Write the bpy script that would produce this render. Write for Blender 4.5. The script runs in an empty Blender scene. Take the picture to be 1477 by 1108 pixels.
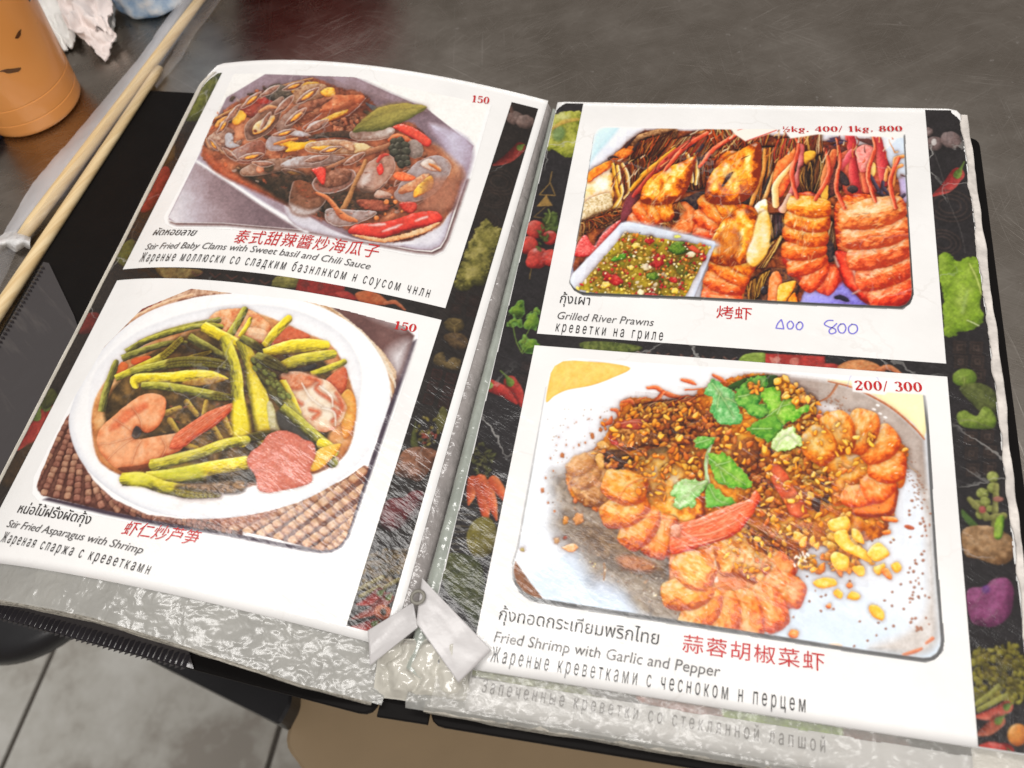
import bpy, bmesh, math, numpy as np
from mathutils import Vector, Matrix
from mathutils.geometry import delaunay_2d_cdt
R_ = math.radians
# ------------------------------------------------------------------ camera, world, lamps, exposure
scn = bpy.context.scene
COL = scn.collection
CAM_R = np.array([[0.97497347, 0.17908319, -0.13174196], [0.08376143, -0.84479852, -0.52848792], [-0.20593872, 0.50422681, -0.83865641]])
CAM_C = np.array([0.07422228, -0.36932391, 0.32979733])
FPX = 1270.835                                     # focal length in pixels of the 1477 px wide picture
cam = bpy.data.objects.new('camera', bpy.data.cameras.new('camera'))
COL.objects.link(cam); scn.camera = cam
M = Matrix.Identity(4)
for i in range(3):
    M[i][0], M[i][1], M[i][2], M[i][3] = CAM_R[0][i], -CAM_R[1][i], -CAM_R[2][i], CAM_C[i]
cam.matrix_world = M
cam.data.sensor_width = 36; cam.data.lens = FPX / 1477 * 36
cam.data.clip_start = .01; cam.data.clip_end = 60
cam.data.dof.use_dof = True; cam.data.dof.focus_distance = .40; cam.data.dof.aperture_fstop = 12.5
world = bpy.data.worlds.new("World"); scn.world = world; world.use_nodes = True
wn = world.node_tree; bg = wn.nodes['Background']
tc = wn.nodes.new('ShaderNodeTexCoord'); sx = wn.nodes.new('ShaderNodeSeparateXYZ'); rp = wn.nodes.new('ShaderNodeValToRGB')
wn.links.new(tc.outputs['Generated'], sx.inputs[0]); wn.links.new(sx.outputs['Z'], rp.inputs[0]); wn.links.new(rp.outputs[0], bg.inputs['Color'])
e = rp.color_ramp.elements; e[0].position = .0; e[0].color = (.24, .20, .17, 1); e[1].position = 1; e[1].color = (.62, .60, .58, 1)
n = e.new(.5); n.color = (.26, .235, .215, 1); n = e.new(.75); n.color = (.34, .32, .305, 1)
bg.inputs['Strength'].default_value = 1.0
def area(name, loc, target, sx_, sy_, power, color, spin=0):
    l = bpy.data.lights.new(name, 'AREA'); l.shape = 'RECTANGLE'; l.size = sx_; l.size_y = sy_; l.energy = power; l.color = color
    o = bpy.data.objects.new(name, l); COL.objects.link(o); o.location = loc
    d = Vector(target) - Vector(loc); o.rotation_euler = (d.to_track_quat('-Z', 'Y') @ Matrix.Rotation(spin, 3, 'Z').to_quaternion()).to_euler()
    return o
# the row of ceiling tubes over the table, then an added fill lamp
area('tube_and_fill_lamp', (-.32, .04, 1.55), (-.32, .04, 0), 1.30, .20, 13, (1, .97, .94), .04)
area('tube_and_fill_lamp', (.35, -.95, 1.30), (.0, -.10, 0), 1.2, .40, 16, (1, .965, .93))  # added fill from behind the camera: lights upright faces, no glare on the pages
scn.view_settings.view_transform = 'Standard'; scn.view_settings.look = 'None'
scn.view_settings.exposure = 0; scn.view_settings.gamma = 1; scn.view_settings.use_curve_mapping = False
scn.cycles.max_bounces = 8; scn.cycles.transparent_max_bounces = 12
# ------------------------------------------------------------------ a small ink painter for the printed pictures
def _hash(ix, iy, seed):
    n = (ix.astype(np.int64) * 374761393 + iy.astype(np.int64) * 668265263 + seed * 1274126177) & 0x7fffffff
    n = ((n ^ (n >> 13)) * 1274126177) & 0x7fffffff
    return ((n ^ (n >> 16)) & 0xffff) / 65535.0
def vnoise(x, y, s, seed=0):
    x = x / s; y = y / s
    ix = np.floor(x); iy = np.floor(y); fx = x - ix; fy = y - iy
    fx = fx * fx * (3 - 2 * fx); fy = fy * fy * (3 - 2 * fy)
    a = _hash(ix, iy, seed); b = _hash(ix + 1, iy, seed); c = _hash(ix, iy + 1, seed); d = _hash(ix + 1, iy + 1, seed)
    return (a + (b - a) * fx) * (1 - fy) + (c + (d - c) * fx) * fy
def fbm(x, y, s, seed=0, o=3):
    r = 0; w = 0; a = 1.0
    for k in range(o):
        r = r + a * vnoise(x + 17.3 * k, y - 9.1 * k, s, seed + k); w += a; a *= .55; s *= .48
    return r / w - .5
def col(c): return np.array(c, float) / 255.0
def ramp(cols, t):
    cols = np.array(cols, float) / 255.0; n = len(cols) - 1
    t = np.clip(t, 0, 1) * n; i = np.minimum(t.astype(int), n - 1); f = (t - i)[..., None]
    return cols[i] * (1 - f) + cols[i + 1] * f
def smooth(pts, n=6, closed=True):
    p = np.array(pts, float); m = len(p); out = []
    for i in range(m if closed else m - 1):
        g = lambda k: p[k % m] if closed else p[min(max(k, 0), m - 1)]
        a, b, c, d = g(i - 1), g(i), g(i + 1), g(i + 2)
        for k in range(n):
            t = k / n
            out.append(.5 * (2 * b + (c - a) * t + (2 * a - 5 * b + 4 * c - d) * t * t + (3 * b - 3 * c + d - a) * t ** 3))
    if not closed: out.append(p[-1])
    return np.array(out)
class Canvas:
    def __init__(s, X, Y, base=(255, 255, 255)):
        s.X, s.Y = X, Y; s.C = np.empty(X.shape + (3,)); s.C[:] = col(base)
        s.X0, s.Y0 = X, Y; s.sh = 0.; s.o = (0., 0.); s.k = 1.0; s.rng = np.random.default_rng(7); B = 16; s.B = B
        H, W = X.shape; nh, nw = -(-H // B), -(-W // B); s.t = np.empty((nh, nw, 4))
        for i in range(nh):
            for j in range(nw):
                x = X[i*B:(i+1)*B+1, j*B:(j+1)*B+1]; y = Y[i*B:(i+1)*B+1, j*B:(j+1)*B+1]
                s.t[i, j] = x.min(), x.max(), y.min(), y.max()
    def warp(s, a=0., sc=6.):                        # organic wobble for food, none for crockery
        if not a: s.X, s.Y = s.X0, s.Y0; return
        s.X = s.X0 + 2 * a * (fbm(s.X0, s.Y0, sc, 71, 3)); s.Y = s.Y0 + 2 * a * (fbm(s.X0, s.Y0, sc, 93, 3))
    def frame(s, ox, oy, k): s.o = (ox, oy); s.k = k
    def P(s, pts): return np.array(pts, float) / s.k + np.array(s.o)
    def win(s, x0, y0, x1, y1):
        t = s.t; m = (t[..., 0] <= x1) & (t[..., 1] >= x0) & (t[..., 2] <= y1) & (t[..., 3] >= y0)
        if not m.any(): return None
        i = np.where(m.any(1))[0]; j = np.where(m.any(0))[0]; B = s.B
        return (slice(i[0]*B, (i[-1]+1)*B), slice(j[0]*B, (j[-1]+1)*B))
    def put(s, w, a, c):
        a = np.clip(a, 0, 1)[..., None]; s.C[w] = s.C[w] * (1 - a) + c * a
    def sdf(s, p, w):                                # >0 inside, in image pixels
        X, Y = s.X[w], s.Y[w]; d = np.full(X.shape, 1e9); ins = np.zeros(X.shape, bool)
        q = np.roll(p, -1, 0)
        for (ax, ay), (bx, by) in zip(p, q):
            ex, ey = bx - ax, by - ay; L = ex * ex + ey * ey
            if L < 1e-9: continue
            t = np.clip(((X - ax) * ex + (Y - ay) * ey) / L, 0, 1)
            d = np.minimum(d, (X - ax - t * ex) ** 2 + (Y - ay - t * ey) ** 2)
            if ay != by:
                cnd = (Y < ay) != (Y < by)
                ins ^= cnd & (X < (bx - ax) * (Y - ay) / (by - ay) + ax)
        return np.where(ins, 1, -1) * np.sqrt(d)
    # a filled outline, puffed up by its own distance field: cols run from dark to light
    def puff(s, pts, cols, r=20, l=(-.5, -.8), k=.5, hb=.35, tex=.35, ts=14, asp=1, ang=0, feather=1.2, rough=0, rs=8, alpha=1,
             rim=None, rw=2.5, sm=True, spec=0, grad=None, gain=1, off=.0, seed=None, clipto=None, sh=None):
        pts = s.P(pts); sh_ = s.sh if sh is None else sh; k0 = s.k; p = smooth(pts, 5) if sm else pts
        seed = int(s.rng.integers(1e6)) if seed is None else seed
        pad = feather + rough / k0 + 2 + (6 if sh_ else 0)
        w = s.win(p[:, 0].min() - pad, p[:, 1].min() - pad, p[:, 0].max() + pad, p[:, 1].max() + pad)
        if w is None: return
        X, Y = s.X[w], s.Y[w]; d = s.sdf(p, w)
        if rough: d = d + fbm(X, Y, rs / k0, seed + 5, 3) * 2 * rough / k0
        r = r / k0; h = np.clip(d / r, 0, 1); h = 1 - (1 - h) ** 2
        gy, gx = np.gradient(d); jx = np.gradient(X, axis=1); jy = np.gradient(Y, axis=0)
        gx = gx / np.where(abs(jx) < 1e-6, 1e-6, jx); gy = gy / np.where(abs(jy) < 1e-6, 1e-6, jy)
        n = np.hypot(gx, gy) + 1e-6; L = math.hypot(*l)
        sh = -(gx * l[0] + gy * l[1]) / n / L * -1
        sh = -sh * (1 - h)                            # +1 on the side that faces the light
        ca, sa = math.cos(ang), math.sin(ang); u = X * ca + Y * sa; v = (-X * sa + Y * ca) * asp
        t = .5 + k * sh + hb * (h - .6) + tex * 2 * fbm(u, v, ts / k0, seed, 4) + off
        if grad is not None: 
            a, b, g = s.P([grad[0]])[0], s.P([grad[1]])[0], grad[2]
            e = b - a; t = t + g * (np.clip(((X - a[0]) * e[0] + (Y - a[1]) * e[1]) / (e @ e), 0, 1) - .5) * 2
        c = ramp(cols, .5 + (t - .5) * gain)
        if spec:
            q = np.clip(sh * 1.6 - .35, 0, 1) * np.clip(h * 3, 0, 1) * np.clip(fbm(u, v, ts / k0 * .8, seed + 3, 2) * 4 + .3, 0, 1)
            c = c + (1 - c) * np.clip(q * spec, 0, 1)[..., None]
        if rim is not None:
            m = np.clip(1 - d / (rw / k0), 0, 1)[..., None]; c = c * (1 - m) + col(rim) * m
        if sh_:
            q = sh_ * alpha * np.exp(-np.clip(-d, 0, 9) / 2.2)
            if clipto is not None: q = q * (s.sdf(clipto, w) > 0)
            s.C[w] *= np.clip(1 - q[..., None] * np.array([.80, 1.0, 1.06]), 0, 1)
        a = np.clip(d / max(feather, .01) + .5, 0, 1) * alpha
        if clipto is not None: a = a * np.clip(s.sdf(clipto, w) + .5, 0, 1)
        s.put(w, a, c)
    def ell(s, cx, cy, rx, ry, ang=0, cols=((90, 60, 40), (200, 150, 100)), n=14, j=.0, **kw):
        a = np.linspace(0, 2 * math.pi, n, endpoint=False); rr = 1 + j * (s.rng.random(n) - .5) * 2
        ca, sa = math.cos(math.radians(ang)), math.sin(math.radians(ang))
        x, y = rx * np.cos(a) * rr, ry * np.sin(a) * rr
        kw.setdefault('r', min(rx, ry))
        s.puff(np.c_[cx + x * ca - y * sa, cy + x * sa + y * ca], cols, **kw)
    # a stroke of changing width; cols across from the lit side to the shaded one
    def tube(s, pts, ws, cols, tex=.25, ts=10, asp=4, feather=1.0, alpha=1, sm=True, seed=None, rim=None, rw=2, l=1, cap=None):
        p = s.P(pts); ws = np.array(ws, float) / s.k
        if np.ndim(ws) == 0 or ws.size == 1: ws = np.full(len(p), float(ws))
        if sm and len(p) > 2:
            q = smooth(np.c_[p, ws], 5, False); p, ws = q[:, :2], q[:, 2]
        seed = int(s.rng.integers(1e6)) if seed is None else seed; m = ws.max() + feather + 1
        w = s.win(p[:, 0].min() - m, p[:, 1].min() - m, p[:, 0].max() + m, p[:, 1].max() + m)
        if w is None: return
        X, Y = s.X[w], s.Y[w]; best = np.full(X.shape, 1e9); V = np.zeros(X.shape); U = np.zeros(X.shape); Wd = np.ones(X.shape); acc = 0
        for i in range(len(p) - 1):
            e = p[i+1] - p[i]; L = math.hypot(*e)
            if L < 1e-6: continue
            e = e / L; dx, dy = X - p[i, 0], Y - p[i, 1]
            tr = dx * e[0] + dy * e[1]; t = np.clip(tr, 0, L); qx, qy = dx - t * e[0], dy - t * e[1]
            wd = np.maximum(ws[i] + (ws[i+1] - ws[i]) * t / L, .05); d = np.hypot(qx, qy) - wd
            if cap is not None and i == 0: d = np.maximum(d, -tr - cap * wd)
            m = d < best; best = np.where(m, d, best); V = np.where(m, (qx * -e[1] + qy * e[0]) / wd, V); U = np.where(m, acc + t, U); Wd = np.where(m, wd, Wd); acc += L
        t = .5 + .5 * np.clip(V, -1, 1) * l + tex * 2 * fbm(U, V * ws.max() * asp, ts / s.k, seed, 3)
        c = ramp(cols, t)
        if rim is not None:
            g = np.clip(1 + best / (rw / s.k), 0, 1)[..., None]; c = c * (1 - g) + col(rim) * g
        if s.sh: s.C[w] *= np.clip(1 - (s.sh * .8 * alpha * np.exp(-np.clip(best, 0, 9) / 1.8))[..., None] * np.array([.80, 1.0, 1.06]), 0, 1)
        s.put(w, np.clip(.5 - best / feather, 0, 1) * alpha, c)
    def line(s, pts, wd, c, alpha=1, sm=True, feather=1.0): s.tube(pts, [wd / 2] * len(pts), [c, c], tex=0, feather=feather, alpha=alpha, sm=sm)
    def grain(s, amp, sc, seed=3, pts=None, tint=(1, 1, 1)):
        g = fbm(s.X, s.Y, sc, seed, 3)[..., None] * np.array(tint) * amp * 2
        g = g * np.clip(1.15 - s.C.mean(-1, keepdims=True), 0, 1)
        s.C = np.clip(s.C * (1 + g), 0, 1)
    # crumbs strewn inside an outline
    def strew(s, pts, n, size, pals, asp=(.5, 1), dens=None, sm=True, ang=None, **kw):
        p = smooth(s.P(pts), 5) if sm else s.P(pts); x0, y0 = p.min(0); x1, y1 = p.max(0); r = s.rng
        got = []; tries = 0
        while len(got) < n and tries < n * 30:
            tries += 1; x, y = r.uniform(x0, x1), r.uniform(y0, y1); ins = False
            for (ax, ay), (bx, by) in zip(p, np.roll(p, -1, 0)):
                if (y < ay) != (y < by) and x < (bx - ax) * (y - ay) / (by - ay) + ax: ins = not ins
            if ins: got.append((x, y))
        got.sort(key=lambda q: q[1])
        for x, y in got:
            z = r.uniform(*size); zx, zy = (x - s.o[0]) * s.k, (y - s.o[1]) * s.k
            s.ell(zx, zy, z, z * r.uniform(*asp), r.uniform(0, 180) if ang is None else ang + r.normal() * 18, pals[r.integers(len(pals))], n=7, j=.28, **kw)

    # a bunch of thin strokes from one edge to another
    def hair(s, a, b, n, wd, cols, bend=20, alpha=.9):
        a = np.array(a, float); b = np.array(b, float)
        for i in range(int(n * 1.6)):
            t, u = s.rng.random(2); p = a[0] + (a[1] - a[0]) * t; q = b[0] + (b[1] - b[0]) * np.clip(t + s.rng.normal() * .15, 0, 1)
            m = (p + q) / 2 + s.rng.normal(0, bend, 2); c = cols[s.rng.integers(len(cols))]
            w = wd * s.rng.uniform(.3, .85)
            s.tube([p, m, q], [w, w * .8, w * .3], [tuple(min(255, v * 1.15) for v in c), (c[0] * .66, c[1] * .5, c[2] * .42)], tex=.3, alpha=alpha)
    def freck(s, pts, n, size, pals, alpha=.5, ang=0, spread=40, asp=.35):
        sh = s.sh; s.sh = 0
        s.strew(pts, n, size, [((p), (p)) for p in pals], (asp * .6, asp * 1.4), ang=None if spread > 90 else ang, alpha=alpha, tex=.2, feather=1.2)
        s.sh = sh

    # a prawn's tail: shell rings laid one over the next along a bent line, lit along the back
    def rings_of(s, spine, ws, n, pal, pal2=None, alpha=.85, gl=1.):
        p = smooth(np.array(spine, float), 12, False); w = np.interp(np.linspace(0, 1, len(p)), np.linspace(0, 1, len(ws)), ws)
        d = np.r_[0, np.cumsum(np.hypot(*np.diff(p, axis=0).T))]; L = d[-1] / n; pal2 = pal2 or pal
        for k in range(n - 1, -1, -1):
            q = (k + .5) * L; x, y = np.interp(q, d, p[:, 0]), np.interp(q, d, p[:, 1]); a = np.array([np.interp(q + L * .4, d, p[:, 0]) - np.interp(q - L * .4, d, p[:, 0]), np.interp(q + L * .4, d, p[:, 1]) - np.interp(q - L * .4, d, p[:, 1])]); a /= np.hypot(*a) + 1e-9; b = np.array([-a[1], a[0]]); W = np.interp(q, d, w)
            f = k / max(1, n - 1); P = [tuple(u + (v - u) * f for u, v in zip(c0, c1)) for c0, c1 in zip(pal, pal2)]
            pts = [np.array([x, y]) + a * u * L + b * v * W for u, v in ((-.62,-.92),(-.8,-.4),(-.86,.1),(-.74,.55),(-.6,.95),(.2,1.03),(.5,.72),(.66,.2),(.68,-.3),(.52,-.75),(.2,-1.03))]
            s.puff(pts, P, r=W * .95, k=.5, hb=.6, off=.10, tex=.5, ts=7 * s.k, asp=1.6, ang=math.atan2(b[1], b[0]), spec=.5 * gl, sh=.4, alpha=alpha, feather=1.8)
            for _ in range(2):
                g = np.array([x, y]) + a * s.rng.uniform(-.3, .4) * L + b * s.rng.uniform(-.5, .1) * W; s.ell(g[0], g[1], s.rng.uniform(1, 2.6), .7, math.degrees(math.atan2(b[1], b[0])), ((255,236,200),(255,252,240)), n=7, sh=0, alpha=.7 * gl)
def clam(c, pts, inner=((52,30,24),(104,70,54),(164,130,114)), rim=(226,220,216), rw=4.5, r=40, **kw):
    c.puff(pts, inner, r=r, rim=rim, rw=rw, tex=.4, ts=30, **kw)
def meat(c, pts, cols=((170,80,25),(228,150,35),(252,205,60),(255,232,130)), **kw):
    kw.setdefault('r', 26); kw.setdefault('spec', .6); c.puff(pts, cols, tex=.3, ts=26, **kw)
FRAME_A = ((220,80,2.954), [(345,78),(480,76),(860,92),(1150,150),(1444,212),(1356,530),(1268,802),(1242,842),(1200,860),(1110,854),(640,766),(300,740),(88,738),(54,720),(46,690),(190,430)])
def photo_A(c):
    R = c.rng; S = ((104,60,44),(132,80,58),(160,104,74)); W = (253,252,248)
    c.frame(220,80,2.954)
    edge = [(330,60),(1440,60),(1428,215),(1340,520),(1252,780),(1228,820),(1190,838),(1120,832),(640,745),(300,716),(95,714),(68,704),(64,688),(190,440)]
    c.puff([(x+8,y+10) for x,y in edge[3:]]+[(400,400)], ((60,40,45),(70,48,52)), r=10, tex=0, feather=6, sm=False)
    c.puff(edge, ((250,249,244),W), r=5, tex=0, sm=False)
    c.puff([(480,80),(860,92),(1010,160),(1170,228),(1368,385),(1292,640),(1246,782),(1225,815),(1188,832),(1120,828),(640,742),(300,713),(95,711),(70,700),(68,686),(190,440),(315,180)],
           ((98,84,98),(140,128,145),(176,168,190)), r=400, k=.1, tex=.2, ts=220, sm=False, grad=((800,100),(350,330),.3))
    c.puff([(760,90),(862,94),(1010,160),(1170,230),(1130,250),(930,190),(800,150)], ((92,76,84),(128,112,122),(150,138,158)), r=60, tex=.4, ts=90, feather=8)
    c.puff([(1180,290),(1366,385),(1292,640),(1280,560),(1250,420)], ((140,126,150),(176,166,190),(214,208,226)), r=70, tex=.3, ts=60, feather=8)
    # the near flank of the plate and its shining edge
    c.puff([(190,450),(480,640),(640,742),(300,713),(95,711),(68,690)], ((96,82,92),(122,108,118),(170,160,172),(235,232,238)), r=900, k=0, hb=0, tex=.14, ts=90, sm=False, grad=((430,600),(90,700),.5), feather=2)
    c.tube([(190,452),(330,540),(480,640),(655,745)], [7,8,10,13], ((235,232,238),(255,255,255),(225,222,228)), tex=.05, feather=4)
    c.puff([(1000,800),(1100,790),(1280,660),(1248,775),(1225,812),(1188,829),(1120,826)], ((168,160,178),(214,210,222),(250,250,252)), r=40, tex=.15, ts=60, feather=3, sm=False)
    c.puff([(560,640),(640,670),(760,740),(900,790),(1060,805),(1000,812),(640,742)], ((150,138,150),(205,200,212),(246,245,248)), r=26, tex=.15, ts=60, feather=3)
    # the sauce
    c.warp(1.1, 7)
    food = [(212,400),(250,300),(330,215),(450,155),(600,112),(690,96),(800,140),(900,162),(1010,270),(1110,290),(1210,390),(1290,470),(1310,520),(1275,640),(1210,735),(1060,795),(930,775),(800,735),(640,662),(500,600),(380,545),(280,495),(215,440)]
    c.puff(food, ((64,28,18),(122,62,40),(174,98,62),(222,150,106)), r=120, k=.1, tex=.75, ts=46, rough=6, feather=3)
    c.puff([(1210,390),(1290,470),(1308,525),(1276,640),(1205,735),(1150,700),(1220,600),(1250,500)], ((150,84,50),(190,128,88),(216,166,120)), r=50, tex=.4, ts=40, feather=8)
    c.puff([(215,400),(300,470),(420,540),(600,640),(720,705),(640,668),(420,570),(260,490)], ((110,40,22),(160,70,40),(196,110,70)), r=30, tex=.4, ts=30, feather=6)
    c.puff([(350,480),(560,480),(760,560),(930,640),(800,690),(600,640),(450,560)], ((22,20,14),(44,38,26),(84,58,36)), r=60, tex=.8, ts=26, feather=10)
    c.strew([(300,200),(690,110),(1000,300),(1250,480),(1180,700),(900,740),(520,590),(240,430)], 170, (4,14), (((60,30,20),(150,80,50),(215,150,100)),((40,24,18),(96,60,44),(150,110,84)),((120,40,22),(190,84,44),(235,150,90)),((110,96,84),(170,150,138),(215,205,200))), alpha=.8)
    c.sh = .3; c.strew([(300,200),(690,110),(1000,300),(1250,480),(1180,700),(900,740),(520,590),(240,430)], 110, (6,20), (((50,26,18),(120,70,46),(190,124,84)),((70,30,18),(150,70,40),(214,130,80)),((96,80,70),(150,128,116),(200,184,172)),((26,22,16),(52,42,32),(92,74,56))), asp=(.25,.8), rough=4)
    # left heap
    c.frame(230,95,5.892)
    c.tube([(470,450),(650,360),(860,250),(1080,160),(1300,105)], [10,12,10,9,6], ((226,186,120),(186,128,66),(120,70,36)))
    c.puff([(680,350),(880,260),(1010,330),(960,420),(760,440),(640,400)], ((60,24,20),(120,44,34),(176,70,52)), r=60, tex=.5, ts=50)
    c.puff([(800,300),(890,270),(980,320),(900,330)], ((130,30,24),(190,52,40)), r=30)
    c.puff([(930,180),(1000,150),(1060,170),(1130,230),(1140,280),(1060,300),(960,300),(900,260)], ((30,28,24),(56,52,44),(104,98,84)), r=40, tex=.7, ts=24)
    meat(c, [(1130,190),(1260,140),(1350,140),(1350,180),(1250,200),(1150,240)])
    c.puff([(1180,180),(1380,150),(1430,220),(1300,320),(1150,330),(1130,260)], ((110,70,46),(160,118,84),(206,178,138)), r=70, tex=.7, ts=22)
    c.puff([(1060,440),(1150,330),(1330,290),(1480,250),(1600,330),(1480,400),(1250,460),(1120,500)], ((92,44,28),(146,84,56),(196,134,96)), r=70, tex=.6, ts=24)
    meat(c, [(1370,220),(1440,180),(1490,200),(1490,270),(1400,260)], spec=.3)
    clam(c, [(1010,480),(1130,360),(1260,290),(1120,520),(1010,560)], ((84,60,48),(140,112,98),(190,170,158)), rw=3)
    meat(c, [(620,450),(640,390),(700,380),(740,420),(720,470),(660,510),(620,490)])
    meat(c, [(470,500),(520,450),(580,430),(560,480),(490,530)], ((190,90,30),(235,160,60),(250,205,110)))
    c.puff([(380,650),(470,560),(560,520),(640,560),(600,660),(500,720),(420,710)], ((86,56,46),(150,112,92),(206,180,158)), r=50, tex=.8, ts=30)
    c.tube([(395,620),(420,690),(480,690),(540,740),(610,735)], [8,14,12,12,8], ((220,196,164),(190,140,100),(140,84,54)))
    c.puff([(560,590),(600,570),(630,600),(630,650),(680,680),(600,700),(560,670)], ((150,146,150),(184,182,188),(214,214,220)), r=30)
    clam(c, [(610,740),(680,690),(800,640),(880,640),(900,740),(820,820),(680,825),(605,790)], ((110,54,40),(140,84,66),(180,168,168)), grad=((840,650),(640,820),.3))
    clam(c, [(720,540),(760,470),(900,350),(1030,265),(1060,290),(1030,430),(960,540),(860,610),(750,635)], ((84,56,46),(120,90,76),(160,134,118)), rim=(196,178,160), rw=9)
    c.puff([(760,530),(880,400),(1010,320),(1010,440),(920,540),(800,600)], ((74,44,34),(110,72,54),(150,110,86)), r=50, tex=.4, ts=30)
    c.tube([(850,390),(930,350),(990,355)], [12,18,10], ((225,185,130),(200,130,80),(140,80,50)))
    meat(c, [(790,540),(830,480),(920,430),(975,430),(960,490),(880,560),(810,585)], ((200,110,30),(240,180,70),(250,230,170),(255,250,225)))
    c.ell(815,555,16,13,0,((70,30,20),(120,50,30)))
    # middle shells
    clam(c, [(905,650),(950,600),(1060,590),(1060,700),(960,725),(910,700)], ((120,104,104),(160,150,154),(190,186,192)))
    clam(c, [(1060,560),(1140,545),(1220,560),(1290,590),(1150,600)], ((150,140,146),(206,204,210),(236,236,240)))
    meat(c, [(980,665),(1080,630),(1180,650),(1320,635),(1320,660),(1200,710),(1070,735),(1090,690)], ((200,120,10),(245,190,30),(255,222,60)))
    c.tube([(980,670),(1060,640),(1170,620)], [10,12,8], ((240,180,90),(210,120,50),(150,70,30)))
    clam(c, [(680,900),(740,850),(900,800),(1090,790),(1160,830),(1080,880),(900,925),(720,935)], ((92,60,44),(140,104,82),(186,164,150)), rim=(200,188,172), rw=6)
    c.puff([(820,870),(880,820),(930,840),(900,890),(840,910)], ((170,84,50),(216,140,100),(240,190,150)), r=24)
    c.puff([(890,890),(900,840),(960,830),(970,880),(930,905)], ((40,34,24),(74,60,40)), r=20)
    c.frame(450,110,5.892)
    clam(c, [(-80,440),(0,380),(140,270),(300,220),(440,180),(450,200),(330,320),(180,400),(60,455),(-20,470)], ((110,44,26),(160,76,44),(205,120,80)), rim=(226,226,232), rw=9)
    c.puff([(160,170),(300,160),(440,160),(430,215),(310,260),(150,300),(60,300)], ((130,54,30),(186,92,52),(224,150,100)), r=50, tex=.4, ts=40)
    c.puff([(-40,440),(0,395),(70,380),(40,440),(-20,468)], ((180,176,186),(230,230,236),(250,250,252)), r=20)
    meat(c, [(60,380),(160,330),(290,280),(300,310),(190,370),(100,405)])
    c.puff([(-120,260),(20,200),(180,180),(60,260),(-80,330)], ((70,36,26),(120,66,46),(170,110,80)), r=50, tex=.6, ts=26)
    c.puff([(90,330),(260,240),(350,200),(330,260),(240,300)], ((110,50,30),(160,84,52)), r=30, alpha=.5)
    c.strew([(150,430),(350,330),(470,360),(400,440),(250,480)], 50, (12,30), (((90,50,34),(170,110,78),(225,180,140)),((140,60,36),(196,110,72),(236,180,130))))
    c.puff([(0,500),(160,470),(330,470),(500,520),(460,545),(240,520),(0,530)], ((20,18,14),(46,36,28),(90,60,44)), r=22, tex=.5, ts=26)
    clam(c, [(330,470),(480,470),(640,430),(690,440),(700,475),(620,530),(460,550),(340,530)], ((110,80,66),(160,140,130),(230,222,214)), rim=(240,236,230), rw=6, grad=((420,480),(680,500),.3))
    c.puff([(470,250),(460,225),(550,262),(520,290)], ((40,44,54),(80,84,92)), r=16)
    c.puff([(345,470),(430,370),(560,270),(700,240),(830,232),(980,262),(850,350),(700,420),(560,465),(420,475)], ((64,70,30),(104,106,44),(140,140,62),(172,166,70)), r=70, k=.35, tex=.25, ts=60, asp=5, ang=-.45, grad=((640,430),(640,250),.2))
    c.tube([(420,400),(560,330),(720,285),(960,264)], [3,3,2,1], ((160,156,76),(110,110,48)), tex=.1, alpha=.7)
    c.tube([(430,380),(550,290),(690,250),(830,240)], [10,14,12,4], ((186,176,80),(150,142,56)), tex=.3, alpha=.6, feather=8)
    c.puff([(690,430),(760,405),(880,445),(990,520),(1015,560),(990,600),(940,590),(840,520),(740,465)], ((140,24,22),(196,46,36),(224,72,52),(240,120,90)), r=44, spec=1, tex=.2)
    c.puff([(640,540),(700,490),(780,500),(860,550),(760,560),(680,570)], ((180,60,24),(225,100,50),(245,170,110)), r=30, tex=.6, ts=18)
    clam(c, [(-60,600),(0,560),(240,540),(420,570),(530,610),(500,650),(330,668),(100,660),(-30,640)], ((110,66,40),(170,124,84),(230,214,190)), rim=(240,236,226), rw=7)
    meat(c, [(0,600),(130,590),(250,600),(230,630),(130,640),(20,620)], ((205,120,20),(245,180,40),(255,220,90)))
    meat(c, [(330,570),(430,570),(500,600),(450,640),(360,655),(360,610)], ((170,120,70),(226,196,130),(250,236,190)))
    c.puff([(240,560),(340,560),(350,640),(250,600)], ((110,60,40),(190,140,100),(236,206,170)), r=26, tex=.5)
    clam(c, [(-270,760),(-200,710),(-100,680),(150,670),(280,690),(200,740),(60,770),(-160,780)], ((100,74,64),(140,116,108),(200,196,198)), rim=(196,192,192), rw=7, grad=((150,690),(-200,760),.3))
    c.tube([(140,780),(330,700),(500,640),(650,590),(700,560)], [16,22,24,26,20], ((186,136,98),(146,92,62),(84,48,34)))
    # more half-open shells tucked between: a pale rim, a dark mouth, some orange meat
    c.frame(220,80,2.954)
    for x,y,L,an,m in [(300,300,46,-55,1),(345,245,50,-50,0),(420,190,56,-40,1),(500,150,50,-30,0),(600,130,50,-20,1),(660,170,60,-35,1),(560,210,60,-45,0),(480,280,46,-60,0),(610,260,60,-40,1),(700,300,60,-28,0),(560,330,54,-15,1),(420,430,56,-10,1),(330,420,44,40,0),(260,380,36,50,1),(470,460,50,5,0),(600,500,56,15,1),(700,440,56,-12,0),(760,400,50,-14,1),(860,440,54,-30,0),(930,500,44,-60,1),(830,540,50,-35,0),(960,560,46,-30,1),(1060,520,50,-50,0),(1180,520,46,-60,1),(700,560,50,20,0),(840,620,46,30,1),(1000,640,46,-10,1),(1120,620,50,-20,0)]:
        A = math.radians(an); ca, sa = math.cos(A), math.sin(A); q = lambda u, v: (x + u*L*ca - v*L*sa, y + u*L*sa + v*L*ca)
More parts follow.
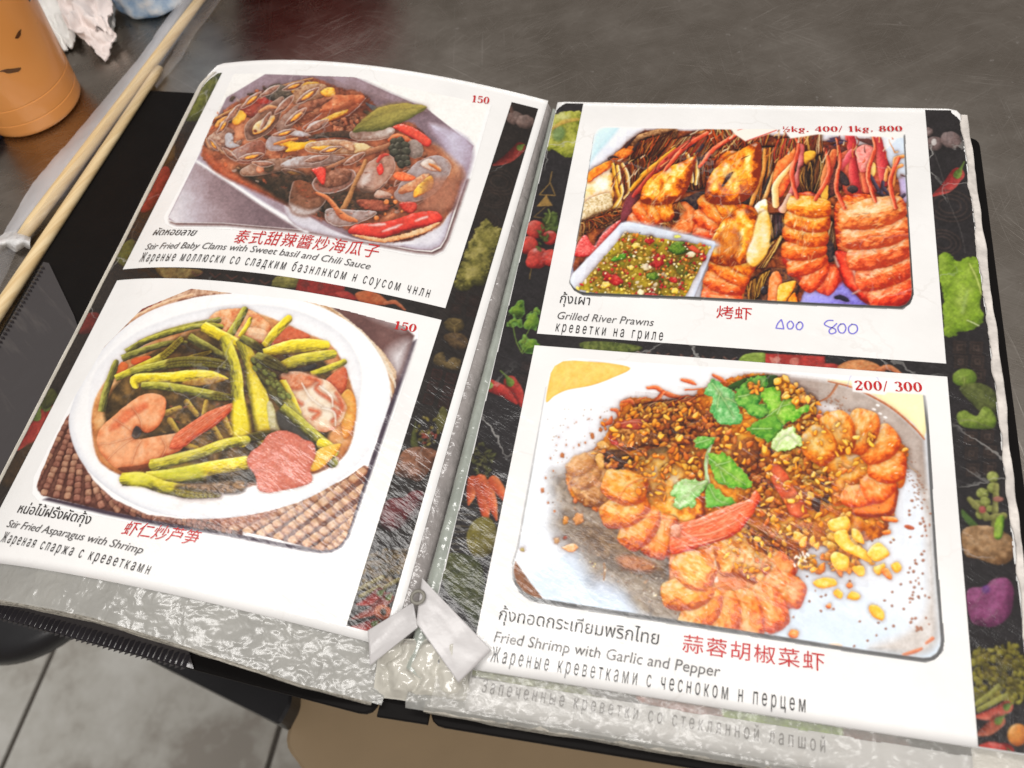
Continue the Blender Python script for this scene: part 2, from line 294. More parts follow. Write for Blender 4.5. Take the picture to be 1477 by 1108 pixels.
        c.puff([q(-1,.02),q(-.5,-.2),(q(.2,-.24)),q(1,-.02),q(.5,.26),q(-.3,.3)], ((58,30,22),(132,84,64),(196,152,132)), r=18, tex=.5, ts=14, rim=(240,226,216), rw=4, feather=1.2, alpha=.92)
        c.puff([q(-.8,-.06),q(0,-.26),q(.9,-.08),q(.1,-.12)], ((140,110,100),(206,190,182),(240,234,230)), r=6, sh=0, alpha=.75)
        if m: c.puff([q(-.5,.05),q(0,-.08),q(.55,.02),q(.2,.16),q(-.2,.17)], ((176,84,24),(232,156,40),(252,214,90)), r=10, tex=.4, ts=12, spec=.6, sh=.2)
    c.frame(450,110,5.892)
    # right shells
    c.ell(870,620,70,84,-20,((96,88,80),(130,122,116),(164,158,154)), rim=(186,182,178), rw=4)
    for x,y,r_ in [(700,560,40),(750,550,40),(690,610,40),(740,600,46),(790,590,40),(760,660,46),(700,650,40),(800,640,40),(740,700,40),(790,700,40),(760,750,40),(810,740,30)]:
        c.ell(x,y,r_,r_*.9,0,((18,20,16),(44,48,38),(84,90,74)), tex=.25, spec=.35, j=.06)
    clam(c, [(380,920),(430,800),(500,720),(620,665),(690,690),(705,780),(660,870),(560,960),(450,990)], ((120,80,64),(170,130,112),(206,176,158)), rim=(216,202,192), rw=9, grad=((640,700),(480,950),.2))
    c.puff([(400,900),(440,830),(520,800),(500,900),(430,960)], ((160,130,120),(210,190,180),(236,224,216)), r=40, feather=14)
    c.puff([(550,780),(580,735),(605,770),(600,830),(570,840)], ((160,20,16),(214,44,36),(240,110,90)), r=24, spec=1)
    c.tube([(560,720),(600,670),(650,670)], [14,16,8], ((220,90,70),(180,50,40),(120,30,24)))
    clam(c, [(700,1010),(740,930),(820,800),(930,710),(1060,670),(1160,720),(1180,800),(1120,900),(1040,1000),(900,1060),(760,1065)], ((128,116,116),(152,142,144),(184,178,182)), rim=(206,202,206), rw=8, r=90)
    c.puff([(930,730),(990,700),(1070,750),(1100,800),(1000,800),(930,760)], ((160,110,90),(216,190,170),(250,244,238)), r=26, tex=.4, ts=26)
    c.tube([(1000,750),(1050,770),(1085,800)], [10,16,10], ((236,170,100),(200,110,50),(140,70,40)))
    c.puff([(740,960),(830,900),(960,830),(1000,850),(900,960),(760,1000)], ((140,70,40),(206,136,90),(242,206,160)), r=44, tex=.6, ts=30)
    meat(c, [(860,1000),(900,930),(990,850),(1030,870),(1020,950),(960,990),(880,1032)])
    c.puff([(690,850),(720,815),(800,820),(880,860),(830,890),(730,880)], ((170,50,24),(220,90,44),(240,150,90)), r=22, spec=.7)
    c.puff([(1040,580),(1120,640),(1250,760),(1290,850),(1230,900),(1180,740)], ((176,110,74),(206,152,112),(226,184,144)), r=50, tex=.4, ts=30, feather=10, alpha=.8)
    c.line([(1150,900),(1190,980),(1205,1070)], 8, (196,110,70))
    c.frame(220,80,2.954); c.freck([(260,330),(400,190),(690,115),(900,200),(700,330),(500,500),(280,450)], 160, (3,8), ((60,28,18),(210,150,110),(120,60,36),(240,200,150),(40,24,18)), .5)
    c.freck([(900,420),(1240,440),(1270,620),(900,740),(560,560)], 110, (3,8), ((50,24,16),(190,120,90),(110,50,30),(220,200,190)), .4)
    # foreground
    c.frame(400,210,5.275)
    c.puff([(-60,220),(200,200),(420,300),(700,340),(900,440),(700,560),(420,520),(300,480),(60,420),(-40,330)], ((16,16,12),(38,32,24),(70,52,38)), r=60, tex=.7, ts=24, feather=14, alpha=.85)
    c.puff([(1140,260),(1330,250),(1400,180),(1360,440),(1250,520),(1080,500),(1100,400)], ((100,54,40),(140,88,68),(176,120,92)), r=60, tex=.3, ts=60, feather=14, alpha=.8)
    c.puff([(130,270),(220,280),(330,340),(370,400),(330,470),(260,500),(210,530),(140,520),(90,450),(95,370)], ((60,38,28),(104,66,46),(146,100,76)), rim=(190,176,170), rw=9, r=60, tex=.5, ts=34)
    c.puff([(90,440),(150,460),(230,490),(330,480),(240,535),(150,530),(100,490)], ((130,110,104),(166,152,148),(206,198,198)), r=24, feather=6)
    c.puff([(130,270),(230,280),(330,350),(280,400),(180,380)], ((84,44,26),(124,72,46)), r=40, tex=.5, ts=26)
    clam(c, [(265,300),(300,240),(420,200),(560,180),(600,230),(560,300),(450,355),(330,362)], ((84,50,40),(130,92,78),(176,146,134)), rim=(216,212,212), rw=12)
    c.puff([(300,260),(440,180),(560,190),(540,280),(420,320),(330,310)], ((64,36,26),(116,70,50),(170,120,96)), r=50, tex=.7, ts=24)
    c.puff([(260,180),(350,165),(370,220),(350,300),(310,260),(290,220)], ((150,22,18),(210,44,34),(236,100,80)), r=26, spec=1)
    c.puff([(600,420),(680,410),(800,420),(860,460),(800,500),(660,480)], ((70,26,18),(120,56,40),(170,90,66)), r=30, tex=.6, ts=20)
    clam(c, [(740,390),(770,340),(870,375),(850,400)], ((120,80,66),(184,146,126),(220,196,180)), rw=3)
    c.tube([(500,485),(545,400),(590,290),(640,190),(670,120)], [22,20,16,18,16], ((196,146,92),(166,112,60),(104,64,34)))
    clam(c, [(360,520),(390,480),(560,490),(740,500),(730,540),(640,580),(560,610),(460,615),(380,580)], ((90,64,54),(140,120,116),(196,190,192)), rim=(220,216,216), rw=10)
    c.tube([(300,360),(380,400),(450,480),(500,540),(600,575)], [10,16,20,26,14], ((226,150,96),(196,106,56),(130,60,34)))
    for x,y,r_ in [(830,430,20),(900,430,18),(755,550,20),(950,500,12),(820,520,12),(875,395,10)]: c.ell(x,y,r_,r_,0,((140,60,24),(220,120,50),(250,190,120)), spec=.8)
    c.puff([(930,440),(1040,430),(1060,480),(1020,520),(960,490)], ((110,16,12),(180,40,30),(220,90,70)), r=26, spec=.8)
    c.puff([(540,660),(600,600),(760,590),(900,560),(1060,510),(1200,500),(1255,545),(1230,590),(1100,620),(960,650),(820,700),(640,690)], ((130,14,14),(190,34,28),(216,52,40),(232,90,70)), r=50, spec=.5, tex=.25, ts=40)
    for q in ([(800,655),(850,640),(900,620),(950,600)],[(1050,575),(1090,560),(1140,545)],[(700,610),(760,605),(820,600)]): c.tube(q, [4,9,9,3][:len(q)], ((255,240,236),(240,180,170)), tex=.6, ts=8, feather=3, alpha=.9)
    c.puff([(560,680),(700,690),(820,705),(1000,660),(1180,600),(1240,590),(1130,660),(960,710),(820,735),(680,720)], ((186,110,60),(222,170,110),(244,214,170)), r=24, tex=.5, ts=22, rough=6)
    c.frame(220,80,2.954); c.freck([(480,480),(900,560),(1060,660),(800,690),(600,620)], 120, (3,8), ((20,16,12),(120,80,50),(160,60,36)), .5)
    c.sh = 0; c.warp(); c.grain(.22, 2.4, 5); c.grain(.12, 8, 9); c.C = np.clip(c.C, 0, 1) ** .84; q = np.clip((.8 - c.C.mean(-1, keepdims=True)) * 4, 0, 1); c.C = c.C * (1 - q * (1 - np.array([1.03, .95, .915]))) + q * .02
def spear(c, pts, ws, tone=0, tip=None, **kw):
    G = [((214,208,84),(166,158,44),(106,104,36),(46,42,22)), ((255,246,110),(246,220,30),(206,178,26),(104,84,24)), ((182,176,76),(126,122,44),(80,76,34),(38,34,22)), ((240,226,80),(214,196,38),(146,138,38),(62,54,26))][tone]
    c.tube(pts, [w * .93 for w in ws], G, cap=.25, tex=.42, ts=34, asp=3.4, **kw)
    if tip:                                          # scales of the bud at the last point
        p = smooth(np.array(pts, float), 8, False); n = len(p); w = np.interp(np.linspace(0, 1, n), np.linspace(0, 1, len(ws)), ws)
        for i in range(int(n * (1 - tip)), n):
            d = p[min(i+1, n-1)] - p[i-1]; d = d / (np.hypot(*d) + 1e-6); q = np.array([-d[1], d[0]])
            for s_ in (-.5, .1, .6):
                z = p[i] + q * w[i] * s_ + d * c.rng.normal() * 3
                c.ell(z[0], z[1], w[i] * .5, w[i] * .3, math.degrees(math.atan2(d[1], d[0])) + s_ * 30, (G[3], G[2], G[1]), n=8, tex=.2, sh=.3, alpha=.8)
FRAME_B = ((0,0,1), [(276,416),(350,424),(430,432),(500,448),(604,476),(604,490),(573,584),(543,674),(512,762),(507,776),(496,793),(479,802),(461,803),(416,796),(320,777),(233,764),(150,747),(58,727),(46,713),(48,690),(100,585),(150,500),(205,445)])
def weave(c, pts, pal, along, n, clip):
    p = smooth(c.P(clip), 3)
    for k, (a, b) in enumerate(along):               # one coil of the mat after another, bound with short slanting wraps
        a, b = np.array(a, float), np.array(b, float); m = max(4, int(np.hypot(*(b - a)) / n)); d = (b - a) / m
        for i in range(m):
            q = a + d * (i + .5) + c.rng.normal(0, 1.5, 2); L = np.hypot(*d); ang = math.degrees(math.atan2(d[1], d[0]))
            ca, sa = d / L
            z = [(-.5,-.45),(.3,-.5),(.52,-.2),(.5,.45),(-.3,.5),(-.52,.2)]
            c.puff([(q[0] + ca * x * L - sa * y * pts, q[1] + sa * x * L + ca * y * pts) for x, y in z], pal[c.rng.integers(len(pal))], r=pts * .5, k=.4, tex=.35, ts=16, clipto=p, feather=1)
def photo_B(c):
    c.frame(0,0,1); W = (253,253,253)
    c.puff([(601,490),(569,584),(539,672),(508,760),(504,773),(493,789),(478,797),(461,798),(416,791),(320,772),(233,759),(150,742),(62,721),(300,600)], ((38,28,40),(60,46,58)), r=5, tex=0, feather=4, sm=False)
    c.puff([(276,416),(350,424),(430,432),(500,448),(597,478),(563,580),(533,668),(503,757),(498,770),(489,783),(476,791),(462,792),(417,785),(320,766),(233,753),(152,736),(66,717),(54,709),(53,694),(100,585),(150,500),(205,445)], (W,W), r=5, tex=0, sm=False)
    M = (((96,50,40),(150,92,72),(200,146,116)),((116,66,48),(170,116,88),(214,170,136)),((86,40,34),(134,78,62),(180,126,102)))
    c.warp(.7, 5)
    # mat, near left
    c.frame(50,580,4.923)
    z = [(248,80),(262,200),(300,370),(420,560),(560,690),(800,800),(1050,830),(1477,830),(1477,945),(900,850),(500,770),(160,690),(60,665),(25,630),(16,585),(80,420),(160,240)]
    c.puff(z, ((70,36,30),(112,64,52),(160,108,88)), r=60, tex=.5, ts=20, sm=False)
    L = [((250,90),(-10,600)),((262,190),(60,660)),((262,290),(150,680)),((290,370),(230,690)),((320,440),(300,700)),((380,520),(380,720)),((420,560),(480,750)),((480,620),(600,780)),((560,690),(720,800)),((640,730),(860,835))]
    c.sh = .5; weave(c, 44, M, L, 42, z)
    weave(c, 36, M, [((760,800),(1000,870)),((860,810),(1200,890)),((1050,830),(1400,920)),((1200,830),(1500,900))], 36, z); c.sh = 0
    # mat, near right
    c.frame(320,580,4.923)
    z = [(-60,815),(200,790),(450,735),(640,650),(850,560),(1010,450),(1045,460),(970,700),(905,900),(885,950),(835,1018),(770,1050),(700,1052),(640,1040),(300,950),(0,890)]
    M2 = (((140,70,44),(206,150,106),(240,204,160)),((120,60,40),(190,130,92),(228,186,144)),((150,84,56),(216,166,124),(246,216,180)))
    c.puff(z, ((90,40,30),(140,80,58),(190,130,100)), r=60, tex=.5, ts=20, sm=False)
    c.sh = .55; weave(c, 62, M2, [((640+i*14-i*30, 1060-i*2-i*44) , (1000+i*8-i*4,930-i*66)) for i in range(0,1)], 60, z)
    for i in range(8):
        a = np.array([[-100+i*-10, 870-i*52+40],[620-i*10, 1090-i*52*1.6]], float)
    weave(c, 58, M2, [((0,880),(300,760)),((60,910),(520,700)),((160,930),(700,620)),((260,950),(860,560)),((380,975),(1020,480)),((480,1000),(1020,600)),((580,1020),(1000,730)),((680,1050),(960,820)),((760,1050),(900,930))], 64, z); c.sh = 0
    c.puff([(-60,815),(200,790),(420,745),(250,860),(0,885)], ((96,40,30),(140,70,54),(190,130,112)), r=50, tex=.8, ts=12, alpha=.6, feather=10)
    # mat, far corners
    c.frame(50,405,5.275)
    z = [(480,575),(580,360),(620,320),(800,215),(950,125),(1080,55),(1200,60),(1500,85),(1500,102),(1300,115),(1200,130),(1000,195),(850,255),(700,350),(560,480)]
    c.puff(z, ((120,70,50),(190,140,108),(232,196,164)), r=30, tex=.7, ts=22, rough=5, sm=False)
    c.tube([(600,340),(800,220),(960,125),(1090,60),(1200,66)], [16,20,18,14,6], ((176,120,96),(130,70,56),(100,48,40)), tex=.5, ts=20)
    c.tube([(640,345),(830,240),(1000,165),(1200,105)], [8,14,12,8], ((246,214,176),(220,170,124),(170,110,80)), tex=.5, ts=16)
    for x,y in [(880,190),(820,215),(620,370),(770,240),(950,160)]: c.ell(x,y,16,9,-30,((110,30,24),(150,60,48)))
    c.frame(300,405,4.734)
    c.warp()
    c.puff([(770,150),(1100,210),(1260,245),(1410,375),(1250,830),(1240,760),(1180,600),(1080,460),(960,320),(860,220)], ((60,34,34),(92,58,54),(124,88,82)), r=300, k=.1, tex=.2, ts=90, sm=False, feather=3)
    c.puff([(1070,205),(1230,240),(1330,330),(1260,300),(1140,250)], ((180,170,172),(220,214,216),(248,246,246)), r=30, feather=18, tex=.1)
    c.puff([(1250,480),(1370,430),(1310,640),(1240,560)], ((150,130,130),(206,196,198),(240,236,238)), r=50, feather=24, tex=.2)
    c.warp(.7, 5)
    z = [(600,130),(790,150),(900,220),(1050,340),(1180,470),(1290,620),(1255,800),(1200,690),(1110,540),(980,400),(850,290),(700,190)]
    c.puff(z, ((190,140,100),(226,190,150),(248,228,200)), r=40, tex=.6, ts=24, rough=6, sm=False)
    for o,cc in ((0,(250,238,216)),(26,(196,140,92)),(50,(246,230,204)),(-24,(206,156,110)),(74,(222,184,144))):
        for i in range(40):
            t = i / 39; q = smooth(np.array([(620,135),(800,200),(960,330),(1120,500),(1230,700),(1250,790)], float), 8, False); q = q[int(t * (len(q) - 1))]
            c.ell(q[0] + o * .75, q[1] - o * .55, 15, 7, 40 + 25 * t, (tuple(int(v * .75) for v in cc), cc), n=7, j=.3, tex=.5, alpha=.8, clipto=smooth(c.P(z), 2))
    # the white plate
    c.warp(); c.frame(0,0,1)
    plate = [(99,612),(104,585),(122,540),(160,490),(210,452),(270,432),(340,423),(410,428),(470,446),(520,478),(552,520),(563,560),(556,600),(535,645),(500,685),(450,716),(400,734),(340,746),(280,748),(220,738),(170,715),(130,682),(108,648)]
    c.puff(plate, ((196,198,206),(232,234,240),(252,252,253),(255,255,255)), r=24, k=.25, l=(.3,-.9), tex=.05, ts=60, hb=.5, off=.15)
    c.puff([(130,560),(150,520),(200,478),(270,452),(340,440),(420,446),(490,480),(520,530),(516,590),(500,640),(450,680),(370,708),(280,716),(210,706),(160,676),(132,630)], ((206,208,214),(240,241,245),(253,253,254)), r=30, k=.2, l=(-.3,.9), tex=.05, hb=.4, off=.2, feather=4)
    # sauce
    c.warp(.5, 5)
    c.puff([(137,650),(132,600),(145,560),(180,520),(230,486),(300,462),(350,448),(400,462),(440,480),(480,500),(505,550),(512,590),(506,640),(480,672),(420,694),(370,700),(300,712),(230,704),(180,688),(150,672)], ((120,60,30),(186,104,50),(226,150,84),(240,190,130)), r=16, tex=.5, ts=12, feather=3)
    c.puff([(150,600),(180,540),(250,490),(330,470),(430,500),(480,540),(470,640),(400,690),(280,700),(200,680)], ((28,22,14),(60,44,24),(120,84,40)), r=40, tex=.8, ts=14, feather=6)
    c.sh = .32
    c.frame(300,405,4.734)
    c.puff([(0,270),(60,210),(160,190),(280,195),(370,250),(430,320),(380,420),(260,440),(120,360),(20,330)], ((170,60,30),(216,110,60),(238,160,100),(250,200,150)), r=40, tex=.6, ts=30, rough=4)
    c.puff([(250,330),(330,320),(400,350),(380,420),(280,390)], ((214,120,80),(240,180,130),(250,220,180)), r=36)
    c.puff([(430,440),(540,320),(600,330),(690,370),(670,410),(540,430)], ((150,40,20),(200,76,40),(220,110,70)), r=40, tex=.4)
    spear(c, [(150,370),(200,290),(250,200)], [30,28,26], 0)
    spear(c, [(220,380),(270,300),(290,260)], [18,18,14], 1)
    spear(c, [(390,440),(460,350),(550,260)], [28,34,28], 1)
    c.frame(50,405,5.275)
    spear(c, [(700,540),(860,450),(1100,370),(1400,300)], [26,26,30,24], 2)
    spear(c, [(800,470),(1000,400),(1280,340),(1420,350)], [18,20,22,20], 0)
    spear(c, [(670,590),(800,540),(1000,480),(1150,470)], [30,28,24,16], 2)
    c.puff([(740,600),(850,570),(880,590),(760,640)], ((180,50,20),(220,90,40)), r=20); c.puff([(620,690),(660,620),(710,640),(690,690),(640,720)], ((180,60,20),(230,110,50)), r=24)
    spear(c, [(510,990),(540,850),(600,680),(620,620)], [32,30,30,22], 2)
    spear(c, [(620,740),(800,660),(980,570),(1110,450)], [28,30,32,26], 3, tip=.35)
    spear(c, [(1180,430),(1300,500),(1430,570)], [34,36,26], 2)
    spear(c, [(1290,350),(1420,420),(1560,490)], [44,46,44], 1)
    spear(c, [(1100,620),(1230,580),(1340,540)], [26,28,12], 3, tip=.5)
    spear(c, [(740,690),(900,660),(1100,620),(1300,620),(1450,640)], [32,36,44,44,36], 0, tip=.6)
    spear(c, [(770,800),(780,750),(1000,740),(1200,720),(1350,720),(1470,745)], [30,44,44,44,36,6], 1)
    c.puff([(1130,770),(1250,740),(1400,730),(1465,748),(1380,780),(1240,800),(1150,790)], ((130,80,20),(196,130,40),(226,180,60)), r=20, tex=.7, ts=18, alpha=.7, sh=0)
    spear(c, [(820,800),(950,800),(1150,830),(1400,880),(1560,890)], [30,34,36,38,10], 0, tip=.3)
    # inside the bowl
    c.frame(50,580,4.923)
    for p_,t_ in (([(930,80),(1030,40)],3),([(1080,0),(1150,90)],2),([(1200,110),(1220,0)],1),([(960,130),(1020,220)],1),([(1270,180),(1330,280)],2),([(1340,100),(1390,220)],2),([(1060,300),(1150,330)],3)): c.tube(p_, [22,18], ((216,180,70),(160,120,40),(90,64,30)), tex=.4)
    c.freck([(900,60),(1400,0),(1400,300),(1000,340)], 60, (8,20), ((24,18,12),(150,110,50),(90,60,30),(140,60,40)), .7)
    # the shrimp on the left
    c.puff([(560,100),(640,30),(760,-50),(860,-60),(930,-20),(925,80),(880,170),(800,220),(740,190),(710,230),(720,265),(850,245),(980,225),(1060,215),(1050,330),(900,400),(820,450),(700,480),(590,475),(500,400),(445,310),(450,220),(500,150)], ((170,64,30),(222,116,64),(240,158,104),(250,200,160)), r=70, tex=.35, ts=40, k=.35)
    c.puff([(530,180),(640,60),(700,40),(780,0),(800,40),(700,100),(640,150),(560,200)], ((190,60,30),(220,92,50),(232,120,76)), r=30, tex=.5, ts=20, feather=6, alpha=.8, sh=0)
    for q in ([(460,300),(560,290),(690,250)],[(520,410),(600,330),(700,260)],[(690,440),(720,340),(760,270)],[(560,120),(640,170),(700,215)],[(690,40),(740,110),(760,180)],[(900,260),(930,320),(900,390)]): c.tube(q, [3,5,3], ((250,214,176),(214,120,70),(170,70,36)), alpha=.8)
    c.puff([(690,230),(720,170),(760,200),(745,245),(710,262)], ((24,22,24),(60,50,46)), r=20)
    c.puff([(450,300),(560,230),(720,290),(700,400),(560,430)], ((232,140,90),(246,180,130)), r=60, feather=30, alpha=.5, sh=0)
    c.puff([(1000,230),(1120,140),(1250,60),(1420,5),(1390,70),(1280,170),(1150,250),(1060,320),(960,330)], ((150,40,20),(206,70,36),(222,100,60),(240,150,110)), r=50, tex=.5, ts=24, asp=5, ang=-.6)
    for q in ([(1060,270),(1200,160),(1400,20)],[(1080,300),(1230,190),(1330,110)],[(1040,240),(1160,150),(1300,70)]): c.line(q, 4, (246,170,130), .6)
    c.puff([(590,470),(700,455),(820,440),(800,500),(660,505)], ((60,24,14),(110,50,28)), r=20, alpha=.8)
    # right half
    c.frame(300,405,4.734)
    spear(c, [(110,400),(150,500),(190,640),(200,760),(220,900),(230,1090)], [40,48,48,46,46,50], 3)
    c.puff([(170,840),(250,830),(290,1090),(180,1090)], ((190,160,10),(236,210,30),(250,236,90)), r=30, k=.1, sh=0, feather=6)
    spear(c, [(230,410),(290,560),(320,700),(360,860),(400,1080)], [44,52,66,70,80], 3)
    c.puff([(270,560),(330,540),(440,1060),(350,1080)], ((206,176,20),(240,214,40),(250,236,110)), r=40, k=.1, sh=0, feather=8, tex=.5)
    c.puff([(400,860),(440,840),(500,1080),(440,1080)], ((170,160,90),(206,196,140),(226,220,180)), r=30, tex=.6, ts=16, sh=0)
    spear(c, [(230,390),(320,440),(385,480)], [26,32,14], 2, tip=.5)
    spear(c, [(385,490),(560,450),(690,440),(800,440)], [30,48,48,36], 1)
    spear(c, [(490,590),(600,550),(740,520),(850,500)], [34,44,40,32], 3)
    c.puff([(540,620),(640,590),(740,570),(720,600),(620,630)], ((20,20,24),(50,46,44)), r=16)
    spear(c, [(710,640),(820,600),(930,555)], [24,26,22], 3)
    c.puff([(800,680),(930,590),(950,680),(920,770),(850,720)], ((150,40,20),(204,80,44),(222,120,80)), r=40, tex=.4)
    c.puff([(900,800),(960,740),(1010,820),(1000,980),(930,1080),(900,900)], ((196,96,20),(226,140,50),(240,190,90)), r=40, tex=.4, ts=20)
    c.puff([(500,640),(620,620),(740,660),(840,700),(940,840),(940,900),(880,1000),(760,1030),(620,900),(560,760)], ((206,120,80),(232,190,150),(246,226,196),(252,240,222)), r=70, tex=.5, ts=50, k=.3)
    c.puff([(500,650),(640,630),(740,660),(700,720),(560,740)], ((200,80,40),(226,130,84),(240,170,130)), r=40, tex=.6, feather=8)
    for q in ([(690,660),(770,690),(740,740),(820,800),(900,850)],[(880,770),(920,850),(900,900)],[(700,880),(760,900),(720,940)],[(860,880),(890,920),(850,960)],[(600,820),(640,840)]): c.tube(q, [14]*len(q), ((232,130,90),(206,80,40),(190,60,30)), tex=.8, ts=16, feather=5, alpha=.85)
    for q in ([(760,720),(840,790),(850,860)],[(640,700),(700,800),(780,860)],[(780,870),(860,900),(870,990)]): c.tube(q, [5,8,4], ((255,250,240),(246,232,214),(226,200,170)), tex=.3, alpha=.8)
    spear(c, [(500,700),(560,820),(610,900)], [44,46,30], 1)
    spear(c, [(330,550),(400,660),(500,800),(620,960),(780,1150),(850,1240)], [36,54,56,46,46,40], 2, tip=.0)
    for i in range(26):
        t = i / 25; x, y = 340 + 190 * t, 550 + 260 * t; c.ell(x + c.rng.normal() * 22, y + c.rng.normal() * 14, 26, 16, 50, ((50,54,26),(96,104,40),(156,162,80)), n=8, tex=.3)
    spear(c, [(340,520),(440,560),(540,620)], [36,44,10], 2, tip=.7)
    # foreground
    c.frame(320,580,4.923)
    c.puff([(400,60),(520,150),(640,240),(740,330),(640,300),(500,260),(400,160)], ((34,32,30),(70,66,60)), r=30, feather=5)
    spear(c, [(430,40),(560,150),(680,260),(790,350)], [36,40,44,44], 0)
    spear(c, [(700,290),(770,330),(800,370)], [40,44,20], 1)
    c.puff([(700,330),(850,300),(720,460),(620,490),(640,400)], ((206,120,20),(236,170,40),(246,206,90)), r=30, tex=.4)
    spear(c, [(0,320),(120,280),(260,240),(380,230)], [32,32,34,30], 2, tip=.5)
    c.frame(50,580,4.923)
    spear(c, [(835,450),(960,420),(1150,370),(1350,300),(1500,270)], [46,42,40,40,34], 3)
    c.tube([(850,420),(1000,380),(1200,330)], [10,14,8], ((240,232,110),(220,210,70)), tex=.5, alpha=.7)
    spear(c, [(800,530),(1000,520),(1250,470),(1500,430)], [40,52,54,50], 1)
    c.puff([(830,520),(1000,470),(1150,450),(1200,540),(1000,560)], ((120,130,30),(176,182,40),(210,210,60)), r=40, feather=10, alpha=.7, sh=0, tex=.5, ts=30, asp=4)
    spear(c, [(630,550),(760,550),(900,600),(1100,640),(1310,665)], [50,54,50,50,12], 3, tip=.35)
    c.puff([(640,520),(760,500),(840,540),(800,590),(680,590)], ((190,180,20),(230,220,50),(244,236,110)), r=40, feather=6, alpha=.7, sh=0)
    c.puff([(1000,600),(1200,580),(1477,560),(1477,640),(1300,650)], ((40,30,24),(90,64,40),(160,120,80)), r=30, tex=.8, ts=20, feather=5, alpha=.9)
    c.frame(320,580,4.923)
    c.puff([(180,440),(200,360),(280,300),(330,230),(430,200),(530,230),(580,265),(650,290),(665,380),(630,470),(640,560),(560,600),(440,625),(330,645),(260,620),(235,520)], ((150,56,40),(190,86,66),(206,104,82),(222,140,116)), r=40, k=.15, tex=.5, ts=9, rough=3)
    c.sh = 0; c.warp(); c.frame(0,0,1); c.grain(.14, 2.4, 5); c.grain(.10, 7, 9); c.C = np.clip(c.C, 0, 1) ** .82
FRAME_C = ((0,0,1), [(868,182),(1306,190),(1311,300),(1319,424),(1314,438),(1303,447),(1180,442),(1000,433),(842,427),(828,420),(820,408),(838,310),(856,196),(860,187)])
def photo_C(c):
    c.frame(0,0,1)
    c.puff([(1304,195),(1309,300),(1317,425),(1312,438),(1300,445),(1180,440),(1000,431),(838,425),(822,410),(900,300)], ((52,46,46),(70,62,62)), r=6, tex=0, feather=4, sm=False)
    ED = [(870,184),(1303,191),(1308,300),(1315,420),(1314,428),(1311,434),(1306,439),(1298,442),(1180,437),(1000,428),(846,422),(836,420),(828,415),(823,408),(822,402),(840,310),(856,198),(858,191),(863,186)]
    c.puff(ED, ((206,222,240),(228,234,248),(246,248,252)), r=300, tex=.15, ts=60, sm=False)
    c.frame(815,170,5.681)
    c.puff([(250,150),(320,80),(440,82),(225,340),(190,420)], ((176,214,224),(198,228,236),(214,238,244)), r=60, tex=.1, feather=6)
    c.frame(815,300,5.681)
    c.puff([(440,60),(560,60),(540,130),(420,130)], ((110,110,190),(150,156,226),(190,200,244)), r=40); c.puff([(60,400),(180,390),(60,530),(40,560)], ((150,170,220),(190,208,240)), r=40, feather=5)
    c.frame(1060,300,5.574)
    c.puff([(500,640),(900,560),(1100,800),(500,790)], ((96,84,180),(136,130,224),(176,176,244)), r=80, sm=False, grad=((900,600),(520,780),.3))
    c.frame(1060,170,5.574)
    c.puff([(1250,560),(1360,480),(1390,700),(1300,640)], ((170,150,210),(206,196,236)), r=30, feather=6)
    O = ((96,22,8),(204,76,18),(240,132,32),(255,206,100)); OR = ((96,14,8),(196,48,22),(230,90,36),(250,166,100)); Y = ((196,90,20),(236,156,36),(250,206,84),(255,240,190)); RD = ((130,20,22),(186,44,44),(214,84,80),(238,140,130)); BK = ((14,10,16),(34,26,30),(66,50,44)); CR = ((150,100,50),(214,170,110),(246,224,170)); 
    BR = [(120,54,22),(206,120,50),(250,206,130),(50,22,14),(186,80,30),(240,166,80),(96,34,18),(226,96,40)]
    c.warp(1.0, 6); c.sh = .5
    c.frame(0,0,1)
    c.puff([(862,245),(885,225),(905,205),(930,188),(1060,190),(1200,205),(1270,215),(1296,260),(1304,330),(1310,400),(1260,420),(1215,400),(1195,412),(1160,420),(1152,440),(1020,430),(1030,345),(940,330),(900,318),(880,320),(830,395),(826,385),(850,300)],
           ((30,12,12),(86,36,22),(150,70,36),(206,120,60)), r=14, tex=.75, ts=9, feather=2, sm=False, k=.1)
    c.strew([(862,245),(930,195),(1290,215),(1300,400),(1040,420),(1030,345),(900,318),(850,320)], 260, (2,7), (((60,20,14),(190,90,40)),((120,40,20),(236,150,70)),((30,12,14),(90,50,40)),((190,120,70),(250,214,150))), asp=(.15,.5), tex=.3, rough=1)
    # first prawn, far left
    c.frame(815,170,5.681)
    c.puff([(560,170),(740,95),(920,95),(900,170),(800,280),(740,360),(640,480),(560,560),(480,560),(480,400),(540,300)], ((60,34,20),(130,84,50),(200,150,100)), r=60, tex=.8, ts=16)
    c.hair(((600,200),(900,110)), ((520,420),(740,330)), 50, 7, BR, 24)
    c.hair(((500,400),(660,300)), ((500,640),(640,420)), 36, 7, BR+[(180,150,60)], 20)
    c.puff([(190,450),(280,390),(380,340),(440,320),(400,420),(390,560),(400,640),(360,720),(220,760),(140,790),(160,620)], ((200,90,20),(240,170,70),(252,226,180),(255,252,246)), r=70, tex=.5, ts=50, off=.12)
    c.puff([(190,450),(290,385),(400,340),(380,400),(270,480),(190,530)], ((150,44,30),(214,100,30),(244,170,60)), r=24, tex=.5, ts=24)
    c.puff([(140,720),(250,640),(370,620),(390,700),(380,760),(260,790),(130,860)], ((140,110,70),(206,180,130),(240,226,196)), r=50, tex=.9, ts=12)
    c.puff([(370,340),(440,270),(540,230),(570,260),(500,330),(430,350)], ((130,40,16),(206,90,30),(236,150,60)), r=26, tex=.5)
    for z in ([(500,240),(540,190),(575,160)],[(560,260),(600,210)],[(360,330),(400,320),(440,330)],[(400,380),(380,440)]): c.tube(z, [12,10,4][:len(z)], ((50,30,30),(20,12,14)))
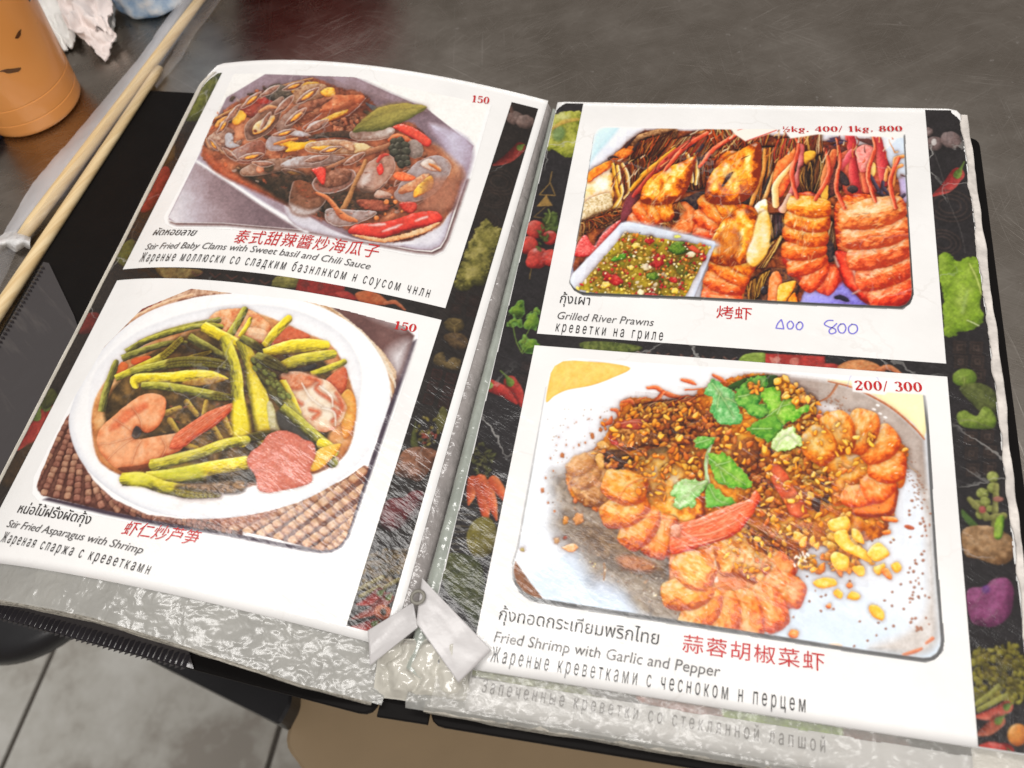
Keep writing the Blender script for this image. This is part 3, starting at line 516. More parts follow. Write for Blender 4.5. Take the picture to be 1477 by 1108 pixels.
    c.tube([(390,380),(410,500),(430,600),(450,700),(380,750)], [14,14,16,12,14], ((252,220,120),(228,160,40),(150,80,20)))
    c.tube([(430,400),(450,520),(470,620),(400,740)], [14,16,12,14], ((255,244,220),(240,200,90),(190,120,40)))
    c.tube([(470,380),(510,470),(520,600),(480,660)], [14,14,10,8], ((255,246,214),(220,170,90),(140,90,40)))
    c.puff([(120,880),(240,800),(440,750),(450,830),(330,900),(200,910),(150,1000),(100,1100)], ((40,22,12),(110,70,40),(180,130,80)), r=40, tex=.9, ts=14)
    c.hair(((110,870),(430,760)), ((150,960),(480,780)), 40, 6, BR, 26)
    c.puff([(90,1060),(160,960),(240,1050),(300,960),(440,840),(450,870),(330,1020),(220,1130),(80,1130)], RD, r=36, tex=.4, spec=.8)
    # second prawn
    c.puff([(520,640),(640,540),(560,780),(460,860),(470,740)], ((40,12,20),(90,34,40),(120,50,60)), r=40, sh=0)
    c.puff([(580,620),(690,440),(820,300),(960,180),(1180,90),(1330,95),(1290,250),(1200,420),(1000,380),(860,400),(700,500),(640,600)], ((120,26,18),(190,66,34),(224,120,50),(246,190,110)), r=70, tex=.6, ts=24, asp=4, ang=-.75)
    c.hair(((880,180),(1340,100)), ((700,430),(1220,420)), 60, 8, [(176,40,30),(226,150,60),(206,80,40),(244,196,110),(120,40,20),(250,226,180)], 14, .8)
    c.tube([(540,590),(640,470),(760,370),(900,250)], [14,18,18,12], ((250,200,80),(226,140,30),(150,70,20)))
    c.tube([(560,640),(700,480),(880,300),(1060,170)], [16,22,22,14], ((226,90,70),(180,40,36),(110,20,24)), alpha=.85)
    c.puff([(640,620),(690,520),(780,440),(880,400),(960,400),(1000,480),(990,580),(950,640),(820,690),(720,690),(650,660)], ((150,44,12),(222,104,24),(248,166,46),(255,232,150)), r=70, tex=.75, ts=36, spec=.9, hb=.85, off=-.12)
    c.puff([(640,640),(720,600),(780,640),(720,690),(660,670)], ((214,120,70),(240,170,120)), r=30, feather=14, sh=0, alpha=.7)
    c.hair(((960,380),(1220,330)), ((1000,600),(1180,560)), 44, 8, BR, 14)
    for z,w in (([(960,370),(990,480),(1010,560)],9),([(1060,300),(1080,420),(1070,540)],13),([(1000,300),(1030,420),(1040,520)],16)): c.tube(z, [w]*3, ((255,250,226),(240,196,90),(160,90,30)))
    for z in ([(1075,300),(1130,225)],[(1000,235),(1050,225)],[(960,375),(1000,490)]): c.tube(z, [9,12], ((50,40,50),(20,14,20)))
    c.puff([(530,850),(570,720),(640,650),(740,700),(860,690),(900,740),(830,830),(800,890),(680,900),(560,890)], O, r=60, tex=.35, ts=40, spec=.6, hb=.85, off=-.12)
    c.puff([(690,750),(780,730),(810,790),(760,850),(690,840)], ((236,150,30),(250,200,60),(255,240,150)), r=40, tex=.3, spec=.6)
    c.puff([(720,790),(740,790),(735,830),(712,825)], ((255,250,230),(255,255,255)), r=10, sh=0)
    c.puff([(800,880),(860,740),(940,690),(1080,670),(1100,760),(1060,900),(980,960),(860,940)], ((190,60,24),(226,110,50),(246,170,110)), r=50, tex=.6, ts=26)
    c.hair(((800,860),(940,680)), ((830,930),(980,760)), 24, 7, [(246,196,110),(220,140,60),(150,80,30),(236,180,90)], 10)
    c.ell(905,795,32,44,20,((20,8,8),(60,20,16)))
    c.puff([(940,680),(1060,620),(1180,590),(1190,680),(1100,700),(1080,760),(1000,690)], BK, r=40, tex=.7, ts=20)
    # third prawn
    c.puff([(1160,640),(1200,480),(1260,330),(1400,250),(1550,250),(1640,330),(1640,480),(1560,640),(1420,680),(1280,680)], O, r=80, tex=.5, ts=50, spec=.8, hb=.85, off=-.12)
    c.frame(815,300,5.681)
    c.puff([(1090,150),(1110,20),(1170,-90),(1300,-60),(1400,-30),(1350,80),(1280,200),(1220,260),(1130,240)], OR, r=60, tex=.45, ts=34, spec=.9, hb=.85, off=-.12)
    c.puff([(1190,60),(1250,-60),(1350,-60),(1340,40),(1280,90)], ((150,70,40),(206,140,110),(236,190,170)), r=36, tex=.7, ts=18)
    c.frame(1060,170,5.574)
    c.hair(((-260,60),(320,0)), ((-150,240),(230,260)), 70, 9, [(206,80,30),(240,160,60),(250,210,130),(180,50,20),(252,236,200)], 12)
    c.puff([(-180,560),(-170,420),(-90,330),(20,280),(120,270),(190,330),(195,440),(150,560),(90,640),(20,680),(-100,650)], ((120,30,8),(216,92,18),(246,150,40),(255,226,140)), r=80, tex=.7, ts=44, spec=.6, hb=.85, off=-.12)
    c.puff([(-60,400),(40,380),(80,470),(70,560),(0,620),(-100,600)], ((206,100,16),(236,150,30),(246,190,70)), r=50, feather=12, tex=.5, sh=0)
    c.tube([(-110,560),(-70,500),(-40,460)], [6,16,8], ((40,20,20),(20,10,10)))
    c.hair(((190,250),(320,240)), ((60,680),(220,700)), 34, 10, [(240,170,70),(252,220,150),(206,110,40),(255,244,220),(120,60,30)], 14)
    for z in ([(0,650),(40,650),(60,670)],[(80,690),(120,660)],[(230,600),(280,480),(300,560)]): c.tube(z, [14]*len(z), ((50,40,40),(16,12,14)))
    c.tube([(130,700),(180,560),(230,420),(240,260)], [16,18,16,12], ((250,200,110),(226,140,60),(150,80,30)))
    c.tube([(210,720),(260,600),(300,480),(340,380)], [14,16,14,10], ((252,220,150),(220,150,80),(130,70,30)))
    # front prawn with the split head
    c.frame(1060,300,5.574)
    c.puff([(-250,740),(-240,600),(-180,360),(-140,160),(-60,0),(60,-30),(200,20),(260,120),(240,280),(140,380),(60,440),(60,560),(90,700),(60,760)], ((120,26,8),(216,84,20),(246,150,40),(255,232,140)), r=100, tex=.7, ts=60, spec=.4, k=.45, hb=.85, off=-.12)
    c.puff([(-60,160),(20,180),(80,230),(70,330),(30,420),(-40,420),(-90,340)], ((80,18,8),(150,50,16),(214,110,30)), r=70, feather=22, tex=.5, sh=0)
    c.puff([(-160,380),(-60,420),(60,440),(-60,480),(-180,470)], ((244,170,60),(255,240,180)), r=30, feather=14, sh=0)
    c.puff([(70,230),(170,200),(190,60),(160,-20),(260,-60),(250,200),(280,300),(260,420),(150,480),(40,470),(100,380)], ((226,150,40),(250,210,110),(255,246,220),(255,255,252)), r=50, tex=.6, ts=34, off=.1)
    c.puff([(-250,740),(-240,560),(-60,560),(70,590),(100,680),(60,770),(-230,760)], ((196,60,24),(226,110,44),(244,170,70),(255,236,170)), r=60, tex=.4, ts=40, spec=1)
    c.puff([(-120,600),(-20,590),(-10,740),(-110,750)], ((244,180,80),(255,236,170),(255,255,240)), r=50, feather=16, sh=0, tex=.6)
    c.hair(((200,60),(380,60)), ((250,330),(390,230)), 40, 10, [(60,40,50),(240,190,80),(30,24,30),(255,240,200),(220,150,60),(90,80,110)], 12)
    c.hair(((280,300),(390,210)), ((60,480),(240,480)), 30, 10, [(246,200,110),(220,140,60),(252,230,180),(140,70,30)], 20)
    c.puff([(100,620),(200,520),(300,480),(500,510),(550,570),(500,700),(490,790),(100,790)], ((20,10,12),(60,34,30),(120,70,40)), r=40, tex=.8, ts=18)
    c.hair(((90,620),(280,500)), ((110,770),(200,700)), 24, 8, [(240,190,80),(206,150,70),(120,80,30)], 12)
    c.ell(235,665,28,34,10,((6,4,8),(40,34,40)), spec=.8)
    c.puff([(270,640),(290,540),(340,510),(380,570),(370,650),(330,770),(270,760)], ((190,60,30),(232,120,60),(246,180,130)), r=36, tex=.5, ts=24)
    c.puff([(350,640),(400,600),(490,590),(470,660),(400,760),(340,770)], ((206,100,24),(244,170,50),(255,220,130)), r=36, tex=.5, ts=20)
    c.puff([(420,760),(480,680),(500,780)], O, r=20)
    # fourth prawn
    c.frame(1060,170,5.574)
    c.puff([(480,600),(560,400),(700,230),(900,250),(930,400),(870,560),(720,660),(560,620)], ((20,12,14),(64,30,28),(120,60,50)), r=60, tex=.7, ts=24)
    c.hair(((330,180),(700,130)), ((320,420),(680,420)), 60, 9, [(206,90,60),(240,180,80),(250,220,170),(180,50,40),(90,40,30),(226,140,60)], 16)
    c.puff([(330,380),(430,290),(500,240),(480,400),(420,560),(360,640),(300,600)], ((180,44,30),(222,96,44),(240,150,80)), r=50, tex=.5, ts=26)
    c.tube([(330,700),(325,600),(330,540),(400,440),(470,370)], [26,28,24,18,16], ((255,240,200),(246,206,130),(220,140,70)))
    c.tube([(380,740),(440,640),(500,500),(530,380),(530,230)], [30,26,28,26,24], ((240,150,150),(214,104,100),(170,60,60)))
    c.tube([(385,740),(440,630)], [28,24], ((255,240,214),(240,190,120)), alpha=.7)
    c.puff([(560,280),(640,270),(640,340),(570,380)], ((226,140,30),(246,190,70)), r=26)
    c.hair(((520,420),(720,280)), ((540,600),(660,600)), 34, 9, [(30,20,20),(240,206,130),(120,70,40),(206,160,80)], 14)
    c.frame(1060,300,5.574)
    c.puff([(385,430),(400,300),(400,150),(430,20),(470,-100),(600,-130),(700,-80),(750,0),(760,100),(740,200),(680,270),(640,340),(660,420),(760,440),(840,470),(870,560),(820,620),(720,660),(620,650),(540,600),(470,520)], ((110,14,10),(208,56,24),(240,118,36),(255,196,100)), r=100, tex=.6, hb=.85, off=-.12, ts=50, asp=1.5, spec=.6, k=.35)
    c.puff([(500,60),(640,20),(720,60),(700,150),(560,200),(480,150)], ((240,150,50),(252,206,100),(255,240,190)), r=60, feather=20, tex=.6, ts=40, sh=0)
    c.puff([(380,400),(450,370),(600,440),(760,470),(860,520),(850,600),(700,650),(560,610),(450,500)], ((176,24,24),(212,52,40),(232,90,66)), r=50, feather=12, tex=.35, sh=0)
    for z in ([(400,380),(450,440),(470,490)],[(700,560),(700,610),(690,650)],[(520,230),(600,220)],[(520,540),(600,560),(650,510)]): c.tube(z, [6,14,6][:len(z)], ((255,230,214),(244,180,150)), feather=4, alpha=.75, tex=.5)
    c.hair(((760,100),(800,130)), ((640,300),(800,420)), 30, 10, [(20,12,10),(40,24,18),(240,200,110),(110,60,30),(250,226,170)], 14)
    c.puff([(680,330),(760,260),(800,330),(790,430),(700,420)], BK, r=30, tex=.8, ts=12)
    # fifth prawn, far right
    c.frame(1060,170,5.574)
    c.puff([(820,330),(900,260),(1000,230),(1130,250),(1200,400),(1180,560),(1000,640),(880,600),(860,440)], ((120,24,24),(190,70,50),(226,130,90)), r=60, tex=.6, ts=30)
    c.tube([(1000,640),(960,500),(950,330),(930,180),(910,100)], [30,40,36,40,34], ((226,90,84),(184,44,48),(120,20,26)))
    c.tube([(1200,520),(1190,400),(1170,280),(1140,170),(1120,100)], [34,46,40,36,26], ((228,96,90),(190,50,54),(130,24,30)))
    c.tube([(720,640),(720,540),(750,420),(800,280)], [30,36,40,30], ((240,150,90),(206,90,50),(140,40,30)))
    c.tube([(720,640),(730,560)], [26,24], ((250,200,80),(220,150,50)))
    c.tube([(840,420),(900,330),(940,270)], [24,26,22], ((240,130,130),(206,70,80),(150,40,44)))
    c.tube([(1060,580),(1040,440),(1000,280)], [30,34,30], ((230,120,80),(200,70,50),(130,30,30)))
    c.puff([(980,250),(1080,220),(1130,300),(1060,420),(1000,420)], ((190,70,70),(226,120,110),(246,180,170)), r=36, tex=.5)
    c.puff([(1060,380),(1120,360),(1130,440),(1090,480)], ((236,180,70),(250,220,150)), r=26)
    c.puff([(840,420),(900,470),(920,540),(860,530)], BK, r=20); c.ell(945,575,44,30,0,BK, spec=.4)
    c.puff([(980,170),(1080,170),(1120,210),(1080,215)], ((40,20,20),(80,40,36)), r=16)
    for z in ([(750,190),(830,180),(900,190)],[(800,220),(860,200)],[(770,170),(840,160)]): c.tube(z, [7,9,4][:len(z)], ((70,60,90),(30,24,40)))
    for z in ([(1230,400),(1270,430),(1290,330),(1350,310)],[(1230,580),(1270,540),(1290,420),(1340,380)],[(1210,500),(1220,420)]): c.tube(z, [14]*len(z), ((252,200,140),(226,140,70),(170,90,40)))
    for z in ([(1090,470),(1140,560),(1180,620)],[(1150,600),(1260,660),(1330,740),(1390,800)],[(1190,520),(1180,600)],[(1290,680),(1360,620)],[(1200,570),(1260,640)]): c.tube(z, [14]*len(z), ((70,60,80),(24,18,26)))
    c.puff([(800,760),(830,660),(900,620),(1010,610),(1140,630),(1230,680),(1300,760),(1350,850),(1390,960),(1380,1160),(1300,1200),(1180,1160),(1000,1180),(860,1120),(810,960)], ((120,18,10),(214,76,28),(242,140,62),(255,216,160)), r=110, tex=.7, hb=.85, off=-.12, ts=50, asp=2.4, ang=.35, spec=.5, k=.35)
    c.frame(1060,300,5.574)
    c.puff([(900,230),(1100,170),(1280,200),(1340,260),(1280,330),(1100,330),(940,350)], ((226,140,110),(246,196,160),(255,240,220)), r=50, feather=24, tex=.6, ts=30, asp=3, sh=0)
    c.puff([(1020,20),(1160,20),(1230,60),(1100,90)], ((150,120,110),(206,180,160),(240,226,206)), r=26, feather=8, tex=.7, sh=0)
    for x,y in [(960,60),(1060,40),(1150,70)]: c.ell(x,y,28,9,-15,((50,30,30),(110,70,50)), sh=0, alpha=.7)
    c.puff([(810,350),(960,360),(1200,330),(1330,380),(1400,440),(1425,600),(1420,740),(1340,790),(1100,790),(960,690),(870,590),(830,480)], ((100,8,8),(200,38,26),(226,70,44),(246,140,100)), r=80, tex=.4, ts=40, spec=.4, hb=.85, off=-.12)
    c.puff([(1130,400),(1260,370),(1340,430),(1370,540),(1300,610),(1180,600),(1120,500)], ((226,110,30),(246,170,60),(254,214,110)), r=60, feather=12, tex=.5, sh=0)
    for z,w in (([(930,450),(960,520),(980,590)],12),([(1060,450),(1080,520),(1110,570)],14),([(950,690),(1050,640),(1160,590)],10),([(1270,790),(1340,710),(1420,640)],14),([(1190,370),(1260,380),(1300,340)],14),([(800,390),(830,470)],9)): c.tube(z, [w*.5,w,w*.6][:len(z)], ((255,240,226),(246,190,160)), feather=4, alpha=.75, tex=.5)
    c.tube([(1140,590),(1240,610),(1370,570)], [4,6,4], ((250,190,130),(220,120,70)), alpha=.8)
    c.hair(((1330,280),(1400,200)), ((1300,440),(1410,380)), 20, 9, [(244,190,110),(150,70,30),(252,220,160)], 10)
    c.tube([(810,720),(850,720),(890,735),(910,745)], [12,22,18,8], ((30,26,44),(16,14,22)), tex=.6)
    c.frame(0,0,1)
    HD = ((96,26,8),(214,96,20),(248,164,48),(255,234,150)); RG = ((140,36,8),(232,110,24),(250,176,60),(255,232,150)); RG2 = ((130,14,8),(216,54,28),(240,104,56),(254,190,140))
    c.rings_of([(962,292),(940,302),(922,318),(916,330)], [26,24,18,10], 4, RG, RG2)
    c.puff([(924,290),(930,266),(950,248),(982,234),(1004,226),(998,252),(990,276),(974,292),(946,296)], HD, r=26, hb=.8, off=-.1, tex=.7, ts=9, spec=.8)
    c.rings_of([(1050,290),(1030,305),(1020,325),(1016,345)], [32,28,22,14], 4, RG, RG2)
    c.puff([(1018,288),(1022,256),(1044,232),(1072,214),(1096,206),(1098,240),(1092,270),(1074,290),(1044,296)], HD, r=32, hb=.8, off=-.1, tex=.7, ts=10, spec=.8); c.tube([(1042,268),(1050,256),(1056,249)], [1,3,1.2], ((50,24,20),(26,12,12)))
    c.rings_of([(1068,368),(1052,392),(1044,412),(1040,440)], [27,31,30,28], 4, RG, RG2)
    c.puff([(1020,372),(1030,340),(1046,315),(1068,300),(1088,306),(1096,330),(1092,356),(1078,378),(1046,384)], HD, r=30, hb=.8, off=-.05, tex=.8, ts=12, spec=.5); c.puff([(1034,340),(1058,326),(1070,346),(1060,372),(1036,370)], ((70,16,8),(150,56,18),(216,116,36)), r=14, feather=7, sh=0, alpha=.8, tex=.6)
    c.puff([(1076,372),(1086,340),(1094,310),(1108,306),(1112,336),(1106,366),(1088,384)], ((236,170,60),(252,222,140),(255,250,230)), r=14, tex=.6, ts=8, feather=3, alpha=.9)
    c.rings_of([(1168,290),(1164,325),(1160,362),(1172,394),(1206,408)], [30,33,32,28,17], 7, RG, RG2)
    c.rings_of([(1256,296),(1262,325),(1270,360),(1284,400),(1302,432)], [46,50,50,46,40], 5, ((150,40,16),(226,108,48),(246,170,100),(255,228,180)), RG2, gl=.7)
    for z in ([(1218,300),(1206,270),(1212,230),(1206,200)],[(1262,290),(1252,250),(1262,215),(1258,196)],[(1150,285),(1142,250),(1152,215),(1146,196)],[(1176,288),(1196,250),(1190,215)],[(1292,300),(1284,262),(1296,228)],[(1010,240),(1030,215),(1060,196)],[(960,245),(985,215),(1020,192)]):
        c.tube(z, [2.6,3.4,2.6,1.4][:len(z)], ((246,150,110),(206,70,44),(120,24,18)), tex=.4); 
    # burnt streaks, shell ridges and wet glints that run with the bodies
    c.frame(0,0,1); hs = c.sh; c.sh = 0
    FR = ((60,16,8),(255,226,150),(190,70,20),(110,30,14),(255,244,214),(236,130,40))
    for reg, ang, n in (([(930,240),(985,240),(990,290),(940,330),(910,320)],-50,70),([(1030,220),(1095,225),(1090,290),(1030,300)],-55,70),([(1025,300),(1090,300),(1100,380),(1040,425),(1020,420)],-70,90),([(1140,270),(1195,290),(1180,370),(1150,390),(1130,340)],-80,90),([(1212,285),(1300,300),(1305,370),(1215,370)],-10,110),([(1215,370),(1312,375),(1310,430),(1250,430)],20,60),([(910,320),(1010,300),(1000,345),(930,340)],-30,60),([(1020,335),(1060,300),(1050,340)],-50,20)):
        for i in range(n):
            p = np.array(reg, float); w = c.rng.dirichlet(np.ones(len(p))); x, y = w @ p; L = c.rng.uniform(2, 7); A = math.radians(ang + c.rng.normal() * 22); f = FR[c.rng.integers(6)]
            c.tube([(x - L*math.cos(A), y - L*math.sin(A)), (x, y + c.rng.normal()), (x + L*math.cos(A), y + L*math.sin(A))], [.3, c.rng.uniform(.4, 1.2), .3], (f, f), tex=.1, alpha=.36, feather=1.6)
    for i in range(110):
        x = c.rng.uniform(870, 1300); y = c.rng.uniform(192, 235) + (0 if x > 1130 else max(0, (1000 - x) * .35)); L = c.rng.uniform(6, 22); A = math.radians((-52 if x < 1120 else -84) + c.rng.normal() * 14); f = ((120,30,16),(250,190,110),(206,70,30),(60,20,16),(255,232,190),(226,120,50))[c.rng.integers(6)]
        c.tube([(x, y), (x + L*.5*math.cos(A) + c.rng.normal(), y + L*.5*math.sin(A)), (x + L*math.cos(A), y + L*math.sin(A))], [.9, .8, .3], (f, tuple(int(v*.7) for v in f)), tex=.2, alpha=.8)
    c.sh = hs
    # the dip in its square dish
    c.frame(815,300,5.681); c.warp(); 
    c.puff([(460,125),(520,112),(1225,275),(1232,300),(1050,748),(700,735),(130,690),(60,650),(35,600),(60,540)], ((190,206,232),(222,230,246),(246,248,254)), r=50, sm=False, k=.25, tex=.08, feather=2)
    c.puff([(470,215),(560,120),(1210,275),(1180,320),(900,270)], ((170,200,232),(206,222,242),(236,242,250)), r=40, tex=.2, feather=10, sh=0)
    c.warp(.8, 5)
    dip = [(480,215),(540,205),(900,270),(1170,310),(1180,340),(1010,680),(970,745),(700,735),(300,710),(110,665),(130,630)]
    c.puff(dip, ((110,100,20),(176,156,34),(222,200,60)), r=14, tex=.8, ts=20, sm=False, sh=.3)
    YL = ((190,150,30),(240,214,90),(255,244,180)); G = ((24,44,10),(60,96,24),(120,150,50)); RR = ((110,10,14),(176,30,30),(220,90,80)); PW = ((206,186,120),(246,236,190),(255,252,236)); OO = ((190,80,16),(230,130,40),(246,190,90))
    c.strew(dip, 330, (8,20), (YL,YL,YL,PW,G,OO,OO,RR,((96,96,20),(150,150,40))), asp=(.5,1), sh=.25, tex=.25)
    for x,y,rx,ry,a,p in [(765,435,60,44,-40,RR),(660,480,40,26,0,PW),(400,590,70,40,20,RR),(340,550,40,24,30,RR),(445,405,70,24,-15,((30,80,20),(70,140,30),(120,180,60))),(920,330,80,50,0,G),(1060,340,60,24,30,((190,50,30),(226,90,60))),(620,690,30,24,0,PW),(890,590,36,22,10,RR),(700,715,50,18,0,RR),(940,500,40,44,0,((60,60,20),(110,110,30))),(690,270,40,24,20,RR),(900,680,28,24,0,YL),(540,490,28,20,0,YL),(330,630,44,24,-20,YL),(720,560,60,34,0,G),(1030,380,34,24,0,PW),(580,310,34,22,-20,YL),(1130,400,26,40,0,RR),(920,235,26,12,0,((190,200,70),(226,226,110)))]:
        c.ell(x,y,rx,ry,a,p, j=.2, tex=.5, ts=14, sh=.4, spec=.3)
    c.strew(dip, 170, (6,14), (YL,PW,OO,YL,RR), asp=(.6,1), sh=.25, tex=.2, spec=.4)
    c.ell(615,204,6,5,0,((40,50,50),(70,80,80)), sh=0)
    c.sh = 0; c.warp(); c.frame(0,0,1); c.grain(.16, 2.4, 5); c.grain(.08, 7, 9); m = c.C.mean(-1, keepdims=True); c.C = np.clip(m + (c.C - m) * 1.16, 0, 1) ** .72; c.C = np.clip((c.C - .5) * 1.12 + .5, 0, 1)
    # the photograph ends at its own rounded frame; the price strip cuts into its top
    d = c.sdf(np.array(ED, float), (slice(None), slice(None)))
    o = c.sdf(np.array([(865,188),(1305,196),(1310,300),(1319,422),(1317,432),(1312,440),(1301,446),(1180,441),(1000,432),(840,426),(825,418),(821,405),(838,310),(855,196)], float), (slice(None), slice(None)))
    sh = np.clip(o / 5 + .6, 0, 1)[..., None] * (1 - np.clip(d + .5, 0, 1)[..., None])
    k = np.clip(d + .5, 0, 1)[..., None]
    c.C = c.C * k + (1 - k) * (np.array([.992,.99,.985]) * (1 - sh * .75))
    c.puff([(1058,176),(1128,183),(1140,200),(1180,194),(1302,199),(1308,176)], ((255,252,246),(255,253,250)), r=3, tex=0, sm=False, feather=2)
    c.puff([(1045,175),(1128,182),(1120,190),(1075,204),(1060,194)], ((255,246,234),(255,250,240)), r=3, tex=0, sm=False, feather=2)
    c.line([(1078,203),(1120,188)], 1.4, (226,90,80)); c.line([(1064,188),(1104,176)], 1.2, (236,140,130)); c.line([(1122,190),(1126,184)], 1.2, (120,60,60))
FRAME_D = ((0,0,1), [(826,516),(1318,547),(1336,560),(1341,620),(1352,800),(1363,925),(1361,940),(1350,952),(1335,957),(1250,945),(1000,906),(790,873),(765,868),(748,855),(738,835),(737,812),(744,790),(762,690),(786,560),(792,536),(804,522)])
def sprig(c, pts, veins, cols=((22,74,20),(52,124,34),(96,166,60),(160,206,120))):
    c.puff(pts, cols, r=34, tex=.5, ts=22, k=.35, rough=17, rs=24, rim=(120,180,80), rw=3, sh=.5)
    for v in veins: c.tube(v, [5, 4, 2][:len(v)], ((190,224,150),(110,170,80)), alpha=.75, tex=.2)
def photo_D(c):
    c.frame(0,0,1)
    ED = [(826,520),(1312,550),(1324,554),(1331,566),(1336,620),(1347,800),(1357,922),(1356,932),(1351,942),(1342,948),(1332,949),(1250,938),(1000,898),(790,865),(770,861),(755,853),(745,840),(741,826),(741,812),(748,790),(766,690),(788,560),(792,542),(800,528),(812,521)]
    c.puff([(1330,562),(1342,620),(1352,800),(1363,925),(1361,940),(1350,952),(1335,957),(1250,946),(1000,907),(790,874),(765,868),(745,850),(900,700)], ((60,56,58),(96,92,94)), r=10, tex=0, feather=7, sm=False)
    c.puff(ED, ((208,224,240),(234,239,247),(248,249,251)), r=500, tex=.12, ts=120, sm=False, grad=((790,760),(1000,540),.2))
    cl = np.array(ED, float)
    c.frame(735,510,4.765)
    c.puff([(250,330),(280,150),(300,70),(430,40),(640,60),(830,100),(700,170),(560,220),(400,250),(310,290)], ((206,150,60),(232,180,80),(244,204,110)), r=30, k=.1, tex=.3, ts=30, clipto=cl)
    c.frame(735,720,4.765)
    c.puff([(40,425),(140,570),(260,720),(200,735),(90,670),(20,560),(20,500)], ((66,38,24),(96,58,38),(130,84,60)), r=30, tex=.3, sm=False, clipto=cl)
    c.frame(1030,510,4.616)
    c.puff([(750,175),(880,180),(1100,190),(1400,270),(1400,560),(1330,470),(1200,370),(1050,270),(920,215)], ((236,214,150),(250,236,180),(253,244,204)), r=60, tex=.1, clipto=cl, feather=2)
    # the rising far rim of the plate
    c.puff([(480,155),(640,165),(780,185),(920,225),(1060,290),(1200,375),(1320,480),(1400,570),(1440,1100),(1380,950),(1330,800),(1240,680),(1120,560),(950,430),(800,350),(640,300),(560,240)], ((122,106,96),(160,144,134),(196,184,176)), r=120, k=.2, tex=.25, ts=50, clipto=cl, feather=10, sm=False)
    c.frame(1030,720,4.476)
    c.puff([(1360,0),(1400,0),(1420,500),(1440,900),(1300,1000),(1000,960),(1200,880),(1340,760),(1380,560)], ((150,140,132),(190,182,176),(224,220,218)), r=60, tex=.4, ts=40, clipto=cl, feather=16)
    for z in ([(1220,1005),(1290,985),(1340,965)],[(1370,930),(1410,900)]): c.tube(z, [9,13,9][:len(z)], ((216,130,90),(170,84,60)), tex=.6)
    c.puff([(740,935),(790,930),(830,945),(780,955)], ((226,190,150),(240,214,190)), r=10)
    c.frame(1030,510,4.616)
    c.tube([(760,185),(920,225),(1060,290),(1200,375),(1330,490),(1400,570)], [4,7,7,8,7,5], ((190,110,70),(130,64,40)), tex=.7, ts=14)
    c.tube([(820,205),(760,290),(670,330)], [10,7,5], ((170,104,70),(120,70,50)), tex=.5)
    for x,y in [(1065,372),(1105,400),(1090,345),(1140,425)]: c.ell(x,y,14,8,20,((240,236,230),(255,255,255)), sh=0)
    # brown speckles in the glaze
    c.warp(.6, 4)
    for i in range(190):
        t = c.rng.random(); q = np.array([(640,300),(860,330),(1040,480),(1180,580),(1300,720),(1360,900),(1400,1050)], float); k = t * (len(q) - 1); j = min(int(k), len(q) - 2)
        p = q[j] * (1 - k + j) + q[j+1] * (k - j) + c.rng.normal(0, 34, 2); r = c.rng.uniform(3, 10)
        c.ell(p[0], p[1], r, r * .6, c.rng.uniform(0, 60), ((84,50,34),(150,100,76)), n=6, j=.3, alpha=.8, clipto=cl)
    c.frame(1030,720,4.476)
    for i in range(46): x, y = c.rng.uniform(1250,1400), c.rng.uniform(0,900); c.ell(x, y, *(c.rng.uniform(6,11,2)), 0, ((90,50,36),(170,110,84)), n=6, j=.2, clipto=cl)
    for x,y in [(600,500),(690,630),(720,620),(615,660),(1020,268),(1140,280),(1160,262),(1300,412),(1255,473),(1205,550),(1150,600),(1100,655),(1148,690),(1225,710),(1160,820),(1108,836),(940,790),(1048,880),(990,915),(905,950),(512,762),(770,710),(690,722),(1280,620),(1320,630),(1345,480),(875,530),(1060,800)]: c.ell(x,y,9,8,0,((80,44,30),(150,90,66)), n=7, j=.2)
    c.ell(1260,182,34,14,15,((130,44,24),(190,84,50)))
    # grease and shade on the plate at the left
    c.frame(735,720,4.765); c.warp(1.2, 9)
    c.puff([(300,-180),(400,-200),(560,-60),(700,60),(900,260),(1110,380),(1110,560),(1180,720),(1450,890),(1000,850),(880,800),(770,650),(560,590),(470,440),(380,330),(290,180),(330,40),(290,-60)], ((52,40,32),(110,92,74),(160,146,126)), r=200, k=.05, tex=.5, ts=40, feather=26, alpha=.92, sm=False)
    c.puff([(480,150),(760,190),(980,300),(1110,390),(1105,560),(900,520),(640,440),(500,300)], ((28,20,18),(74,52,36),(120,92,64)), r=100, tex=.6, ts=30, feather=20, alpha=.85)
    c.puff([(740,400),(860,390),(1000,450),(960,500),(800,480)], ((84,36,20),(140,76,44),(170,110,70)), r=30, tex=.6, ts=16, feather=8)
    c.puff([(560,560),(660,540),(770,640),(860,780),(960,850),(900,830),(720,770),(600,700)], ((176,196,230),(206,220,244)), r=60, feather=24, alpha=.6)
    c.puff([(380,330),(480,360),(540,520),(460,560),(380,460)], ((186,206,236),(214,226,244)), r=60, feather=24, alpha=.6)
    c.freck([(300,0),(760,80),(1100,420),(1100,760),(800,640),(480,420)], 150, (3,9), ((60,36,24),(170,120,80),(230,220,200),(90,50,30)), .6, asp=.8)
    c.tube([(650,440),(655,500),(645,560)], [8,9,5], ((150,100,60),(120,76,46)), alpha=.7)
    c.sh = .4
    for x,y,rx,ry,a,p in [(475,135,36,44,30,((120,60,24),(186,110,50),(216,150,90))),(385,145,20,28,10,((150,80,20),(220,140,50))),(415,335,50,26,0,((170,90,40),(226,150,90),(255,220,180))),(325,285,20,20,0,((130,80,40),(210,160,110))),(380,266,12,12,0,((90,30,20),(150,60,40))),(90,345,14,16,0,((110,90,40),(200,180,110)))]: c.ell(x,y,rx,ry,a,p,j=.2,tex=.5,ts=16,spec=.4)
    c.frame(735,510,4.765)
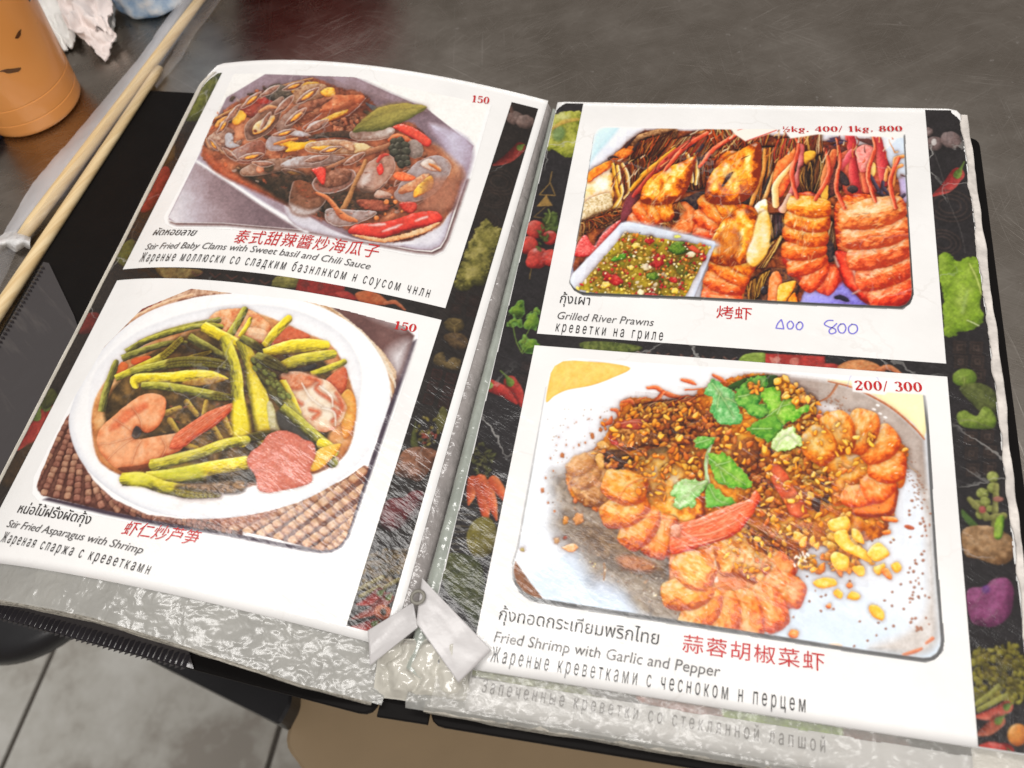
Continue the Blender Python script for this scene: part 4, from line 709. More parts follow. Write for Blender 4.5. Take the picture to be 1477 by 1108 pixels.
    for x,y,r in [(570,568,20),(625,525,15),(225,940,16),(360,700,18),(475,630,9),(390,630,6),(520,612,7),(280,722,7),(300,805,7),(250,855,7),(265,1028,9),(310,1085,9),(440,650,5),(320,630,5),(545,450,5),(340,575,5),(620,440,7),(400,510,4),(460,470,4)]: c.ell(x,y,r*.8,r,0,((120,54,24),(196,110,60)), j=.2, sh=.15)
    for i in range(70): x, y = c.rng.uniform(260,680), c.rng.uniform(380,1050); c.ell(x,y,*(c.rng.uniform(2,5,2)),0,((110,76,50),(170,130,90)),n=6, sh=0, alpha=.8)
    OR = ((120,40,10),(196,92,24),(238,146,44),(252,200,90)); CRB = (((170,66,8),(236,130,24),(255,196,84)),((140,46,8),(220,104,22),(250,166,60)),((190,84,14),(248,164,50),(255,228,140)),((110,32,8),(190,82,24),(236,140,54)),((170,56,14),(226,106,36),(250,176,90)))
    GOLD = (((210,110,14),(250,170,40),(255,224,120)),((224,120,20),(253,186,56),(255,238,160)),((190,80,12),(242,142,32),(255,204,84)))
    # the mound
    c.frame(700,500,2.954)
    mound = [(360,520),(480,420),(560,300),(620,220),(850,230),(930,180),(1100,120),(1250,130),(1390,220),(1420,300),(1600,350),(1700,380),(1800,440),(1770,560),(1730,700),(1700,800),(1600,830),(1500,850),(1380,860),(1300,1000),(1270,1120),(1100,1120),(900,1040),(790,960),(790,880),(640,800),(560,740),(460,690),(380,650),(345,580)]
    c.puff(mound, ((110,36,8),(196,88,18),(238,140,36),(254,196,80)), r=120, k=.2, tex=.75, ts=30, rough=6, feather=2)
    c.strew(mound, 700, (8,22), CRB, asp=(.4,.9), tex=.35, sh=.35)
    # chilli shreds and crumbs behind
    c.frame(735,510,4.765)
    for z,w in (([(950,235),(1010,235),(1060,270),(1120,290),(1240,315)],16),([(1060,260),(1030,300),(980,340)],13),([(770,335),(830,325),(860,360)],14),([(700,385),(740,395),(750,440)],14),([(1180,180),(1230,190),(1280,212)],14),([(1400,150),(1450,175),(1490,200)],14),([(640,490),(690,470),(700,440)],18),([(1210,250),(1330,240)],9),([(960,380),(1080,340),(1190,340)],11),([(880,320),(940,300)],10)):
        c.tube(z, [w*.6]+[w]*(len(z)-2)+[w*.4], ((236,140,90),(206,84,44),(150,44,20)), tex=.4)
    c.hair(((800,430),(1200,330)), ((860,360),(1280,300)), 46, 9, [(226,110,50),(244,160,80),(250,206,150),(190,70,30)], 12)
    c.strew([(780,420),(860,380),(1180,330),(1190,420),(960,470),(760,470)], 60, (12,26), CRB[:3]+GOLD, asp=(.4,.8), sh=.3)
    c.puff([(735,470),(830,450),(950,455),(940,500),(880,530),(760,510)], ((110,24,14),(186,60,40),(224,110,80)), r=26, spec=.6, tex=.5, ts=18); c.tube([(750,485),(820,468),(930,478)], [4,8,4], ((240,160,130),(200,90,70)), alpha=.8)
    c.puff([(730,520),(900,520),(1000,460),(1150,420),(1250,400),(1240,560),(1180,620),(1080,640),(940,640),(800,670),(740,600)], ((50,18,8),(110,56,22),(176,104,44),(220,150,80)), r=60, tex=.9, ts=18)
    c.strew([(940,500),(1150,420),(1300,400),(1460,520),(1470,660),(1250,640),(1080,640),(960,580)], 110, (16,36), CRB, asp=(.4,.8), sh=.5, spec=.3, rough=5)
    c.puff([(600,620),(640,600),(690,640),(660,660),(620,655)], ((150,80,30),(216,150,70),(244,200,120)), r=20); c.puff([(690,560),(740,600),(750,630),(700,620)], ((140,24,20),(210,60,44)), r=16)
    c.puff([(640,690),(760,660),(880,740),(960,660),(1080,640),(1060,690),(900,760),(760,800),(650,790)], ((16,8,8),(50,28,18),(96,56,30)), r=30, tex=.6, ts=18)
    c.puff([(395,810),(420,740),(500,690),(620,660),(650,700),(640,790),(700,800),(740,860),(730,960),(760,1040),(640,1050),(520,1040),(440,960)], ((96,46,20),(160,94,44),(206,146,86),(232,186,130)), r=90, tex=.75, ts=26, spec=.5)
    c.puff([(460,760),(560,740),(600,820),(520,880),(440,860)], ((130,54,14),(186,90,30),(220,130,60)), r=50, feather=20, tex=.6, ts=16, sh=0, alpha=.8)
    c.strew([(560,690),(720,700),(720,980),(640,1000),(560,860)], 40, (14,34), CRB, asp=(.3,.7), sh=.4, rough=5)
    c.puff([(590,710),(640,690),(650,790),(620,800)], ((130,80,30),(206,144,66),(236,186,110)), r=16, tex=.5)
    # the big shrimp in front
    c.puff([(730,860),(760,800),(860,730),(960,700),(1080,690),(1180,780),(1300,860),(1350,920),(1340,1040),(1320,1140),(1200,1300),(1060,1320),(900,1290),(780,1200),(730,1080)], ((110,30,6),(208,96,24),(248,158,52),(255,214,120)), r=120, tex=.75, hb=.8, off=-.12, ts=40, k=.35, spec=.3)
    c.puff([(960,720),(1090,700),(1200,800),(1190,880),(1080,860),(1000,800)], ((226,140,40),(248,190,80),(255,230,150)), r=60, feather=24, tex=.5, sh=0)
    c.puff([(1100,850),(1150,830),(1180,900),(1150,930)], ((246,210,130),(255,244,206)), r=20, feather=8, sh=0); c.puff([(990,790),(1010,780),(1010,850),(985,850)], ((255,236,180),(255,250,226)), r=10, feather=5, sh=0)
    c.puff([(740,870),(850,830),(960,900),(1000,1000),(900,1040),(790,1040),(735,980)], ((110,44,14),(170,90,36),(206,130,66)), r=60, feather=20, tex=.8, ts=20, sh=0, alpha=.9)
    c.strew([(740,860),(900,820),(980,960),(900,1040),(760,1000)], 46, (8,20), CRB, asp=(.4,.8), sh=.3, alpha=.8)
    for i in range(20): c.ell(760 + c.rng.random()*60, 790 + c.rng.random()*40, 10, 9, 0, ((214,190,150),(255,250,236)), sh=.2)
    c.strew([(860,720),(960,690),(970,740),(890,780)], 16, (14,26), GOLD, sh=.4); c.strew([(1100,690),(1280,700),(1320,860),(1200,800)], 26, (16,34), GOLD+CRB[:2], asp=(.35,.7), sh=.4)
    for x,y in [(1075,865),(870,800),(905,900),(810,960)]: c.ell(x,y,7,7,0,((40,16,8),(80,40,20)), sh=0)
    c.frame(735,720,4.765)
    c.puff([(740,60),(800,30),(900,60),(1000,110),(1110,110),(1170,160),(1120,240),(1110,360),(1040,380),(940,330),(820,240),(760,150)], ((116,34,10),(206,92,36),(240,146,76),(252,200,140)), r=80, tex=.5, hb=.8, off=-.12, ts=30, spec=.4)
    c.puff([(860,200),(960,230),(1080,330),(1030,370),(920,310)], ((190,110,80),(222,160,130),(240,200,176)), r=40, feather=14, sh=0, tex=.5)
    c.tube([(760,60),(800,110),(790,170)], [14,18,10], ((226,190,120),(170,120,60)), alpha=.7)
    # cracked garlic right of centre
    c.frame(1030,510,4.616)
    c.strew([(620,260),(700,380),(740,560),(720,700),(760,840),(690,1000),(560,900),(440,720),(280,620),(360,520),(520,380)], 150, (16,40), GOLD+CRB[:2], asp=(.4,.85), sh=.45, spec=.5, rough=4)
    c.strew([(130,700),(300,680),(420,900),(460,1060),(200,1060),(220,900),(120,820)], 90, (16,36), CRB+GOLD[2:], asp=(.4,.8), sh=.5, spec=.3, rough=4)
    c.puff([(120,640),(220,560),(300,600),(300,700),(220,760),(140,720)], ((40,14,6),(100,44,16),(170,90,36)), r=40, tex=.7, ts=20, alpha=.8)
    for z in ([(690,980),(760,940),(760,1000)],[(640,1000),(700,1060)]): c.puff(z+[(700,960)], ((20,10,8),(60,30,20)), r=16)
    c.puff([(590,600),(640,560),(720,560),(800,570),(800,630),(740,660),(660,660),(600,640)], OR, r=40, tex=.5, ts=20, spec=1)
    for z in ([(700,420),(760,460),(740,490)],[(800,500),(860,470),(925,440)],[(790,540),(850,510),(920,450)],[(740,470),(830,440)],[(860,540),(940,520),(1000,590)]): c.tube(z, [18,22,10][:len(z)], ((246,170,140),(222,96,60),(180,56,34)), tex=.4)
    c.hair(((880,560),(1000,520)), ((1000,620),(1360,800)), 16, 8, [(246,190,120),(226,120,60),(255,236,206)], 14)
    c.puff([(720,680),(830,620),(950,600),(1020,590),(1100,640),(1200,720),(1265,770),(1270,860),(1230,900),(1140,870),(1060,830),(960,860),(880,920),(860,1000),(790,1010),(780,860),(740,760)], ((170,64,14),(226,120,30),(248,170,70),(255,222,150)), r=90, tex=.5, hb=.8, off=-.12, ts=36, spec=1)
    for q in ([(900,700),(960,680),(1000,720)],[(960,640),(990,680)],[(1020,620),(1080,690)],[(1160,730),(1230,770)]): c.tube(q, [8,16,8][:len(q)], ((255,250,230),(252,220,160)), feather=5, alpha=.85, tex=.5)
    c.puff([(940,930),(1000,850),(1100,840),(1220,900),(1215,990),(1170,1080),(940,1080),(920,1000)], ((110,26,6),(206,78,20),(236,120,46),(250,170,96)), r=60, tex=.35, hb=.8, off=-.12, ts=40)
    c.puff([(960,880),(1060,840),(1150,860),(1050,880),(960,940)], ((70,16,8),(120,40,16)), r=20, feather=8, sh=0)
    c.puff([(370,745),(420,735),(480,800),(540,900),(600,1000),(620,1080),(520,1080),(450,960),(390,860)], ((140,30,16),(196,64,36),(222,100,60),(240,150,110)), r=44, tex=.4, ts=30, spec=1)
    # curls and joints of the shrimps, wet glints, crisp bits sitting on them
    c.frame(0,0,1); hs = c.sh; c.sh = .35
    c.strew([(900,660),(985,650),(1000,700),(960,720),(905,710)], 40, (2.5,6), GOLD+CRB, asp=(.35,.7), rough=.6)
    c.strew([(1000,770),(1060,770),(1140,800),(1150,840),(1080,830)], 40, (2.5,5.5), GOLD+CRB, asp=(.35,.7))
    c.strew([(1060,640),(1230,630),(1260,700),(1210,760),(1120,770),(1080,710)], 170, (2.5,7), GOLD+CRB, asp=(.35,.7), rough=.6, spec=.5)
    c.strew([(1090,560),(1180,575),(1200,640),(1120,660),(1060,620)], 60, (2.5,7), GOLD, asp=(.35,.7), rough=.6, spec=.5)
    c.strew([(870,600),(1010,580),(1060,640),(1000,665),(900,645)], 110, (2.5,6.5), CRB+GOLD, asp=(.35,.7), rough=.6, spec=.4)
    c.sh = 0
    for i in range(240):
        x, y = c.rng.uniform(840,1290), c.rng.uniform(580,880)
        if abs(y - 740) > 160 - abs(x - 1050) * .35: continue
        f = ((255,244,210),(255,226,140),(60,20,8),(110,40,12))[c.rng.integers(4)]; c.ell(x, y, c.rng.uniform(.8,2.4), c.rng.uniform(.6,1.2), c.rng.uniform(0,180), (f, f), n=6, tex=.1, alpha=.75)
    c.sh = hs
    c.frame(0,0,1); c.sh = .45
    S1 = ((140,34,4),(232,104,20),(252,168,60),(255,226,140)); S2 = ((150,22,6),(228,74,22),(248,128,56),(255,196,126))
    c.rings_of([(1172,652),(1200,628),(1240,622),(1272,648),(1278,685),(1250,712),(1218,716)], [25,30,32,30,26,20,11], 7, S1, S2, gl=1.4, alpha=.8)
    c.strew([(1150,640),(1200,610),(1260,625),(1240,660),(1190,670)], 26, (2.5,6), GOLD, asp=(.35,.7), rough=.6, spec=.5)
    c.rings_of([(832,664),(850,690),(872,700),(892,690)], [18,22,22,16], 4, ((90,40,14),(160,88,36),(206,140,76),(236,190,130)), None, gl=.8, alpha=.55)
    c.rings_of([(905,690),(898,722),(912,752),(948,772),(992,782),(1036,778)], [30,34,36,33,28,18], 6, S1, S2, gl=1.2, alpha=.75)
    c.strew([(900,665),(960,660),(1000,700),(930,720)], 24, (2.5,6), GOLD+CRB, asp=(.35,.7), rough=.6, spec=.5)
    c.frame(1030,510,4.616)
    # coriander
    c.frame(1030,510,4.616)
    c.puff([(90,230),(160,180),(260,150),(420,150),(380,260),(200,260)], ((12,24,10),(40,70,24)), r=30)
    sprig(c, [(-20,180),(40,200),(90,235),(150,270),(160,340),(180,400),(180,450),(120,470),(60,480),(20,450),(-20,380),(-10,300),(-60,280)], [[(-10,200),(60,300),(130,420)],[(40,260),(20,360)],[(80,300),(150,330)]], ((24,84,36),(56,136,60),(110,180,100),(176,220,160)))
    sprig(c, [(140,260),(250,160),(340,150),(360,200),(330,260),(300,340),(340,330),(380,380),(320,430),(240,400),(170,350)], [[(160,290),(260,260),(340,170)]], ((16,54,16),(40,104,30),(90,156,50),(150,200,90)))
    sprig(c, [(310,270),(380,220),(440,250),(450,310),(480,240),(510,300),(560,310),(540,380),(590,340),(640,350),(580,420),(480,470),(400,500),(340,440),(360,380)], [[(340,430),(440,360),(540,330)],[(420,400),(480,280)]], ((30,90,16),(76,150,30),(130,190,60),(190,226,110)))
    sprig(c, [(220,500),(300,440),(400,420),(460,480),(410,570),(350,580),(260,540)], [[(250,500),(380,500)]], ((20,70,14),(60,120,30),(110,170,50)))
    sprig(c, [(380,640),(400,570),(450,510),(520,490),(590,600),(560,620),(470,650)], [[(400,630),(480,540),(560,600)]], ((110,160,60),(170,206,110),(220,236,180),(246,250,226)))
    c.strew([(400,170),(480,160),(640,300),(560,320),(470,300)], 26, (14,32), GOLD, sh=.4, spec=.4); c.strew([(230,210),(320,190),(330,260),(240,250)], 8, (14,24), OR and (OR,), sh=.4)
    c.frame(735,510,4.765)
    c.tube([(1390,600),(1360,700),(1350,800),(1365,900)], [16,13,12,16], ((206,226,190),(140,184,110)), tex=.3)
    sprig(c, [(1265,610),(1300,570),(1370,565),(1410,590),(1370,650),(1300,655)], [[(1280,620),(1380,590)]])
    sprig(c, [(1365,700),(1430,690),(1480,690),(1560,760),(1640,850),(1660,910),(1600,930),(1520,920),(1440,900),(1400,830)], [[(1370,720),(1500,820),(1620,900)],[(1420,770),(1520,740)],[(1450,810),(1480,890)]], ((30,86,16),(66,134,28),(110,170,50),(160,204,90)))
    sprig(c, [(1150,890),(1210,860),(1300,870),(1360,880),(1330,950),(1290,990),(1270,1050),(1210,1060),(1170,1080),(1120,1040),(1140,990),(1110,960)], [[(1340,900),(1240,950),(1150,1050)],[(1300,890),(1200,890)]], ((50,110,40),(110,170,80),(170,214,140),(220,240,200)))
    sprig(c, [(1360,900),(1420,920),(1470,980),(1540,1000),(1540,1040),(1450,1050),(1400,1060),(1350,1050),(1350,970)], [[(1370,910),(1420,1000),(1500,1030)]], ((40,110,24),(90,160,50),(150,200,100)))
    # lower shrimps
    c.frame(735,720,4.765)
    c.puff([(1110,380),(1200,340),(1320,350),(1420,300),(1560,280),(1700,330),(1780,420),(1800,500),(1740,560),(1760,640),(1760,700),(1680,790),(1560,870),(1460,890),(1340,850),(1200,730),(1110,620),(1100,540)], ((130,36,10),(216,96,34),(246,146,70),(255,208,140)), r=110, hb=.8, off=-.12, tex=.6, ts=36, spec=.9)
    c.puff([(1130,400),(1260,370),(1300,440),(1280,520),(1140,540)], ((150,76,40),(206,140,90),(232,180,130)), r=50, feather=14, tex=.7, ts=18, spec=.8, sh=0)
    c.puff([(1110,560),(1300,540),(1500,560),(1460,700),(1400,860),(1300,820),(1160,690)], ((196,100,44),(236,156,84),(250,204,140)), r=80, feather=18, tex=.6, ts=30, spec=.8, sh=0)
    c.puff([(1330,540),(1600,520),(1640,600),(1500,640)], ((150,44,16),(206,90,36)), r=40, feather=16, sh=0, alpha=.7)
    for x,y in [(1240,455),(1150,660),(1195,610),(1425,800),(1140,785),(1320,480),(1290,590),(1500,740)]: c.ell(x,y,7,7,0,((60,24,10),(110,50,24)), sh=0)
    for x,y,r in [(1410,450,16),(1455,440,12),(1175,555,14),(1270,380,14),(1210,390,10),(1420,560,14),(1500,500,12),(1300,580,12),(1600,380,18),(1560,440,12)]: c.ell(x,y,r,r*1.4,20,((255,240,220),(255,255,250)), j=.4, sh=0, alpha=.9)
    c.frame(1030,720,4.476)
    c.puff([(0,260),(120,180),(240,250),(330,330),(440,380),(520,480),(480,560),(420,600),(300,560),(150,500),(40,480)], ((130,44,10),(220,112,36),(248,170,80),(255,224,160)), r=80, tex=.7, hb=.8, off=-.12, ts=26, spec=1)
    c.strew([(120,120),(260,200),(420,300),(480,360),(360,340),(220,260)], 40, (16,36), CRB, asp=(.3,.6), sh=.5, spec=.5)
    c.puff([(230,740),(330,690),(440,650),(465,720),(440,810),(370,860),(280,840),(220,800)], ((186,80,44),(224,130,90),(244,180,140)), r=50, tex=.6, ts=24, spec=.8)
    c.puff([(200,720),(300,660),(440,640),(400,690),(280,720)], ((226,150,60),(250,200,110)), r=26, tex=.6)
    c.frame(0,0,1); c.sh = .45
    c.rings_of([(1010,812),(992,838),(996,868),(1022,888),(1062,892),(1100,880),(1128,856),(1130,828),(1108,808)], [28,34,38,40,40,38,33,26,15], 8, S1, S2, gl=1.4, alpha=.74)
    c.strew([(1040,770),(1120,780),(1140,830),(1060,830)], 26, (2.5,6), GOLD+CRB, asp=(.35,.7), rough=.6, spec=.5)
    c.sh = 0
    for z in ([(890,725),(905,700),(935,690),(965,700)],[(900,760),(930,745),(975,750)],[(975,810),(990,840),(1020,850),(1060,840)],[(1000,870),(1040,860),(1080,870)],[(1060,780),(1075,800),(1070,825)],[(1100,800),(1120,815),(1135,840)],[(1020,795),(1030,815),(1020,835)]): c.tube(z, [1.2,2.2,2.0,.8][:len(z)], ((255,206,130),(206,84,30),(130,36,14)), alpha=.5, feather=3)
    c.sh = .4
    # tail fan over the front shrimp
    c.frame(735,720,4.765)
    c.puff([(1110,250),(1170,170),(1300,130),(1400,90),(1520,40),(1640,0),(1690,-60),(1720,0),(1640,150),(1540,250),(1400,300),(1280,340),(1130,380),(1100,330)], ((150,28,16),(206,66,36),(226,104,66),(242,160,120)), r=60, tex=.5, ts=30, asp=4, ang=-.4, spec=.6)
    for q in ([(1180,200),(1350,160),(1640,30)],[(1160,260),(1400,230),(1600,130)],[(1140,330),(1340,300),(1500,250)]): c.tube(q, [4,7,3], ((250,190,150),(226,120,80)), alpha=.7)
    c.ell(1140,215,36,44,0,((170,90,60),(206,130,100),(236,180,150)), tex=.5)
    # loose crumbs on the plate, right
    c.frame(1030,720,4.476)
    c.strew([(480,180),(700,260),(760,140),(860,200),(1000,380),(1100,440),(940,480),(700,470),(560,420)], 66, (20,44), GOLD+CRB[:3], asp=(.45,.85), sh=.45, spec=.6, rough=4)
    for z in ([(740,140),(850,110),(880,170),(840,220),(750,200)],[(770,230),(850,200),(890,280),(980,330),(1020,410),(920,370),(820,320)],[(890,190),(940,210),(970,290),(900,260)],[(750,390),(780,340),(870,380),(860,460),(790,450)],[(990,340),(1060,280),(1120,330),(1120,370),(1040,400)]): c.puff(z, GOLD[1], r=36, tex=.45, ts=22, spec=.6)
    for z in ([(640,540),(700,510),(780,515),(785,560),(690,575)],[(770,600),(800,580),(830,610),(820,640),(785,630)],[(855,555),(880,535),(895,565),(870,578)],[(860,640),(890,595),(940,620),(925,648)],[(1080,460),(1120,450),(1150,490),(1140,520),(1105,500)],[(1145,420),(1190,405),(1210,450),(1180,475),(1150,450)],[(1000,700),(1030,678),(1080,710),(1100,760),(1080,785),(1020,750)],[(480,870),(500,840),(540,850),(540,890),(500,895)],[(1080,210),(1130,195),(1135,225),(1095,230)],[(1080,110),(1170,120),(1180,150),(1100,140)],[(720,690),(750,675),(755,700),(730,705)],[(890,440),(960,430),(970,490),(920,490)]):
        c.puff(z, GOLD[0] if z[0][0] % 3 else CRB[4], r=24, tex=.4, ts=18, spec=.4, l=(.3,-.8))
    for i in range(20): c.ell(480 + c.rng.random()*130, 340 + c.rng.random()*90, 16, 6, c.rng.uniform(30,120), ((255,240,210),(255,255,255)) if i % 2 else ((60,24,10),(120,60,24)), sh=0)
    c.sh = 0; c.warp(); c.frame(0,0,1); c.grain(.16, 2.4, 5); c.grain(.08, 7, 9); m = c.C.mean(-1, keepdims=True); c.C = np.clip(m + (c.C - m) * 1.16, 0, 1) ** .70; c.C = np.clip((c.C - .5) * 1.08 + .5, 0, 1)
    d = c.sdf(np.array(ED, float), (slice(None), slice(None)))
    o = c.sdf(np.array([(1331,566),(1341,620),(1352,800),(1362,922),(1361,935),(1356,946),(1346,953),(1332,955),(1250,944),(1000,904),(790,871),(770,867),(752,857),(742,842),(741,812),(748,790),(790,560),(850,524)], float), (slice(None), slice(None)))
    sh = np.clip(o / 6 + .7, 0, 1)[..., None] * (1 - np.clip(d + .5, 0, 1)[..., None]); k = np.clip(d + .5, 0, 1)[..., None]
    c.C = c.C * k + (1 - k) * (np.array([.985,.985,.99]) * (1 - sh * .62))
    c.puff([(1228,548),(1340,556),(1336,571),(1328,569),(1280,566),(1276,570),(1230,565)], ((253,252,250),(253,253,252)), r=3, tex=0, sm=False, feather=2)
    for q in ([(1232,536),(1226,545),(1222,560)],[(1262,540),(1268,550),(1267,556)]): c.line(q, .9, (150,150,220), .6)
BG = (44, 38, 36)
def squares(c, pts, s, a, cc=((70,54,48),(84,66,58))):
    for x, y in pts:
        for k, v in ((1.0, cc[0]), (.72, BG), (.5, cc[1]), (.2, (40,32,30))):
            ca, sa = math.cos(a), math.sin(a); h = s * k * .5
            c.puff([(x + h*(u*ca - v_*sa), y + h*(u*sa + v_*ca)) for u, v_ in ((-1,-1),(1,-1),(1,1),(-1,1))], (v, v), r=3, tex=.1, sm=False, feather=1, alpha=.75)
def rings(c, x, y, r, ry, a, alpha=.5):
    for k in (1, .74, .48):
        q = [(x + r*k*math.cos(t)*math.cos(a) - ry*k*math.sin(t)*math.sin(a), y + r*k*math.cos(t)*math.sin(a) + ry*k*math.sin(t)*math.cos(a)) for t in np.linspace(0, 6.283, 28)]
        c.line(q, 2.4, (86,66,58), alpha, sm=False)
LEAF = ((70,80,20),(116,128,34),(160,170,60),(200,204,110)); GRN = ((50,90,16),(96,140,30),(146,184,50),(190,214,100)); CH = ((120,18,18),(186,40,34),(214,70,58))
def chili(c, a, b, w, stem, cols=CH):
    m = ((a[0]+b[0])/2 + (b[1]-a[1])*.08, (a[1]+b[1])/2 - (b[0]-a[0])*.08)
    c.tube([a, m, b], [w, w*.85, w*.2], cols[::-1], tex=.2); c.tube([stem, ((stem[0]+a[0])/2+1, (stem[1]+a[1])/2-1), a], [1, 1.6, w*.6], ((130,160,60),(70,100,30)))
def garlic(c, x, y, s, a=0): 
    c.ell(x, y, s, s*.8, a, ((90,70,66),(150,120,116),(196,176,174)), tex=.4, ts=8, j=.08, alpha=.8)
def border_L(c):
    c.frame(0,0,1); c.C[:] = col(BG); c.warp(.6, 5); c.sh = .2
    # outer strip
    c.puff([(300,95),(322,95),(300,150),(285,172),(262,168),(285,110)], LEAF[:3], r=16, tex=.5, ts=8, rough=3)
    for p,q in (((300,110),(270,160)),((310,105),(290,165)),((296,125),(272,150))): c.line([p,q], 1, (190,196,120), .5)
    c.puff([(236,215),(250,200),(252,225),(236,240),(226,232)], ((70,50,24),(110,84,44)), r=8, tex=.6)
    c.puff([(225,250),(240,240),(246,255),(232,285),(214,305),(200,303),(204,285),(218,275)], CH, r=14, tex=.5, ts=8, alpha=.85)
    c.puff([(175,355),(192,345),(196,372),(180,385),(166,372)], ((60,60,20),(100,104,36),(130,134,50)), r=12, tex=.6, ts=6)
    c.puff([(118,455),(142,452),(138,476),(116,482),(106,474)], CH, r=10, tex=.4, alpha=.7)
    chili(c, (66,585), (40,640), 15, (72,570)); chili(c, (52,600), (22,650), 13, (60,575)); c.puff([(56,575),(74,560),(84,575),(66,590)], ((50,60,20),(96,104,40)), r=8)
    c.puff([(40,640),(60,650),(20,700),(0,690)], ((70,50,24),(110,80,44)), r=12, tex=.6, alpha=.6)
    for z in ([(112,520),(116,545),(108,580),(110,610)],[(30,690),(20,712),(34,730)],[(70,650),(62,690)],[(140,500),(150,480),(146,470)],[(160,430),(150,450)],[(200,320),(190,340),(196,350)]): c.line(z, .9, (150,140,126), .55)
    # middle band
    c.puff([(225,386),(250,386),(290,390),(286,398),(250,404),(232,398)], ((90,70,30),(140,110,56),(170,150,80)), r=6, tex=.7, ts=5)
    for x,y in [(284,397),(310,399),(334,402),(358,406),(382,409)]: c.line([(x-7,y-5),(x,y+1),(x+8,y-4)], 2, (110,60,50), .8, sm=False)
    c.puff([(392,408),(400,399),(428,399),(430,414),(396,415)], ((80,80,30),(130,128,52),(176,170,80)), r=8, tex=.5, asp=4, ts=8)
    c.puff([(431,402),(498,411),(496,432),(426,420)], ((150,24,22),(196,44,36)), r=6, tex=.3, sm=False)
    c.ell(440,410,6,5,0,((120,40,36),(150,60,50)),alpha=.6); c.ell(462,413,4,5,0,((120,40,36),(150,60,50)),alpha=.6)
    c.puff([(482,424),(500,420),(515,432),(500,434)], CH, r=6); c.puff([(512,424),(530,419),(548,425),(560,438),(540,440),(520,436)], ((180,70,20),(222,100,44),(240,140,80)), r=10, tex=.4)
    c.tube([(555,438),(570,436),(584,447)], [2.5,3,1.5], ((236,140,90),(190,80,40)))
    # inner strip
    garlic(c,742,170,12); garlic(c,757,176,13); c.tube([(738,160),(734,148)],[3,2],((130,90,80),(80,60,54)))
    chili(c, (750,213), (712,238), 8, (756,209), ((90,16,16),(150,34,30),(186,60,50)))
    rings(c,720,262,26,18,.3,.35); rings(c,702,318,18,12,.3,.3); rings(c,712,285,22,14,.3,.25)
    c.puff([(700,316),(712,328),(724,330),(716,360),(700,408),(688,412),(672,418),(655,414),(662,390),(676,350)], ((64,64,18),(112,112,36),(158,154,62),(196,190,100)), r=26, tex=.7, ts=9, rough=5, rs=6)
    squares(c, [(664,430),(684,434),(658,446),(680,450)], 14, .15, ((58,38,34),(66,44,38)))
    c.ell(655,469,15,11,10,((66,54,24),(110,92,44),(140,120,66)), j=.08, tex=.5); c.line([(655,469),(656,482)],1,(170,150,80)); c.line([(648,464),(655,469),(664,464)],1,(160,140,76))
    c.puff([(640,484),(662,480),(676,492),(668,505),(650,500)], ((50,36,22),(90,68,40),(120,96,56)), r=12, tex=.7, ts=5)
    c.puff([(628,512),(640,508),(644,522),(652,515),(664,520),(660,534),(640,530),(626,524)], ((70,56,26),(116,96,50),(150,128,74)), r=9, tex=.7, ts=5)
    squares(c, [(630,540),(650,546),(624,558),(646,564),(618,576),(640,582)], 15, .2, ((84,44,40),(60,38,34)))
    c.puff([(600,606),(592,640),(604,650),(600,625)], ((70,90,30),(120,130,50)), r=5)
    c.puff([(638,586),(646,600),(636,625),(628,610)], ((80,84,30),(140,140,60)), r=7)
    for i in range(40): 
        x, y = 618 + c.rng.normal()*9, 626 + c.rng.normal()*12; c.ell(x, y, c.rng.uniform(2,5), 2, c.rng.uniform(0,180), [((120,110,30),(190,180,70)),((90,90,26),(160,156,60)),((140,50,30),(196,80,60))][c.rng.integers(5)//2], tex=.3)
    c.puff([(585,648),(610,645),(636,655),(622,676),(606,694),(590,690),(570,684),(575,662)], ((90,50,30),(150,92,62),(190,130,96)), r=22, tex=.6, ts=8)
    c.puff([(560,720),(580,718),(596,708),(612,712),(606,735),(590,752),(570,766),(552,760),(548,742)], ((56,10,16),(104,22,30),(140,40,48)), r=20, tex=.3, ts=8)
    c.strew([(534,798),(560,794),(586,796),(580,820),(560,845),(530,850),(520,830)], 150, (2.5,6), (((90,76,20),(150,128,44),(190,168,80)),((70,60,20),(120,104,40)),((110,90,40),(176,150,90))), asp=(.5,1))
    for q in ([(518,850),(540,838),(552,832)],[(520,860),(548,846)],[(540,856),(575,836)]): c.tube(q, [3]*len(q), ((180,170,90),(110,100,40)))
    chili(c,(548,856),(515,872),8,(556,850)); chili(c,(560,862),(508,892),8,(566,855),((120,30,20),(170,56,40),(200,90,66))); c.ell(553,884,14,11,20,((150,50,16),(206,90,36),(236,140,80)),spec=.6); c.ell(553,883,4,5,0,((40,30,16),(60,44,24)))
    chili(c,(540,900),(505,905),8,(546,896))
    c.sh = 0; c.warp(); c.grain(.3, 2.2, 5); c.grain(.2, 9, 8); m = c.C.mean(-1, keepdims=True); c.C = (m + (c.C - m) * .80) * np.array([.84, .80, .76])
